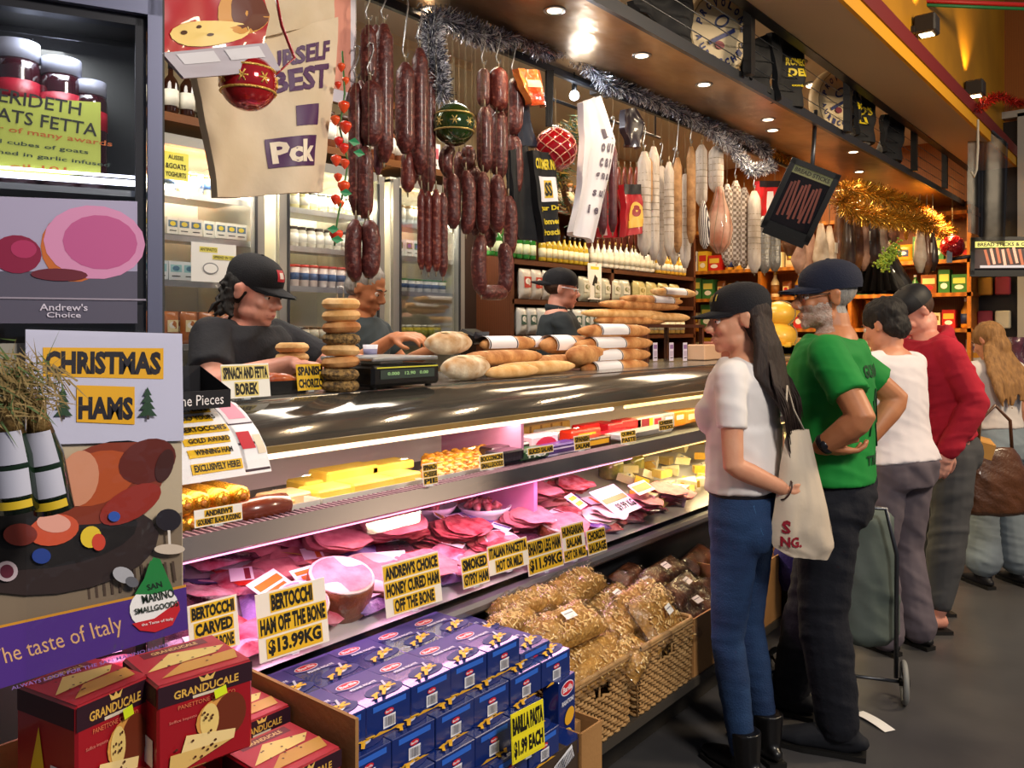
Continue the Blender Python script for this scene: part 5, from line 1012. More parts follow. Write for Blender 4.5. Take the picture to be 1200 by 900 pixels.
# ---------------- pasta cartons ----------------
BLU=mat('pasta_blue','10286c',.25,coat=.6)
def pasta_proto():
    L,W,H_=.147,.124,.066; t=thing('pasta_box','x','box',(0,0,0)); M(BLU).box((0,0,H_/2),(L,W,H_),bev=.0015).obj('carton',t)
    q=M(WHITEP); q.T=frame((L/2,0,H_/2),FX); q._z=.0004
    q.lay('2a62c8','r',.002,.021,W*.74,.012); q.lay('c81828','e',0,.006,.026,.012); q.lay('e8e0e8','t','Barilla',0,.006,.02,.005); q.lay('e8e8f0','r',0,-.014,.034,.026)
    for k in range(9): q.lay('1a1a2a','r',-.013+k*.0032,-.013,.0013,.02)
    q.lay('d8a028','p',[(-.05,-.033),(-.03,-.026),(-.0,-.031),(.02,-.028),(.04,-.033)]); q.obj('end_print',t)
    q=M(WHITEP); q.T=T((0,0,H_),rz=pi/2); q._z=.0004
    q.lay('3c3478','p',[(-W/2,L/2),(W/2,L/2),(W/2,-.01),(-W/2,.03)]); q.lay('1c2a6a','e',.02,-.035,.1,.05); q.lay('e8e0f0','e',-.02,.038,.062,.03); q.lay('c81c2c','e',-.02,.038,.058,.026); q.lay('f0e8f0','t','Barilla',-.02,.038,.044,.012); q.lay('e8e4f4','t','PENNE RIGATE',.0,.01,.07,.009); q.lay('b8b8c8','p',[(.04,.0),(.046,.0),(.03,-.04),(.02,-.045)]); q.lay('c8c8d8','e',.024,-.04,.03,.014,.4)
    for k in range(9): q.lay('e8b028','r',.0+rnd.uniform(-.02,.04),-.045+rnd.uniform(-.012,.02),.022,.007,rnd.uniform(-1,1))
    q.obj('top_print',t); return t
PB=pasta_proto(); first=True
def pb(x,y,z,label,rz=0):
    global first
    if first: o=PB; o.location=(x,y,z); o['label']=label; o['group']='blue pasta cartons'; first=False
    else: o=dup(PB,label,(x,y,z),group='blue pasta cartons')
    o.rotation_euler[2]=rz
for r_ in range(2):
    for c in range(5): pb(-1.3735-.148*r_,1.046+.1255*c,.654,'blue pasta carton, top layer %s row, %s from left'%(('front','rear')[r_],ORD[c]),rnd.uniform(-.02,.02))
for r_ in range(2): pb(-1.3735-.148*r_,1.675,.61,'blue pasta carton one step lower at the right end, %s'%('front','rear')[r_])
for lv,(x,dy,z,n) in enumerate(((-1.335,.035,.586,6),(-1.30,.0,.518,5),(-1.275,.03,.45,5))):
    for c in range(n): pb(x,1.046+dy+.1265*c,z,'blue pasta carton, %s layer down, %s from left'%(ORD[lv+1],ORD[c]),rnd.uniform(-.03,.03))
    for c in range(n): pb(x-.149,1.046+dy+.1265*c,z,'blue pasta carton in hidden rear, %s layer down, %s from left'%(ORD[lv+1],ORD[c]))
M(mat('plinth_dark','3a2c22',.7)).box((-1.385,1.37,.225),(.36,.72,.445)).obj('display_plinth',label='dark brown plinth under the stacked blue pasta cartons',cat='plinth')
tray_box('cardboard_tray','torn cardboard tray at the right foot of the pasta stack',-1.5,-1.2,1.735,1.83,.3,.46)
def standing(x,y,z,h,w,label,rz):
    t=thing('pasta_pack',label,'box',(x,y,z),rz); M(BLU).box((0,0,h/2),(.05,w,h),bev=.002).obj('carton',t); q=M(WHITEP); q.T=frame((.025,0,h/2),FX); q._z=.0006
    q.lay('e8e0f0','e',0,h*.34,w*.78,h*.22); q.lay('c81c2c','e',0,h*.34,w*.72,h*.19); q.lay('f0e8f0','t','Barilla',0,h*.34,w*.56,h*.09); q.lay('e8e8f4','t','RIGATONI',0,h*.14,w*.7,h*.07); q.lay('e0a828','e',w*.1,-h*.1,w*.6,h*.24,.5); q.lay('f0c848','e',.0,-h*.36,w*.5,h*.18,-.4); q.obj('print',t)
p=atX(655,800,-1.27); standing(-1.27,p.y,p.z-.15,.17,.085,'upright blue pasta pack right of the yellow price card',.1); standing(-1.3,p.y-.1,p.z-.2,.17,.1,'upright blue pasta pack behind the yellow price card',.1)
p=atX(620,886,-1.165); t=sign(p,['BARILLA PASTA','$1.99 EACH'],.112,.048,label='bright yellow price card reading 1.99 each before the blue cartons',back='e8d820',ycol='e8d820',lean=.05,wid=[.98,.94])
p=atX(655,880,-1.22); t=thing('fallen_pack','pasta pack lying with its white barcode out under the price card','box',(-1.23,p.y,p.z-.02)); M(BLU).box((0,0,0),(.05,.14,.05),rx=.35).obj('carton',t); q=M(WHITEP); q.T=T(rx=.35)@frame((.026,0,0),FX); q._z=.001; q.lay('e8e8f0','r',0,0,.08,.035)
for k in range(16): q.lay('1a1a2a','r',-.034+k*.0045,0,.002,.03)
q.obj('barcode',t)
M(KRF).box((-1.36,1.782,.225),(.2,.08,.44)).obj('carton_stand',label='plain carton holding up the price card and upright packs',cat='box')
# ---------------- baskets ----------------
WK=mat('wicker','b08a58',.75,0,'8c6638',30,bump=.3)
def basket(y0,y1,x0,x1,z0,z1,label):
    t=thing('wicker_basket',label,'basket',((x0+x1)/2,(y0+y1)/2,z0)); w,d,h=abs(x1-x0),y1-y0,z1-z0
    def per(s,e):  # point on the rounded rectangle
        L=[(w/2,-d/2),(w/2,d/2),(-w/2,d/2),(-w/2,-d/2)]; T_=2*(w+d); s=(s%1)*T_
        for i,l in enumerate((d,w,d,w)):
            if s<=l: a=L[i];b=L[(i+1)%4]; f=s/l; nx,ny=((1,0),(0,1),(-1,0),(0,-1))[i]; return (a[0]+(b[0]-a[0])*f+nx*e,a[1]+(b[1]-a[1])*f+ny*e)
            s-=l
        return L[0]
    n=int(2*(w+d)/.009); m=M(WK); rows_=int(h/.0115)
    for r_ in range(rows_):
        z=.006+r_*.0115; fl=.03*(z/h)
        pts=[(*per(i/n,.004*(1 if (i//2+r_)%2 else -1)+fl*.3),z+.0015*sin(i*.9+r_)) for i in range(n+1)]
        skip=(r_ in(rows_-5,rows_-4,rows_-3))
        if skip:
            k0=int(n*(d*.36)/(2*(w+d))); k1=int(n*(d*.64)/(2*(w+d))); m.tube(pts[:k0+1],.0052,5); m.tube(pts[k1:],.0052,5)
        else: m.tube(pts,.0052,5,cap=False)
    m.obj('woven_wall',t,kind='stuff')
    m=M(WK)
    for i in range(0,n,8): x,y=per(i/n,.0); m.cyl((x,y,0),(x*1.02,y*1.02,h),.004,n=5)
    m.obj('stakes',t,kind='stuff'); m=M(WK)
    for q in(.0,.008): m.tube([(*per(i/120,.01),h+q) for i in range(121)],.0075,6,cap=False)
    m.obj('rim',t); M(WK).box((0,0,.004),(w,d,.008)).obj('bottom',t)
basket(1.842,2.148,-1.56,-1.31,.3,.505,'wicker basket of clear pasta bags, left of two'); basket(2.2,2.545,-1.56,-1.31,.3,.505,'wicker basket of clear pasta bags, right of two')
PST=mat('pasta_fill','d8a858',.5,0,'a87830',80,tex='voronoi',bump=.9,bscale=90,lo=.0,sharp=.5); PEN=mat('penne','f0cc88',.5); FILM=clear('cellophane',refl=.02,k=.45,rough=.12,bump=1,bscale=55)
def pbag(px,py,wpx,hpx,X,label,rz=0,ry=.35,m_=PST,penne=True,th=.06,lab=None,name='pasta_bag',group='clear pasta bags'):
    c=atX(px,py,X); W=wX(px,wpx,X); H_=max(.09,hX(px,hpx,X)*1.35); t=thing(name,label,'bag',Tm=T(c,rz=rz)@T(ry=ry)@T(rz=pi/2),group=group)
    m=M(m_); pillow(m,W*.92,H_*.9,th,seed=px,wr=.3); m.obj('filling',t)
    if penne:
        m=M(PEN)
        for k in range(100):
            u,v=rnd.uniform(-.42,.42),rnd.uniform(-.42,.42); e=(max(0,1-(2*u)**4)*max(0,1-(2*v)**4))**.6; z=th*.5*e+.001; a=rnd.random()*3.14; q=V((cos(a)*.008,sin(a)*.008,rnd.uniform(-.002,.003))); o=V((u*W*.92,v*H_*.9,z)); m.tube([o-q,o+q],.0025,5)
        m.obj('penne',t,kind='stuff')
    m=M(FILM); pillow(m,W,H_,th*1.16+.01,seed=px+3,wr=.3,n=14); m.obj('cellophane',t)
    if lab: q=M(WHITEP); q._z=th*.62+.008; [q.lay(*l) for l in lab]; q.obj('label',t)
LW=[('f0ece4','r',0,0,.05,.03),('7a7a80','r',0,.004,.04,.003)]
B=[(690,778,84,46,-1.36,'lowest bag at the front of the left basket',.0,.6),(735,770,40,40,-1.34,'bag squeezed by the basket handle',.3,.7),(598,735,56,28,-1.5,'leftmost bag beside the pasta cartons',.0,.3),(618,712,74,30,-1.53,'long flat bag at the left rear',-.1,.35),(672,690,78,36,-1.55,'topmost rear bag below the smallgoods tickets',.2,.45),(658,738,84,42,-1.42,'big front bag in the centre of the heap',-.05,.5),
(715,712,66,36,-1.5,'bag with white label in the middle right',.2,.5),(722,732,60,38,-1.43,'bag just right of the big centre bag',.3,.5),(752,706,62,36,-1.44,'highest bag over the right basket',.1,.5),(768,724,52,50,-1.38,'bag leaning at the front of the right basket',.2,.9),(748,750,44,30,-1.41,'bag low in the right basket',0,.6),(640,760,60,30,-1.46,'bag tucked under the big centre bag',0,.4),(790,745,40,30,-1.36,'bag at the right inside the right basket',0,.6)]
for i,(px,py,w,h,X,ds,rz,ry) in enumerate(B): pbag(px,py,w,h,X,'clear bag of penne, '+ds,rz,ry,lab=LW if i in(6,9,5) else None,th=.085)
CHC=mat('brown_biscuit','4a2414',.35,0,'7a4424',25,coat=.4,bump=.5)
B=[(752,690,44,26,-1.52,'left rear one'),(775,672,62,24,-1.53,'long one with big white label at the rear'),(800,690,52,26,-1.46,'middle one'),(812,712,46,34,-1.4,'front one over the cardboard box'),(828,694,40,28,-1.44,'one against the jeans'),(818,655,44,22,-1.56,'top right one near the case'),(790,712,40,26,-1.44,'one behind the right basket rim'),(850,690,46,40,-1.42,'one hidden behind the woman'),(735,675,40,22,-1.57,'small one at the far left')]
for i,(px,py,w,h,X,ds) in enumerate(B): pbag(px,py,w,h,X,'shiny packet of brown biscuits, '+ds,.1*(i%3),.5,m_=CHC,penne=False,th=.05,lab=LW if i<4 else None,name='biscuit_packet',group='brown biscuit packets')
tray_box('cardboard_box','cardboard box of biscuit packets right of the baskets',-1.56,-1.31,2.57,3.0,.3,.5); tray_box('cardboard_box','cardboard box on the ledge behind the woman in jeans',-1.56,-1.31,3.02,3.46,.3,.56)
for i,(px,py) in enumerate(((905,668),(918,660),(896,680),(880,672))): pbag(px,py,26,20,-1.44,'pink and clear meat packet, %s in the last cardboard box'%ORD[i],0,.4,m_=PKG,penne=False,th=.04,name='meat_bag',group='packets in the last cardboard box')
# ---------------- people ----------------
SK={k:mat('skin_'+k,c,.5,0,c2,9,bump=.06,bscale=120) for k,c,c2 in (('fair','d8a080','cc8c6c'),('pink','d89c88','c8806c'),('tan','c08058','b06e48'),('light','d09474','c28064'))}
HAIR={k:mat('hair_'+k,c,.7,0,c2,60,stretch=(1,1,.15),bump=.5,bscale=120,sharp=.6) for k,c,c2 in (('dark','1a0e0a','2e1a12'),('black','0c0a0a','1c1614'),('grey','6a6460','b0aaa4'),('blonde','6a4826','a87c48'),('brown','2e1c12','523420'))}
def chain(m,pts,n=12,ends=True):
    """limb of round sections with rounded ends; pts = [(position, radius or (a,b))]"""
    P=[V(p[0]) for p in pts]; Rr=[p[1] for p in pts]; q=[];r=[]
    for i in range(len(P)-1):
        k=4
        for j in range(k):
            f=j/k; a=Rr[i];b=Rr[i+1]
            if hasattr(a,'__len__') or hasattr(b,'__len__'):
                a=a if hasattr(a,'__len__') else (a,a); b=b if hasattr(b,'__len__') else (b,b); r.append((a[0]*(1-f)+b[0]*f,a[1]*(1-f)+b[1]*f))
            else: r.append(a*(1-f)+b*f)
            q.append(P[i].lerp(P[i+1],f))
    q.append(P[-1]); r.append(Rr[-1] if hasattr(r[0],'__len__')==hasattr(Rr[-1],'__len__') else (Rr[-1],Rr[-1]))
    m.tube(q,r,n,side=(1,0,0) if abs((P[1]-P[0]).normalized().x)<.8 else (0,1,0))
    if ends:
        for i in(0,-1):
            e=Rr[i]; e=e if hasattr(e,'__len__') else (e,e); m.ell(P[i],(e[0]*.98,e[1]*.98,min(e)*.9),10,6)
def hand(m,wr,d,nrm,s=1,curl=.5,thumb=1):
    d=V(d).normalized(); nrm=V(nrm); nrm=(nrm-d*nrm.dot(d)).normalized(); sd=d.cross(nrm)
    chain(m,[(wr,.024*s),(wr+d*.02*s,.027*s)],10)
    for k in(-1.5,-.5,.5,1.5): m.tube([wr+sd*.012*k*s,wr+d*.045*s+sd*.018*k*s,wr+d*.088*s+sd*.0205*k*s],[.016*s,.0155*s,.012*s],8); 
    m.ell(wr+d*.05*s,(.03*s,.03*s,.02*s),10,6)
    for k,L in zip((-1.5,-.5,.5,1.5),(.066,.078,.073,.058)):
        p=wr+d*.086*s+sd*.0205*k*s; c=0; L=L*s; pts=[p]
        for j,(f,cc) in enumerate(((.42,.5),(.33,1),(.25,1))):
            c+=curl*cc; p=p+(d*cos(c)+nrm*sin(c)+sd*k*.05).normalized()*L*f; pts.append(p)
        m.tube(pts,[.0098*s,.0092*s,.0086*s,.0072*s],8); m.ell(pts[-1],.0073*s,8,5)
    b=wr+d*.022*s-sd*.026*s*thumb; q1=b+(d*.6-sd*.75*thumb+nrm*.35).normalized()*.036*s; q2=q1+(d*.85-sd*.3*thumb+nrm*.4).normalized()*.034*s; q3=q2+(d*.95+nrm*.3).normalized()*.022*s
    m.tube([b,q1,q2,q3],[.015*s,.012*s,.0105*s,.0085*s],8); m.ell(q3,.0085*s,8,5)
def head(m,Hm,s=1,wide=1,jaw=1,nose=1,dbl=0):
    o=m.T; m.T=o@Hm@MX.Diagonal((s*wide,s,s,1))
    m.ell((0,-.012,.035),(.074,.094,.083),18,12); m.ell((0,.022,-.02),(.063,.066,.086),18,12); m.ell((0,.045,-.066),(.046*jaw,.043,.042),14,8); m.ell((0,.075,-.094),(.022,.017,.017),10,6)
    m.ell((0,.073,.024),(.048,.017,.012),12,6)
    for sx in(-1,1):
        m.ell((sx*.034,.066,-.026),(.024,.02,.022),10,6); m.ell((sx*.074,-.008,-.006),(.009,.019,.032),10,6,rot=MX.Rotation(-.2,4,'X')); m.ell((sx*.082,-.014,.008),(.006,.012,.016),8,5); m.ell((sx*.04,.02,-.07),(.022*jaw,.04,.03),10,6)
    m.tube([(0,.08,.02),(0,.094,-.005),(0,.108*1,-.026),(0,.104,-.037)],[.009,.011,.0145*nose,.009],8); 
    for sx in(-1,1): m.ell((sx*.012,.094,-.035),(.009,.011,.008),8,5)
    m.ell((0,.088,-.058),(.024,.012,.0065),10,6); m.ell((0,.087,-.07),(.021,.012,.007),10,6)
    if dbl: m.ell((0,.03,-.1),(.05,.045,.035),12,8)
    m.T=o
def face(t,Hm,s=1,wide=1,brow='2a1810',lip='a8504a',iris='2a1a10',lid='c08868'):
    for sx in(-1,1):
        c=Hm@V((sx*.031*s*wide,.0735*s,.001*s)); e=M(paint('d8d0c8',.25)); e.ell((0,0,0),.0118*s,12,8); e.use(paint(iris,.2)).ell((sx*.0005,.0072*s,-.001),.0062*s,10,6); o=e.obj('eye',t); o.matrix_local=MX.Translation(c)@Hm.to_3x3().to_4x4()
        b=M(paint(brow,.8)); b.T=Hm; b.tube([V((sx*.012*wide,.089,.021))*s,V((sx*.031*wide,.087,.027))*s,V((sx*.05*wide,.072,.021))*s],[.002*s,.0042*s,.0015*s],6); b.obj('eyebrow',t)
        l=M(paint(lid,.6)); l.T=Hm; l.tube([V((sx*.017*wide,.08,.004))*s,V((sx*.031*wide,.0865,.0085))*s,V((sx*.045*wide,.076,.003))*s],[.002*s,.004*s,.002*s],6); l.obj('eyelid',t)
    b=M(paint(lip,.4)); b.T=Hm; b.tube([V((-.022*wide,.086,-.064))*s,V((0,.0985,-.0625))*s,V((.022*wide,.086,-.064))*s],[.001,.0042*s,.001],6); b.obj('mouth',t)
def cap(t,Hm,s=1,m_=None,back=False,label=None,badge=None,visor=True):
    m=M(m_); m.T=Hm@T((0,-.014*s,.05*s))@T(rz=pi if back else 0)@T(rx=-.05)@MX.Diagonal((s,s,s,1))
    def dome(u,v): a=2*pi*u; b=v*(pi/2+.28)-.28; return V((.082*cos(a)*cos(b),.101*sin(a)*cos(b),(.076*math.copysign(abs(sin(b))**.85,b))-.004))
    m.grid(dome,28,8); m.add([(.0005,0,.084)],[])
    m.T=m.T@T((0,.0,-.004))
    for z in((0,-.006) if visor else ()): m.grid(lambda u,v:V(((.076-.012*v*v)*cos(pi*(.1+.8*u)),.092*sin(pi*(.1+.8*u))+.078*v*sin(pi*(.1+.8*u))**.8,-.004-.010*v-.016*abs(cos(pi*(.1+.8*u)))**2+z)),18,5)
    m.ell((0,0,.075),(.008,.008,.004),8,5)
    o=m.obj('cap',t,label=label)
    if badge:
        q=M(paint(badge[0],.5)); q.T=Hm@T((0,-.014*s,.05*s))@T(rx=-.05)@MX.Diagonal((s,s,s,1))
        def bd(c,w,h,x=0,z=.42,e=1.02):
            q.use(paint(c,.5)); q.grid(lambda u,v:(lambda a,b:V((.081*cos(a)*cos(b)*e,.1*sin(a)*cos(b)*e,((.076*sin(b)**.85)-.004)*e)))(pi/2+x+(u-.5)*w,z+(v-.5)*h),6,4)
        bd(badge[0],.5,.5); bd(badge[1],.26,.26,e=1.03)
        if len(badge)>2:
            for k in range(5): bd(badge[2],.07,.3,x=-.5+k*.25,e=1.035)
        q.obj('badge',o)
    return o
def folds(a=.006,f=9,fz=22,seed=0,zr=None,sag=1):
    def fn(co,no):
        w=1 if zr is None else max(0,min(1,(co.z-zr[0])/(zr[1]-zr[0])))
        return co+no*(a*w*(.55*NZ.noise(V((co.x*f+seed,co.y*f,co.z*fz+co.x*14)))+.8*max(0,NZ.noise(V((co.x*f*1.3+co.z*7,co.y*f*1.3+seed,co.z*fz*2.2+co.x*12))))))
    return fn
from mathutils.bvhtree import BVHTree
def projector(o,yfrom,dirn):
    me=o.data; b=BVHTree.FromPolygons([v.co for v in me.vertices],[tuple(p.vertices) for p in me.polygons])
    def f(x,z,e=.003):
        h_=b.ray_cast(V((x,yfrom,z)),V((0,dirn,0))); return (h_[0]+h_[1]*e) if h_[0] is not None else V((x,yfrom*.3,z))
    return f
class Human:
    def __init__(s,label,loc,rz,H,skin,heavy=1,female=False,lean=0,headyaw=0,headpitch=0,headroll=0,hip=None,hs=1,name='person'):
        s.t=thing(name,label,'person',loc,rz); s.k=k=H/1.70; s.sk=skin; s.heavy=heavy; s.fem=female
        s.hip=V((0,0,.9*k)); s.Ln=MX.Translation(s.hip)@MX.Rotation(-lean,4,'X')@MX.Translation(-s.hip)
        fw,sh=(1.04,.165) if female else (1,.185)
        hy=heavy; s.shw=sh*k*(1+.35*(heavy-1))
        s.tor=[(.80,.15,.11,0),(.90,.172*fw,.125,-.01),(1.0,.15,.11,0),(1.08,.136,.1,0),(1.2,.15,.11,.005),(1.31,.165,.115,.005),(1.38,.165,.1,-.005),(1.43,.115,.075,-.012),(1.46,.06,.055,-.01)]
        if not female: s.tor=[(.80,.15,.11,0),(.90,.162,.12,-.005),(1.0,.155,.115,0),(1.1,.155,.115,.0),(1.22,.17,.12,.005),(1.33,.185,.122,.005),(1.40,.18,.1,-.005),(1.44,.12,.078,-.01),(1.475,.065,.06,-.01)]
        s.Hm=s.Ln@T((0,.02*k,1.585*k if not female else 1.575*k))@T(rz=headyaw,rx=0)@MX.Rotation(-headpitch,4,'X')@MX.Rotation(headroll,4,'Y')
        s.hs=k*hs*1.0
    def torso(s,m,e=0,z0=.8,z1=1.6,sc=1):
        L=[x for x in s.tor if z0<=x[0]<=z1]; k=s.k; hv=s.heavy
        pts=[s.Ln@V((0,y*k-(.0 if hv==1 else 0),z*k)) for z,a,b,y in L]; bel=lambda z:1+(hv-1)*(1.25 if z<1.3 else .7)
        chain(m,[(p,(a*k*bel(z)+e*sc,b*k*(1+(hv-1)*(1.6 if z<1.3 else .9))+e*sc)) for p,(z,a,b,y) in zip(pts,L)],20,ends=False)
        # buttocks / chest volume
        if z0<=.8:
            for sx in(-1,1): m.ell(s.Ln@V((sx*.07*k,-.052*k,.86*k)),(.088*k+e*.6,.08*k+e*.6,.1*k),12,8)
        if s.fem and z1>1.3:
            for sx in(-1,1): m.ell(s.Ln@V((sx*.07*k,.085*k,1.24*k)),(.065*k+e,.055*k+e,.065*k+e),12,8)
    def arms(s,L,Rr): s.aL=[s.Ln@V((-s.shw,-.005,1.385*s.k))]+[V(p)*s.k for p in L]; s.aR=[s.Ln@V((s.shw,-.005,1.385*s.k))]+[V(p)*s.k for p in Rr]
    def legs(s,L,Rr):   # hip joint is fixed; knee, ankle given
        s.lL=[V((-.09*s.k*(1+.4*(s.heavy-1)),0,.86*s.k))]+[V(p)*s.k for p in L]; s.lR=[V((.09*s.k*(1+.4*(s.heavy-1)),0,.86*s.k))]+[V(p)*s.k for p in Rr]
    def limb(s,m,P,r,e=0,f1=1,f0=0,side=1):
        a,b,c=P; 
        if f1<=.5: m_=a.lerp(b,f1*2); chain(m,[(a,r[0]+e),(a.lerp(b,f1),r[1]*.5+r[0]*.5+e),(m_,r[1]*.8+r[0]*.2+e)],12,True)
        else: chain(m,[(a,r[0]+e),(a.lerp(b,.45),(r[0]*.5+r[1]*.5)*1.03+e),(b,r[1]+e),(b.lerp(c,.3),r[1]*1.03+e),(b.lerp(c,(f1-.5)*2),r[2]+e)],14,True)
    def body(s,ar=(.048,.038,.025),lr=(.082,.052,.036),hands=None,vox=.0062,headkw={},feet=False,beard=None,hairm=None):
        k=s.k; m=M(s.sk); s.torso(m,-.006); head(m,s.Hm,s.hs,**headkw)
        nk=s.Hm@V((0,-.02,-.07))*1; chain(m,[(s.Ln@V((0,-.012*k,1.40*k)),(.062*k,.058*k)),(s.Ln@V((0,-.008*k,1.47*k)),(.056*k*(.92 if s.fem else 1.05),.056*k)),(nk,.054*k)],12)
        for P,sd in((s.aL,-1),(s.aR,1)):
            s.limb(m,P,[x*k*(1+.5*(s.heavy-1)) for x in ar])
            chain(m,[(s.Ln@V((sd*.06*k,-.005,1.39*k)),.05*k),(P[0],.05*k)],10)
        for P in(s.lL,s.lR): s.limb(m,P,[x*k for x in lr])
        if hands:
            for P,h,sd in zip((s.aL,s.aR),hands,(-1,1)):
                if h: hand(m,P[2],h[0],h[1],k*(.93 if s.fem else 1.02),h[2],sd*h[3] if len(h)>3 else sd)
        if feet:
            for P in(s.lL,s.lR):
                a=P[2]; m.tube([a+V((0,-.035,-.05)),a+V((0,.02,-.045)),a+V((0,.09,-.055)),a+V((0,.15,-.066))],[(.03,.03),(.036,.036),(.042,.022),(.038,.012)],12,side=(1,0,0))
                for q in range(5): m.tube([a+V((-.032+q*.016,.13,-.066)),a+V((-.035+q*.0175,.178-abs(q-1.5)*.007,-.07))],[.009,.008],8); m.ell(a+V((-.035+q*.0175,.178-abs(q-1.5)*.007,-.07)),.0085,8,5)
        o=m.fused('body',vox,3,s.t)
        if beard or hairm:
            me=o.data; iv=s.Hm.inverted(); bi=hi=0
            if beard: me.materials.append(beard); bi=len(me.materials)-1
            if hairm: me.materials.append(hairm); hi=len(me.materials)-1
            for p in me.polygons:
                c=(iv@p.center)/s.hs; j=.006*NZ.noise(c*60)
                if beard and -.125<c.z<-.03+j+.35*(c.y-.06)*-1*(c.y<.06)*.6 and c.y>.0 and abs(c.x)<.09 and not(c.z>-.075 and c.z<-.052 and c.y>.088 and abs(c.x)<.024) and not(c.y>.1 and c.z>-.045): p.material_index=bi
                elif hairm and c.z>-.06+j and c.y<-.02+j and abs(c.x)<.0765: p.material_index=hi
        return o
    def shirt(s,m_,e=.012,z0=.95,sleeve=.3,name='shirt',ar=(.056,.05,.04),fold=.007,hem=None,vox=.009,seed=0,neck=1.45,long=False,smooth=4,label=None,loose=0):
        m=M(m_); k=s.k
        s.torso(m,e,z0,neck)
        if loose: chain(m,[(s.Ln@V((0,-.005,(z0+.0)*k)),((.17*k+loose)*s.heavy,.125*k+loose)),(s.Ln@V((0,0,(z0+.22)*k)),((.165*k+loose*.5)*s.heavy,.12*k+loose*.5))],20,ends=False)
        for P,sd in((s.aL,-1),(s.aR,1)):
            chain(m,[(s.Ln@V((sd*.07*k,-.005,1.39*k)),.052*k+e*.5),(P[0]+V((0,0,.0)),ar[0]*k*(1+.4*(s.heavy-1)))],12)
            A=[x*k*(1+.4*(s.heavy-1)) for x in ar]
            if long: s.limb(m,P,A)
            else: chain(m,[(P[0],A[0]),(P[0].lerp(P[1],sleeve*2),A[1]*1.12)],14,ends=False); m.ell(P[0],A[0]*.98,12,8)
        return m.fused(name,vox,smooth,s.t,folds(fold,8,14,seed),label=label)
    def pants(s,m_,e=.006,lr=(.09,.06,.045),z1=1.02,name='trousers',fold=.004,vox=.009,cut=1,seed=3,label=None,fz=30):
        m=M(m_); k=s.k; s.torso(m,e,.8,z1)
        for P in(s.lL,s.lR): s.limb(m,P,[x*k for x in lr],f1=cut)
        return m.fused(name,vox,3,s.t,folds(fold,7,fz,seed),label=label)
    def shoe(s,P,m_,yaw=0,boot=0,L=.26,sole='141210',name='shoe'):
        a=P[2]; m=M(m_); m.T=T((a.x,a.y,0),rz=yaw); k=s.k*L/.26
        pts=[(0,-.062,.045),(0,-.02,.05),(0,.05,.045),(0,.12,.033),(0,.175,.028)]; ra=[(.026,.03),(.035,.048),(.038,.042),(.043,.03),(.03,.018)]
        chain(m,[(V(p)*k,(r[0]*k,r[1]*k)) for p,r in zip(pts,ra)],14); chain(m,[(V((0,-.02,.05))*k,.043*k),(V((0,-.012,.10+boot))*k,(.045+.01*(boot>0))*k)],12,ends=False)
        o=m.fused(name,.006,3,s.t); q=M(paint(sole,.6)); q.T=m.T; q.poly([(x*k,y*k) for x,y in((-.034,-.08),(.034,-.08),(.036,0),(.046,.1),(.04,.17),(0,.2),(-.04,.17),(-.046,.1),(-.036,0))],.018,.018); q.obj('sole',o); return o
# --- woman in white t-shirt and jeans
h=Human('woman in black cap, white t-shirt and blue jeans, hands behind her back',(-1.17,2.67,0),R(97),1.655,SK['fair'],female=True,headyaw=R(30),headpitch=.12,hs=1.02)
h.arms([(-.215,-.03,1.09),(-.07,-.17,1.0)],[(.22,-.06,1.09),(.06,-.175,1.02)]); h.legs([(-.085,.03,.47),(-.075,-.02,.09)],[(.085,.01,.48),(.1,-.05,.09)])
h.body((.04,.034,.023),(.082,.05,.034),hands=(((.75,-.35,-.25),(0,1,0),.5),((-.8,-.3,-.2),(0,1,0),.4)),vox=.0058)
JN=mat('blue_denim','12264a',.85,0,'203e66',7,bump=.4,bscale=200)
JP=projector(h.pants(JN,.003,(.087,.056,.043),1.02,'jeans',.004,seed=2),-.6,1); h.shirt(mat('white_tshirt','e6dfdc',.8),.01,.98,.3,'t_shirt',(.052,.046,.04),.008,seed=1,loose=.008)
k=h.k
m=M(paint('181418',.5)); m.T=h.Ln; m.tube([V((.159*cos(a),.118*sin(a)-.003,.982))*k for a in [i*pi/14 for i in range(29)]],[(.016,.006)]*29,8,side=(0,0,1),cap=False); m.obj('belt',h.t)
m=M(mat('denim_seam','36608e',.8)); 
for sx in(-1,1):
    pts=[V((sx*.03,-.158,.95)),V((sx*.035,-.168,.86)),V((sx*.085,-.172,.825)),V((sx*.135,-.145,.86)),V((sx*.14,-.13,.95)),V((sx*.03,-.158,.95))]; 
    q=M(mat('denim_seam')); q.tube([JP(p.x*k,p.z*k,.0005) for p in pts],.0018,5); q.obj('back_pocket_seam',h.t)
for P,yw in((h.lL,-.5),(h.lR,-.75)): h.shoe(P,mat('black_leather','0e0c0d',.35,coat=.2),yw,.07,name='boot')
face(h.t,h.Hm,h.hs,brow='1a0e0a',lip='a85a50'); cap(h.t,h.Hm,h.hs*1.04,mat('black_cap','121117',.85,bump=.3,bscale=200),badge=('1c1a1e','c8a840','c8a840'))
m=M(HAIR['dark']); Hm=h.Hm; s=h.hs
def hp(x,y,z): return Hm@V((x*s,y*s,z*s))
m.T=MX(); 
o=m.T; m.T=Hm@MX.Diagonal((s,s,s,1)); m.ell((0,-.04,.015),(.084,.078,.085),16,10); m.ell((0,-.06,-.06),(.078,.06,.08),16,10); m.T=o
base=h.Ln@V((0,-.1*k,1.15*k))
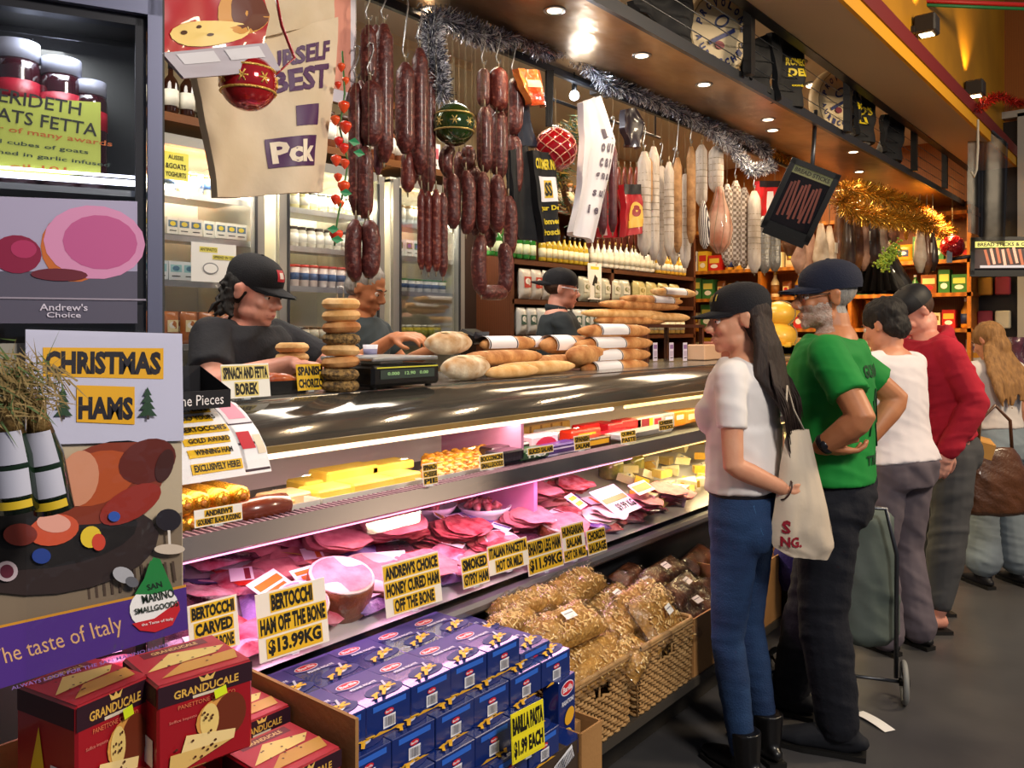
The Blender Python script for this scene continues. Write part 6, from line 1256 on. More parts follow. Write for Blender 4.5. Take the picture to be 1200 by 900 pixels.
for i in range(46):
    a=-1.45+2.9*i/45; st=hp(.083*sin(a),-.03-.06*cos(a)+.0,-.02+.02*cos(i)); sdx=.115*sin(a)*k; r0=rnd.random()
    mid=h.Ln@V((sdx*1.0+.0,-.105*k-.03*cos(a)+.03*abs(sin(a)),1.38*k)); en=h.Ln@V((sdx*.62+.03*(r0-.5)-.0,-.165*k+.02*(r0-.5),(1.13+.1*r0+.08*abs(sin(a)))*k))
    m.tube([st,st.lerp(mid,.55)+V((.0,-.01,.015)),mid,mid.lerp(en,.5)+V((.012*sin(i),-.008,0)),en],[.016,.017,.016,.012,.003],6)
m.fused('long_hair',.006,2,h.t,folds(.004,30,6))
m=M(HAIR['dark'])
for i in range(60):
    a=-1.5+3*rnd.random(); r0=rnd.random(); st=hp(.085*sin(a),-.05-.05*cos(a),-.05); mid=h.Ln@V((.12*sin(a)*k,-.135*k,1.36*k)); en=h.Ln@V((.09*sin(a)*k+.04*(r0-.5),-.18*k,(1.06+.2*rnd.random())*k)); m.tube([st,mid,mid.lerp(en,.5)+V((.02*(r0-.5),-.01,0)),en],[.003,.003,.0025,.001],4)
m.obj('loose_strands',h.t,kind='stuff')
m=M(paint('3a2018')); P=h.aL; c=P[1].lerp(P[2],.93); d=(P[2]-P[1]).normalized(); u=d.orthogonal(); m.tube([c+(u*cos(a)+d.cross(u)*sin(a))*.0265 for a in [i*pi/7 for i in range(15)]],.003,5,cap=False); m.obj('hair_tie',h.t)
# tote over her arm/shoulder
wp=h.t.matrix_basis
def W_(p): return V(p)
TB_=mat('natural_cotton','c8b8a4',.85,bump=.3,bscale=16)
p0=atD(928,520,2.66); t=thing('tote_bag','cream cotton tote bag with red lettering hanging behind the woman in jeans','bag',(p0.x,p0.y,0))
def tp(px,py,d): v=atD(px,py,d); return V((v.x-p0.x,v.y-p0.y,v.z))
rows_=[((922,505),(948,503)),((915,540),(956,540)),((910,575),(965,575)),((904,615),(973,612)),((905,640),(978,640)),((925,652),(970,656))]
def tot(u,v,sgn):
    s_=v*5;i=min(4,int(s_));f=s_-i; a=tp(*rows_[i][0],2.66).lerp(tp(*rows_[i+1][0],2.66),f); b=tp(*rows_[i][1],2.72).lerp(tp(*rows_[i+1][1],2.72),f); p=a.lerp(b,u); e=max(0,1-(2*u-1)**4)*(.25+.75*sin(pi*min(1,v*1.02)))
    n=V((SY,-CY,0)); return p+n*(sgn*.045*e+.008*NZ.noise(V((u*6,v*7,sgn))))
m=M(TB_)
for sg in(1,-1): m.grid(lambda u,v:tot(u if sg>0 else 1-u,v,sg),18,22)
m.obj('cloth',t); m=M(TB_); m.tube([tp(925,510,2.66),tp(921,480,2.66),tp(922,452,2.68),tp(930,480,2.7),tp(944,508,2.7)],.004,6,flat=.4); m.obj('strap',t)
q=M(paint('8c1428',.7))
for txt,u0,v0,u1,v1 in(('S',.12,.56,.24,.66),('NG.',.1,.69,.42,.79)):
    vs,fs=glyphs(txt,.04); q.add([tot(max(0,min(1,(u0+u1)/2+v.x*(u1-u0))),(v0+v1)/2-v.y*(v1-v0),1)+V((SY,-CY,0))*.003 for v in vs],fs,False)
q.obj('lettering',t)
# --- man in green
h=Human('older man in navy cap and green t-shirt, hands on his back',(-1.0,3.06,0),R(102),1.735,SK['tan'],heavy=1.07,headyaw=R(22),headpitch=.05,hs=1.04)
h.arms([(-.285,-.12,1.18),(-.24,.01,1.075)],[(.29,-.2,1.2),(.17,-.1,1.05)]); h.legs([(-.1,.02,.48),(-.1,-.03,.1)],[(.11,.08,.48),(.13,.16,.1)])
h.body((.05,.042,.029),(.09,.06,.04),hands=(((.35,-.95,-.15),(.2,.1,1),.5),((-.8,.1,-.5),(0,1,0),.3)),headkw=dict(wide=1.02,nose=1.1),vox=.0052,beard=mat('white_beard','a88474',.8,0,'c4aea2',60,bump=.6,bscale=200),hairm=HAIR['grey'])
GR=mat('green_cotton','0f8a34',.8,0,'0c7a2c',4); GS=h.shirt(GR,.016,.93,.33,'t_shirt',(.064,.06,.05),.008,seed=5,loose=.02); h.pants(mat('navy_trousers','0d0f1a',.85,bump=.2),.01,(.105,.085,.07),1.0,seed=6,fold=.01,fz=16)
for P,yw in((h.lL,.05),(h.lR,-.1)): h.shoe(P,mat('dark_suede','12141c',.8),yw,.0,L=.29)
face(h.t,h.Hm,h.hs,brow='8a8078',lip='9a5040'); cap(h.t,h.Hm,h.hs*1.06,mat('navy_cap','12182e',.85,bump=.3,bscale=200))
s=h.hs
m=M(paint('2a2420',.3)); m.T=h.Hm@MX.Diagonal((s,s,s,1))
for sx in(-1,1): m.tube([(sx*.033+.02*cos(a),.095,.0+.014*sin(a)) for a in [i*pi/8 for i in range(17)]],.0013,5,cap=False); m.tube([(sx*.053,.093,.004),(sx*.072,.05,.006),(sx*.078,-.005,.008)],.0018,5)
m.tube([(-.013,.097,.003),(0,.1,.006),(.013,.097,.003)],.0014,5); m.obj('spectacles',h.t)
P=h.aL; c=P[1].lerp(P[2],.9); d=(P[2]-P[1]).normalized(); u=d.orthogonal().normalized(); m=M(mat('watch_black','14141a',.3)); m.tube([c+(u*cos(a)+d.cross(u)*sin(a))*.033 for a in [i*pi/8 for i in range(17)]],[(.012,.004)]*17,8,side=d,cap=False); m.ell(c+V((-.034,0,.0)),(.008,.016,.016),10,6); m.obj('wristwatch',h.t)
q=M(paint('0a3a1a',.8)); k=h.k
PJ=projector(GS,-.6,1)
def bk(x,z,e=.0): return PJ(x*k,z*k)
for txt,x0,x1,z0,z1 in(('GUINNESS',-.12,.1,1.30,1.345),('TRAVEL',-.1,.08,1.0,1.035)):
    vs,fs=glyphs(txt,.03); q.add([bk((x0+x1)/2+v.x*(x1-x0),(z0+z1)/2+v.y*(z1-z0),.024) for v in vs],fs,False)
for pts in(((-.08,1.1),(-.03,1.26),(.03,1.14),(.08,1.24)),((-.06,1.22),(.0,1.06),(.07,1.16)),((-.1,1.16),(.04,1.2))): q.tube([bk(x,z,.022) for x,z in pts],.003,5)
q.obj('back_print',h.t)
# shopping trolley
p=atD(1010,730,3.42); t=thing('shopping_trolley','grey green shopping trolley bag on two wheels behind the man in green','trolley',(p.x,p.y,0),R(20))
m=M(mat('trolley_cloth','5c6660',.8,0,'4c5650',5,bump=.4,bscale=10)); m.tube([(0,0,.2),(0,0,.24),(0,0,.5),(0,0,.72),(0,0,.76)],[(.1,.08),(.145,.11),(.14,.11),(.12,.09),(.08,.06)],14,side=(1,0,0)); m.fused('cloth_bag',.012,4,t,folds(.015,7,8))
M(DSTEEL).tube([(-.12,-.1,.1),(-.12,-.13,.6),(-.08,-.13,.78),(.08,-.13,.78),(.12,-.13,.6),(.12,-.1,.1)],.009,7).obj('frame',t)
def wheel(x,y,w): 
    m=M(paint('8a8a86',.5)); m.T=T((x,y,w),rz=0)@T(ry=pi/2); m.tube([(w*.88*cos(a),w*.88*sin(a),0) for a in [i*pi/12 for i in range(25)]],w*.13,8,cap=False); m.use(BLACK)
    for i in range(6): a=i*pi/3; m.cyl((0,0,0),(w*.85*cos(a),w*.85*sin(a),0),.006,n=6)
    m.cyl((0,0,-.02),(0,0,.02),.016); return m
for x in(-.15,.15): wheel(x,-.1,.085).obj('wheel',t)
M(DSTEEL).cyl((-.16,-.1,.085),(.16,-.1,.085),.007).obj('axle',t); M(paint('a8a8a8')).cyl((0,0,.74),(.0,.06,.8),.012).obj('clasp',t)
p=atZ(1024,846,.002); t=thing('paper_slip','white paper slip lying on the floor by the trolley wheel','paper',p+V((0,0,.002)),R(60)); M(WHITEP).grid(lambda u,v:V(((u-.5)*.05,(v-.5)*.16,.006*sin(v*3))),2,6).obj('sheet',t)
# small trolley wheel and purple bag left of the man
p=atZ(925,810,0.0); t=thing('purple_bag_trolley','dark wheeled frame carrying a purple cloth bag between the two nearest customers','trolley',(p.x+.03,p.y+.07,0),R(60))
for x in(-.11,.11): wheel(x,0,.09).obj('wheel',t)
M(BLACK).cyl((-.12,0,.09),(.12,0,.09),.008).box((0,.02,.3),(.16,.1,.35),bev=.03).obj('frame',t); m=M(mat('purple_cloth','2a2460',.85,bump=.3)); m.tube([(0,.02,.4),(0,.02,.46),(0,.02,.62),(0,.02,.8)],[(.08,.06),(.11,.09),(.1,.09),(.06,.05)],12,side=(1,0,0)); m.fused('cloth_bag',.011,4,t,folds(.012,9,12))
# --- woman in white top, back view
h=Human('woman with short black hair in white top and loose grey trousers',(-1.04,4.12,0),R(66),1.64,SK['light'],heavy=1.06,female=True,lean=.1,headyaw=R(14),headpitch=.25,hs=1.04)
h.arms([(-.2,.12,1.1),(-.1,.32,1.12)],[(.2,.12,1.1),(.1,.32,1.1)]); h.legs([(-.09,.05,.47),(-.1,.0,.09)],[(.09,.04,.47),(.11,-.02,.09)])
h.body((.042,.036,.024),(.085,.055,.036),hands=(((.2,.9,0),(0,0,-1),.4),((-.2,.9,0),(0,0,-1),.4)),vox=.008); h.shirt(mat('white_top','e0d8dc',.75),.022,.9,.3,'top',(.058,.052,.04),.006,seed=8,loose=.012)
h.pants(mat('taupe_sweatpants','6a6068',.85,0,'5a5058',4),.012,(.1,.085,.088),1.04,seed=9,fold=.012,fz=10); face(h.t,h.Hm,h.hs)
for P in(h.lL,h.lR): h.shoe(P,paint('141214',.5),0,0,L=.24)
m=M(HAIR['black']); s=h.hs; m.T=h.Hm@MX.Diagonal((s,s,s,1)); m.ell((0,-.022,.045),(.09,.104,.088),18,12); m.ell((0,-.055,-.02),(.076,.062,.07),14,9); m.fused('short_hair',.006,1,h.t,folds(.01,40,20))
# --- man in red hoodie
h=Human('man in black cap and red hooded sweatshirt looking down, grey joggers and sandals',(-.95,4.62,0),R(132),1.72,SK['pink'],heavy=1.0,lean=.2,headyaw=R(0),headpitch=.5,hs=1.02)
h.arms([(-.225,-.02,1.13),(-.2,.1,.9)],[(.24,.02,1.12),(.16,.2,1.0)]); h.legs([(-.1,.04,.47),(-.12,.1,.1)],[(.1,.03,.47),(.12,-.06,.1)])
h.body((.05,.042,.029),(.09,.06,.036),hands=(((.0,.3,-.95),(1,0,0),.45),((-.2,.8,-.5),(0,0,-1),.4)),vox=.006,feet=True)
RH=mat('red_fleece','9c1028',.9,0,'b01830',5,bump=.2,bscale=300); HS=h.shirt(RH,.022,.93,.3,'hoodie',(.07,.062,.05),.014,seed=12,long=True,loose=.012)
m=M(RH); m.T=h.Ln; k=h.k; m.tube([V((.1*cos(a),-.03+.085*sin(a),1.43+.03*sin(a)*-1))*k for a in [i*pi/10 for i in range(21)]],.032,10,cap=False); m.ell(V((0,-.1,1.40))*k,(.1,.05,.07),12,8); m.fused('hood',.009,3,h.t,folds(.008,12,12))
m=M(paint('e8e4e4')); m.T=h.Ln; m.tube([V((-.03,.09,1.42))*k,V((-.04,.165,1.36))*k,V((-.045,.185,1.27))*k],.006,6); m.obj('drawstring',h.t)
q=M(paint('3a1428',.8)); vs,fs=glyphs('HAPPY',.05); PJ2=projector(HS,.7,-1); q.add([PJ2((v.x*-.24-.03)*k,(1.25+v.y*.055)*k) for v in vs],fs,False); q.obj('chest_lettering',h.t)
h.pants(mat('grey_joggers','4a4a4c',.9,0,'3e3e40',5),.012,(.1,.085,.06),.98,name='joggers',seed=13,fold=.012,fz=12,cut=.93)
face(h.t,h.Hm,h.hs); cap(h.t,h.Hm,h.hs*1.06,mat('black_cap2','101014',.6),back=True,visor=False)
m=M(HAIR['brown']); s=h.hs; m.T=h.Hm@MX.Diagonal((s,s,s,1)); m.ell((0,-.03,.015),(.079,.08,.07),14,9); m.fused('hair',.006,1,h.t)
for P in(h.lL,h.lR):
    a=P[2]; m=M(paint('14100e',.6)); m.T=T((a.x,a.y+.05,0)); m.poly([(-.045,-.1),(.045,-.1),(.04,0),(.055,.1),(.03,.145),(-.03,.145),(-.055,.1),(-.04,0)],.018,.018); m.tube([(-.05,.07,.015),(-.03,.075,.05),(.03,.075,.05),(.05,.07,.015)],.007,6,flat=.5); m.tube([(0,.08,.05),(0,.12,.02)],.004,5); m.obj('sandal',h.t)
# --- blonde woman
h=Human('woman with long blonde hair in pale top and frayed wide jeans',(-.84,5.5,0),R(50),1.55,SK['light'],female=True,lean=.12,headyaw=R(15),headpitch=.35)
h.arms([(-.2,.02,1.12),(-.22,.12,.9)],[(.2,.02,1.12),(.22,.12,.9)]); h.legs([(-.1,.02,.47),(-.12,0,.09)],[(.1,.02,.47),(.14,0,.09)])
h.body((.04,.034,.023),(.082,.05,.034),hands=(((0,.2,-1),(1,0,0),.6),((0,.2,-1),(-1,0,0),.6)),vox=.009); h.shirt(paint('c8c0bc',.8),.014,.98,.32,'top',seed=21)
h.pants(mat('pale_denim','6c7680',.85,0,'7c8890',6),.006,(.09,.09,.115),1.0,name='jeans',seed=22,cut=.9,fold=.006)
for P in(h.lL,h.lR): h.shoe(P,paint('16141a',.5),0,0,L=.24)
m=M(HAIR['blonde']); s=h.hs; Hm=h.Hm; m.T=Hm@MX.Diagonal((s,s,s,1)); m.ell((0,-.02,.03),(.088,.102,.092),16,10); m.ell((0,-.06,-.06),(.08,.055,.08),14,9); m.T=MX(); k=h.k
for i in range(26):
    a=-1.3+2.6*i/25; st=Hm@V((.085*sin(a)*s,-.08*cos(a)*s,-.04)); mid=h.Ln@V((.13*sin(a)*k,-.12*k,1.36*k)); en=h.Ln@V((.1*sin(a)*k,-.16*k,(1.12+.1*rnd.random())*k)); m.tube([st,mid,mid.lerp(en,.5)+V((.02*sin(i*2),-.01,0)),en],[.017,.018,.014,.004],6)
m.fused('long_hair',.008,2,h.t,folds(.01,20,8)); face(h.t,h.Hm,h.hs)
# --- seller woman
PLAT=.12
struct('floor',M(mat('service_floor','3c3632',.6)).box((-3.18,4,.06),(1.02,7.5,PLAT)))
h=Human('woman seller with dark curly hair in black cap and black shirt, reaching over the counter',(-2.93,1.80,PLAT),R(-72),1.66,SK['pink'],heavy=1.42,female=True,lean=.16,headyaw=R(4),headpitch=.16,hs=1.12)
h.arms([(-.30,.30,1.235),(-.10,.50,1.30)],[(.33,.2,1.2),(.16,.42,1.28)]); h.legs([(-.12,.0,.47),(-.12,0,.09)],[(.12,.0,.47),(.12,0,.09)])
h.body((.06,.046,.03),(.1,.07,.04),hands=(((.5,.9,.0),(0,0,-1),.35),((-.2,.9,0),(0,0,-1),.4)),headkw=dict(wide=1.14,jaw=1.35,dbl=1),vox=.0058)
BS=mat('black_shirt','14141a',.85,0,'1c1c24',6,bump=.2); h.shirt(BS,.02,.93,.36,'shirt',(.07,.066,.058),.009,seed=31); h.pants(mat('black_trousers','101014',.85),.012,(.11,.09,.07),1.0); 
for P in(h.lL,h.lR): h.shoe(P,paint('141214',.5),0,0,L=.25)
face(h.t,h.Hm,h.hs,wide=1.14,brow='2a1814',lip='a04c50'); cap(h.t,h.Hm,h.hs*1.07,mat('black_cap','121117'),badge=('c02030','e8dcd8'))
m=M(HAIR['black']); s=h.hs; m.T=h.Hm@MX.Diagonal((s,s,s,1)); m.ell((0,-.035,.01),(.095,.085,.075),14,9)
for i in range(60):
    a=rnd.uniform(-1.9,1.9); c=V((.095*sin(a),-.03-.08*cos(a),rnd.uniform(-.1,.03))); m.tube([c+V((rnd.uniform(-.02,.02),rnd.uniform(-.02,.02),.02)),c+V((.015*sin(i),.015*cos(i),0)),c+V((rnd.uniform(-.03,.03),-.015,-.03))],[.009,.01,.004],6)
m.fused('curly_hair',.006,1,h.t)
m=M(paint('3a3038',.6)); P=h.aL
for f in(.35,.42,.5): c=P[1].lerp(P[2],f)+V((-.025,.012,.018)); m.tube([c+V((0,-.015,0)),c+V((.003,.0,.003)),c+V((0,.015,0))],.0022,5)
m.obj('forearm_tattoo',h.t)
# --- seller man in grey
h=Human('seller in dark grey t-shirt with greying hair, looking down behind the bagels',(-3.12,2.56,PLAT),R(-68),1.69,SK['tan'],heavy=1.05,lean=.1,headpitch=.3,headyaw=R(2))
h.arms([(-.27,.16,1.2),(-.18,.38,1.3)],[(.28,.16,1.22),(.34,.4,1.35)]); h.legs([(-.1,.0,.47),(-.1,0,.09)],[(.1,.0,.47),(.1,0,.09)])
h.body(hands=(((.0,.9,.2),(0,0,-1),.5),((.1,.95,.05),(-.3,0,-1),.5)),vox=.0065); h.shirt(mat('grey_tshirt','2c363c',.85),.014,.93,.33,'t_shirt',(.062,.058,.05),.008,seed=41); h.pants(mat('black_trousers'),.012,(.11,.09,.07),1.0)
for P in(h.lL,h.lR): h.shoe(P,paint('141214',.5),0,0,L=.27)
face(h.t,h.Hm,h.hs,brow='4a4038'); m=M(HAIR['grey']); s=h.hs; m.T=h.Hm@MX.Diagonal((s,s,s,1)); m.ell((0,-.025,.05),(.083,.098,.08),16,10); m.ell((0,-.05,.0),(.079,.06,.06),12,8); m.fused('hair',.006,1,h.t,folds(.006,40,20))
# --- bakery seller
p=atX(654,385,-2.98); h=Human('seller in dark shirt and spectacles with cap turned backwards, by the bread',(p.x,p.y,PLAT),R(-44),1.74,SK['pink'],heavy=1.0,headyaw=R(-8),headpitch=.12)
h.arms([(-.25,.06,1.14),(-.2,.28,1.1)],[(.25,.06,1.14),(.2,.28,1.1)]); h.legs([(-.1,.0,.47),(-.1,0,.09)],[(.1,.0,.47),(.1,0,.09)])
h.body(hands=(((.2,.9,0),(0,0,-1),.4),((-.2,.9,0),(0,0,-1),.4)),vox=.008); h.shirt(mat('charcoal_shirt','20262a',.85),.014,.93,.33,'shirt',(.062,.058,.05),.009,seed=51); h.pants(mat('black_trousers'),.012,(.11,.09,.07),1.0)
for P in(h.lL,h.lR): h.shoe(P,paint('141214',.5),0,0,L=.27)
m=M(mat('charcoal_shirt')); m.T=h.Ln; k=h.k; m.tube([V((.068*cos(a),-.012+.062*sin(a),1.465-.012*sin(a)))*k for a in [i*pi/10 for i in range(21)]],[(.02,.007)]*21,8,side=(0,0,1),cap=False); m.obj('collar',h.t)
face(h.t,h.Hm,h.hs,brow='4a3428'); cap(h.t,h.Hm,h.hs*1.06,mat('black_cap','121117'),back=True); m=M(HAIR['brown']); s=h.hs; m.T=h.Hm@MX.Diagonal((s,s,s,1)); m.ell((0,-.03,.015),(.08,.082,.06),14,9); m.fused('hair',.006,1,h.t)
m=M(paint('d8d4d8',.3)); m.T=h.Hm@MX.Diagonal((s,s,s,1))
for sx in(-1,1): m.tube([(sx*.033+.02*cos(a),.096,.0+.013*sin(a)) for a in [i*pi/8 for i in range(17)]],.0018,5,cap=False); m.tube([(sx*.053,.093,.004),(sx*.076,.04,.006),(sx*.08,-.005,.008)],.003,5)
m.tube([(-.013,.097,.003),(0,.1,.006),(.013,.097,.003)],.0016,5); m.obj('spectacles',h.t)
# ---------------- above the canopy ----------------
WHL=mat('wheel_face','cbb690',.6,0,'b89c70',5)
for i,(px,py,r) in enumerate(((845,38,.185),(984,118,.19))):
    p=atX(px,py,-1.66); t=thing('round_sign','round cheese wheel sign with blue print, %s above the steel canopy'%('nearest one' if i==0 else 'farther one'),'sign',Tm=frame(p,(1,-.45,-.1)))
    M(WHL).lathe([(r,-.07),(r*1.01,-.035),(r,0)],40).obj('disc',t); q=M(WHL); q._z=.0005; q.lay('8a7850','e',0,0,r*1.9,r*1.9); q.lay('cdb994','e',0,0,r*1.84,r*1.84); q.lay('2c3a6a','e',0,.05,r*.5,r*.3,.5); q.lay('cdb994','e',0,.05,r*.36,r*.18,.5)
    for k,ch in enumerate('PROVOLONE'): a=pi*.92-k*pi*.84/8; q.lay('2c3468','t',ch,cos(a)*r*.72,sin(a)*r*.72,r*.14,r*.2,a-pi/2,.05)
    for k,ch in enumerate('AURICCHIO'): a=pi*1.1+k*pi*.8/8; q.lay('2c3468','t',ch,cos(a)*r*.72,sin(a)*r*.72,r*.14,r*.18,a+pi/2,.05)
    q.lay('2c3468','r',0,-.02,r*.9,r*.1,.5); q.lay('7a2030','e',-.01,-.06,r*.3,r*.2); q.obj('print',t); M(DSTEEL).cyl((0,r,-.03),(0,r+.12,-.03),.003).obj('hanger',t)
NY=[('d8c020','t')]
def flag(Lp,Rp,X,lb,txt): drape((Lp,Rp),X,'black_banner',lb,BK,'banner',[('d8c020','t',w,u0,v0,u1,v1) for w,u0,v0,u1,v1 in txt],wav=.03)
flag(((868,55),(868,85),(872,95)),((905,38),(905,80),(905,118)),-1.62,'black cloth gathered right of the nearest cheese wheel sign',[])
flag(((903,38),(903,80),(906,118)),((943,52),(945,90),(944,130)),-1.6,'black banner with yellow lettering between the two round signs',[("ROMEO'S",.5,.26,.92,.38),('DELI',.55,.42,.85,.54),('continental',.55,.66,.92,.7)])
flag(((1002,104),(1000,130),(1000,158)),((1026,112),(1026,140),(1026,172)),-1.6,'black banner with yellow lettering right of the farther round sign',[("ROMEO'S",.0,.3,.7,.48),('DELI',.1,.52,.6,.66)])
flag(((1036,134),(1030,150),(1032,178)),((1062,140),(1060,165),(1058,194)),-1.6,'plain black banner, last along the canopy top',[])
flag(((742,0),(745,15),(760,28)),((812,-8),(815,25),(818,62)),-1.66,'black cloth swag left of the nearest round sign',[])
for k,z in enumerate((2.74,2.82,2.9)):
    t=thing('tension_wire','thin %s wire strung along above the canopy'%('lowest','middle','highest')[k],'wire',(-1.585,0,z)); M(DSTEEL).cyl((0,-.3,0),(0,8.5,0),.0025,n=5).obj('cable',t)
m=paint('2a2622',.5)
for i,(px,py) in enumerate(((1086,30),(1143,104),(1190,150))):
    p=atX(px,py,-1.2); t=thing('spotlight','square spotlight on the ochre wall, %s of three'%('leftmost','middle','rightmost')[i],'lamp',p); M(m).box((0,0,0),(.12,.13,.11),bev=.01).box((-.08,-.06,-.03),(.06,.04,.04)).obj('housing',t); M(mat('spot_glow','ffe0a8',emit=12)).box((.0,0,-.057),(.07,.07,.004)).obj('lens',t)
    lamp('SPOT','spotlight_beam',p+V((0,0,-.07)),9,(1,.7,.3),.03,spot=100)
    lamp('SPOT','spotlight_up',p+V((.03,0,.07)),16,(1,.66,.22),.03,spot=100,rot=(pi,0,0))
for i,(px,py) in enumerate(((955,100),(1068,170),(1092,186),(1112,200),(1010,150),(930,75))):
    p=atZ(px,py,3.26); 
    if p.x<-4.4 or p.y>8.4: continue
    t=thing('ceiling_light','round ceiling light inside the stall, %s seen above the canopy'%ORD[i],'lamp',p); M(STEEL).lathe([(.06,0),(.085,-.008),(.09,.01)],20).obj('rim',t); M(mat('lamp_glow')).lathe([(1e-4,-.004),(.06,-.004)],18).obj('bulb',t)
p=atX(1118,215,-1.9); t=thing('hanging_plant','dark green trailing plant at the far end above the canopy','plant',p); m=M(mat('plant_leaf','24381c',.5,0,'3a5a2a',20))
for k in range(260):
    c=V((rnd.gauss(0,.07),rnd.gauss(0,.14),rnd.gauss(0,.09))); d=V((rnd.gauss(0,1),rnd.gauss(0,1),rnd.gauss(0,1))).normalized()*.05; q=d.orthogonal().normalized()*.014; m.add([c,c+d*.5+q,c+d,c+d*.5-q],[(0,1,2,3)])
m.obj('leaves',t,kind='stuff'); M(BLACK).cyl((0,0,.05),(0,0,.5),.004).lathe([(.05,-.06),(.08,.02)],14).obj('hanging_pot',t)
# clear banner, red tinsel, coloured strip
a=atD(1134,140,6.3); b=atD(1192,200,6.3)
t=thing('clear_banner','smoky clear plastic banner hanging at right from the red beam','banner',(a.x,a.y,0)); cm=clear('smoky_plastic','8c8880',refl=.02,k=.06,rough=.3,bump=.4,bscale=6); m=M(cm)
A=[atD(1134,128,6.3),atD(1134,272,6.3)]; B_=[atD(1180,170,6.3),atD(1176,290,6.3)]
m.grid(lambda u,v:(A[0].lerp(A[1],v)).lerp(B_[0].lerp(B_[1],v),u)-V((a.x,a.y,0))+V((.02*sin(u*9),0,0)),16,8); m.obj('sheet',t); M(DSTEEL).cyl(A[0]-V((a.x,a.y,0)),B_[0]-V((a.x,a.y,0)),.012).obj('top_bar',t)
tinsel('red_tinsel',[(1146,128),(1158,118),(1172,112),(1188,120),(1205,122)],-1.12,1800,.05,[mat('tinsel_red','d82818',.3,.4),mat('tinsel_dark_red','7a140c',.3,.7)],'red tinsel garland at the upper right below the spotlights')
p=atX(1146,140,-1.12); t=thing('cable_loop','pale cable hanging in a loop at the end of the red beam','cable',p); M(paint('b8b0a0')).tube([(0,0,.0),(0,.0,-.2),(0,-.05,-.36),(0,-.14,-.42),(0,-.22,-.4)],.008,6).obj('cord',t)
a=atD(1028,1,5.2); b=atD(1230,9,5.2); t=thing('christmas_stripe','red and green striped hanging bar at the top right edge','banner',a); M(paint('a81c14')).cyl((0,0,.012),b-a+V((0,0,.012)),.014).obj('red_band',t); M(paint('1c6a3a')).cyl((0,0,-.014),b-a+V((0,0,-.014)),.01).obj('green_band',t)
# ---------------- screens ----------------
def screen(px,py,D,w,h,nrm,roll,label,head,txt):
    p=atD(px,py,D); t=thing('display_screen',label,'screen',Tm=frame(p,nrm)@T(rz=0)@MX.Rotation(roll,4,'Z'))
    m=M(BLACK); m.box((0,h/2-.012,0),(w,.03,.04)); m.box((0,-h/2+.01,0),(w,.05,.04)); m.box((-w/2+.014,0,0),(.03,h,.04)); m.box((w/2-.014,0,0),(.03,h,.04)); m.box((0,0,-.012),(w*.97,h*.97,.02)); m.obj('bezel',t)
    q=M(mat('screen_black','0c0a0c',.1)); q._z=.002; q.lay(mat('screen_dim','181416',.08,emit=.0),'r',0,.01,w*.88,h*.84)
    return t,q
W3=mat('screen_pic_a','c8704c',.3,emit=.55); W4=mat('screen_pic_b','e8b090',.3,emit=.7); W5=mat('screen_head','d8d070',.3,emit=.8); W6=mat('screen_txt','2a2410',.4)
t,q=screen(938,235,4.6,.28,.40,(.42,-.9,-.15),R(-24),'black screen tilted over, hanging in front of the tinsel, showing bread sticks','','')
D5=mat('screen_head_dim','6a6a48',.3,emit=.3); D3=mat('screen_pic_dim','5a3028',.3,emit=.3)
q.lay(D5,'r',0,.15,.23,.045); q.lay(W6,'t','BREAD STICKS',0,.15,.2,.025); 
for k in range(9): q.lay(D3,'r',-.085+.021*k,-.02+.01*(k%3),.013,.2,.05*(k%3))
q.obj('picture',t); M(BLACK).box((0,-.22,.0),(.24,.04,.05)).obj('lower_panel',t); M(DSTEEL).cyl((0,.15,-.03),(-.12,.5,-.2),.012).obj('arm',t)
t,q=screen(1183,300,6.6,.56,.30,(.35,-.93,0),R(-1),'black screen at the right edge showing bread sticks and prices','','')
q.lay(W5,'r',0,.095,.5,.05); q.lay(W6,'t','BREAD STICKS & GRISSINI',.0,.095,.46,.03); q.lay(mat('screen_pic_c','4a3430',.3,emit=.3),'r',0,-.02,.5,.16)
for k in range(9): q.lay((W3,W4)[k%2],'r',-.16+.04*k,-.01+.008*(k%3),.02,.13,.25-.03*(k%4))
q.lay(mat('screen_plate','c8c0c0',.3,emit=.6),'r',0,-.085,.42,.02); q.obj('picture',t); M(DSTEEL).cyl((-.28,0,0),(-.42,-.02,-.05),.015).box((-.43,0,-.03),(.04,.1,.04)).obj('arm',t)
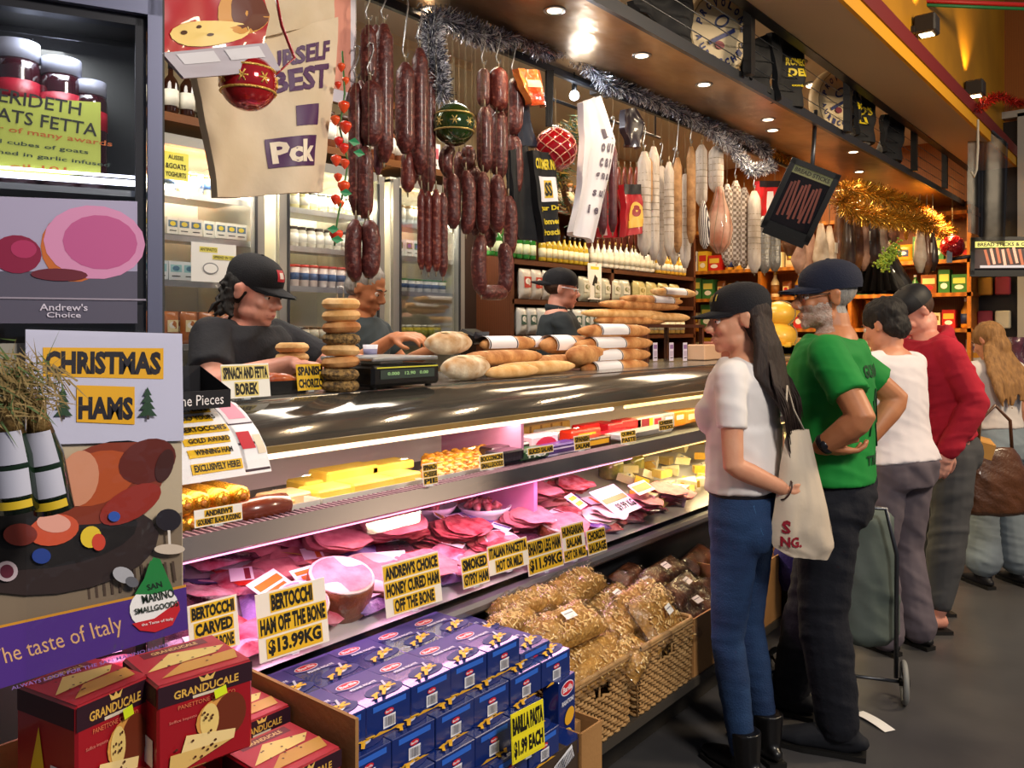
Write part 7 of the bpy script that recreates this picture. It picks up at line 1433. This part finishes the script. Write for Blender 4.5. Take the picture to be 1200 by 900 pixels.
# ---------------- far end: hanging hams, black pleats ----------------
HM=[mat('ham_a','b8907a',.5,0,'8a5a40',9,bump=.4),mat('ham_b','5a3018',.45,0,'8a5a30',10,bump=.4,coat=.3),mat('ham_c','d8c8b4',.6,0,'a88868',10,bump=.3),mat('ham_d','2a1a12',.4,0,'4a3020',10,coat=.4)]
for i,(px,y0,y1,w,k) in enumerate(((925,250,300,14,1),(936,262,320,14,0),(950,270,330,16,0),(962,262,318,15,2),(972,265,330,14,2),(985,240,330,18,1),(994,245,325,14,3),(1003,240,320,16,1),(1012,250,318,14,0),(1022,246,316,16,3),(1033,246,300,12,2),(1078,262,320,12,2),(1086,270,322,10,1),(1046,252,285,12,0),(1093,272,318,10,3))):
    XX=max(-2.1-.05*(i%3),ray(px,0).x*6.7); a=atX(px,y0,XX); b=atX(px,y1,XX); h_=(a-b).length; r=w*depthX(px,XX)/FP*.62
    t=thing('hanging_ham','%s cured ham, %s from left in the far hanging row'%(('pale brown','dark brown','whitish','nearly black')[k],ORD[i]),'ham',a); m=M(HM[k]); m.tube([(0,0,0),(0,0,-h_*.15),(0,.01,-h_*.45),(0,0,-h_*.75),(0,0,-h_)],[r*.3,r*.5,r*.85,r*1.05,r*.35],12); m.obj('meat',t); M(STRG).cyl((0,0,0),(0,0,max(.05,RZ-a.z)),.003).obj('string',t)
    if i%4==0: M(paint('e8e0d0')).box((r*.9,0,-h_*.4),(.004,.06,.08)).obj('tag',t)
a=atX(1052,262,-1.85); b=atX(1050,342,-1.85); h_=a.z-b.z; R0=.42
t=thing('black_pleated_skirt','black pleated umbrella like cloth with green sprig hanging over the far counter','cloth',(a.x-.15,a.y,a.z)); PL=mat('pleat_black','14100e',.4,coat=.3)
m=M(PL); N=26
def sk(u,v): an=2*pi*u; r=(.03+(R0-.03)*v)*(1+.13*v*(1 if int(u*2*N)%2 else -1)); return V((r*cos(an)*.6,r*sin(an),-h_*v))
m.grid(sk,N*2,6,smooth=False); m.obj('pleated_cloth',t); M(BLACK).cyl((0,0,0),(0,0,.2),.006).obj('cord',t)
for px,py in ((1047,250),(1062,274)): q=atX(px,py,-1.72)-V((a.x-.15,a.y,a.z)); M(mat('orange_flower','e89418',.5)).ell(q,(.015,.045,.05),12,8).obj('flower',t)
m=M(mat('sprig','a8b030',.5,0,'5a8a28',30)); 
for k in range(240):
    f=rnd.random(); c0=atX(1052-22*f,288+26*f,-1.62)-V((a.x-.15,a.y,a.z)); c=c0+V((rnd.gauss(0,.02),rnd.gauss(0,.03),rnd.gauss(0,.03))); m.ell(c,.009,5,3)
m.obj('sprig',t,kind='stuff')
# end shelving on the orange wall
EY=8.5
t=thing('end_shelving','orange wood shelving across the end wall behind the queue','shelf',(-2.9,EY,0)); OW2=mat('shelf_orange','c87820',.45,0,'9c5a14',4,tex='wave',stretch=(1,8,8),sharp=.8)
for z in(1.2,1.5,1.82,2.12,2.55): M(OW2).box((0,-.17,z-.015),(2.9,.36,.035)).obj('shelf',t)
for x in(-1.4,-.5,.4,1.42): M(OW2).box((x,-.17,1.3),(.035,.36,2.6)).obj('side_panel',t)
gi=0
gc=[('e8b82a','c83020','f0e8d0'),('c8281c','e8c040','f0f0e0'),('f0e0a8','8a5a20','d8c030'),('3a7a3a','e8d860','f4f0e0'),('8a4a1c','e8c880','c82020'),('e0d8c8','5a3a8a','e8a030'),('d89828','2a3a6a','e8e8e0')]
for s_i,z in enumerate((1.2,1.5,1.82,2.12)):
    x=-4.25
    n=0
    while x<-1.52:
        w_=rnd.uniform(.09,.16); h_=rnd.uniform(.14,.26); c,c2,c3=gc[rnd.randrange(7)]
        if abs(x+w_/2-(-2.9-.5))<w_/2+.03 or abs(x+w_/2+2.5)<w_/2+.03: x+=.07; continue
        kd=rnd.randrange(3); m=M(mat('gd_'+c,c,.35,coat=.4))
        if kd==0: m.box((0,0,h_/2),(w_,.12,h_)); m.T=frame((0,-.0605,h_/2),(0,-1,0)); m._z=0; m.lay(c2,'r',0,h_*.15,w_*.8,h_*.3); m.lay(c3,'e',0,-h_*.2,w_*.6,h_*.25)
        elif kd==1: m.T=frame((0,0,h_/2),(0,-1,0)); pillow(m,w_,h_,.06,seed=x*9); m._z=.034; m.lay(c2,'r',0,0,w_*.6,h_*.35); m.lay(c3,'e',0,0,w_*.4,h_*.2)
        else: 
            r=w_*.36; m.lathe([(r*.9,0),(r,.01),(r,h_*.6),(r*.4,h_*.8),(r*.38,h_)],12); m.use(paint(c2)).lathe([(r*1.03,h_*.15),(r*1.03,h_*.5)],12); m.use(paint(c3)).lathe([(r*.42,h_*.92),(r*.42,h_*1.06),(1e-4,h_*1.06)],10)
        m.obj(('carton','packet','bottle')[kd],label='%s %s, %s from left, %s shelf up of the orange end shelving'%(('yellow','red','cream','green','brown','pale','ochre')[gc.index((c,c2,c3))],('carton','packet','bottle')[kd],ORD[n],ORD[s_i]),cat=('carton','packet','bottle')[kd],group='goods on the orange end shelving',loc=(x+w_/2,EY-.2,z+.004)); n+=1; x+=w_+.015
# cheeses and packs on the far countertop
YB=mat('provolone','d89a20',.4,0,'e8b840',6,coat=.4)
for i,(px,py,r) in enumerate(((912,345,20),(910,373,24))):
    p=atX(px,py,-2.45); rr=r*depthX(px,-2.45)/FP; t=thing('cheese_ball','waxed yellow cheese ball, %s one behind the man in green'%('upper','lower')[i],'cheese',(p.x,p.y,(CTZ+rr*.8 if i else CTZ+rr*2.3))); m=M(YB); m.ell((0,0,0),(rr,rr,rr*.8),18,10); m.obj('cheese',t); M(STRG).tube([(rr*1.01*cos(a),rr*.4*sin(a),rr*.82*sin(a)) for a in [i_*pi/10 for i_ in range(21)]],.004,5).obj('string',t)
SC_=(0,)
k=0
for px,py,w,h,c in ((920,386,26,12,'e8c040'),(938,388,22,14,'d8a830'),(905,392,28,10,'e8e0d0'),(925,402,40,10,'e8e4dc'),(945,408,30,10,'d8d4cc'),(905,408,30,12,'c8c4bc'),(880,400,24,16,'b8a890'),(856,398,24,20,'8a4a3a'),(836,402,20,18,'d8b090'),(955,396,20,18,'c8a878')):
    p=atX(px,py,-2.3); shelfbox(px,py,w,h,-2.3,mat('ct_'+c,c,.3,coat=.6),'%s wrapped cheese pack on the far countertop, %s of the cluster'%(('large','small')[k%2],ORD[k]),dep=.12,z=CTZ+hX(px,h,-2.3)/2+.002); k+=1
p=atX(847,330,-2.3)
# ---------------- right edge ----------------
t=thing('carton_shopper','open kraft paper bag hanging from the blonde woman\'s arm','bag',atD(1146,545,4.35)); m=M(mat('kraft','b8843c',.7,0,'c8944c',5)); m.T=T(rz=R(20)); m.box((0,0,0),(.07,.17,.28),ry=.25,rx=.1); m.obj('paper',t)
p=atD(1166,560,4.3); t=thing('leather_handbag','brown leather handbag carried at the right edge beside the kraft bag','bag',p); m=M(mat('brown_leather','4a2a14',.4,0,'5e3820',8,coat=.3,bump=.3)); m.T=T(rz=R(40)); pl_=m.tube([(0,0,-.19),(0,0,-.17),(0,0,0),(0,0,.12),(0,0,.16)],[(.17,.05),(.19,.08),(.17,.08),(.13,.05),(.1,.03)],16); m.fused('body',.008,4,t,folds(.01,10,10)); m=M(mat('brown_leather')); m.T=T(rz=R(40)); m.tube([(-.09,0,.14),(-.08,0,.3),(0,0,.38),(.08,0,.3),(.09,0,.14)],.009,7); m.obj('handle',t)
# rack of wrapped goods at the right edge
p=atX(1196,385,-.78)
t=thing('gift_rack','rack of dark cellophane wrapped hampers at the right edge','rack',(-.9,6.6,0)); M(DSTEEL).box((0,0,.5),(.3,.5,.02)).box((0,0,1.0),(.3,.5,.02)).obj('shelf',t)
for sx in(-.14,.14):
    for sy in(-.24,.24): M(DSTEEL).box((sx,sy,.55),(.02,.02,1.1)).obj('post',t)
for i,(x,y,z) in enumerate(((-.9,6.5,.52),(-.9,6.72,.52),(-.9,6.5,1.02),(-.9,6.72,1.02))):
    m=M(PKD); m.T=T((x,y,z)); m.tube([(0,0,.0),(0,0,.02),(0,0,.2),(0,0,.3),(0,0,.36),(0,0,.42)],[(.09,.09),(.1,.1),(.09,.09),(.03,.03),(.05,.05),(.07,.07)],12); m.obj('gift_hamper',label='dark cellophane wrapped hamper, %s'%('lower left','lower right','upper left','upper right')[i]+' on the edge rack',cat='hamper')
struct('door_1',M(mat('door_frame_pale','a8a49c',.5)).box((-1.52,8.45,1.7),(.05,.06,3.4)).box((-1.12,8.45,1.7),(.06,.06,3.4)).box((-.8,8.45,3.4),(1.4,.06,.06)))
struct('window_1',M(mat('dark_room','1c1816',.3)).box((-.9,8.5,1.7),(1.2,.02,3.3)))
for i in range(10):
    z=.9+.3*(i//2); M(mat('pk_x%d'%(i%3),('c89028','8a2a3a','c8c0a8')[i%3],.4,coat=.4)).box((0,0,.08),(.12,.06,.16),bev=.01).obj('packet',label='%s packet seen behind the far glass door, %s up'%(('left','right')[i%2],ORD[i//2]),cat='packet',loc=(-1.4+.14*(i%2),8.42,z))
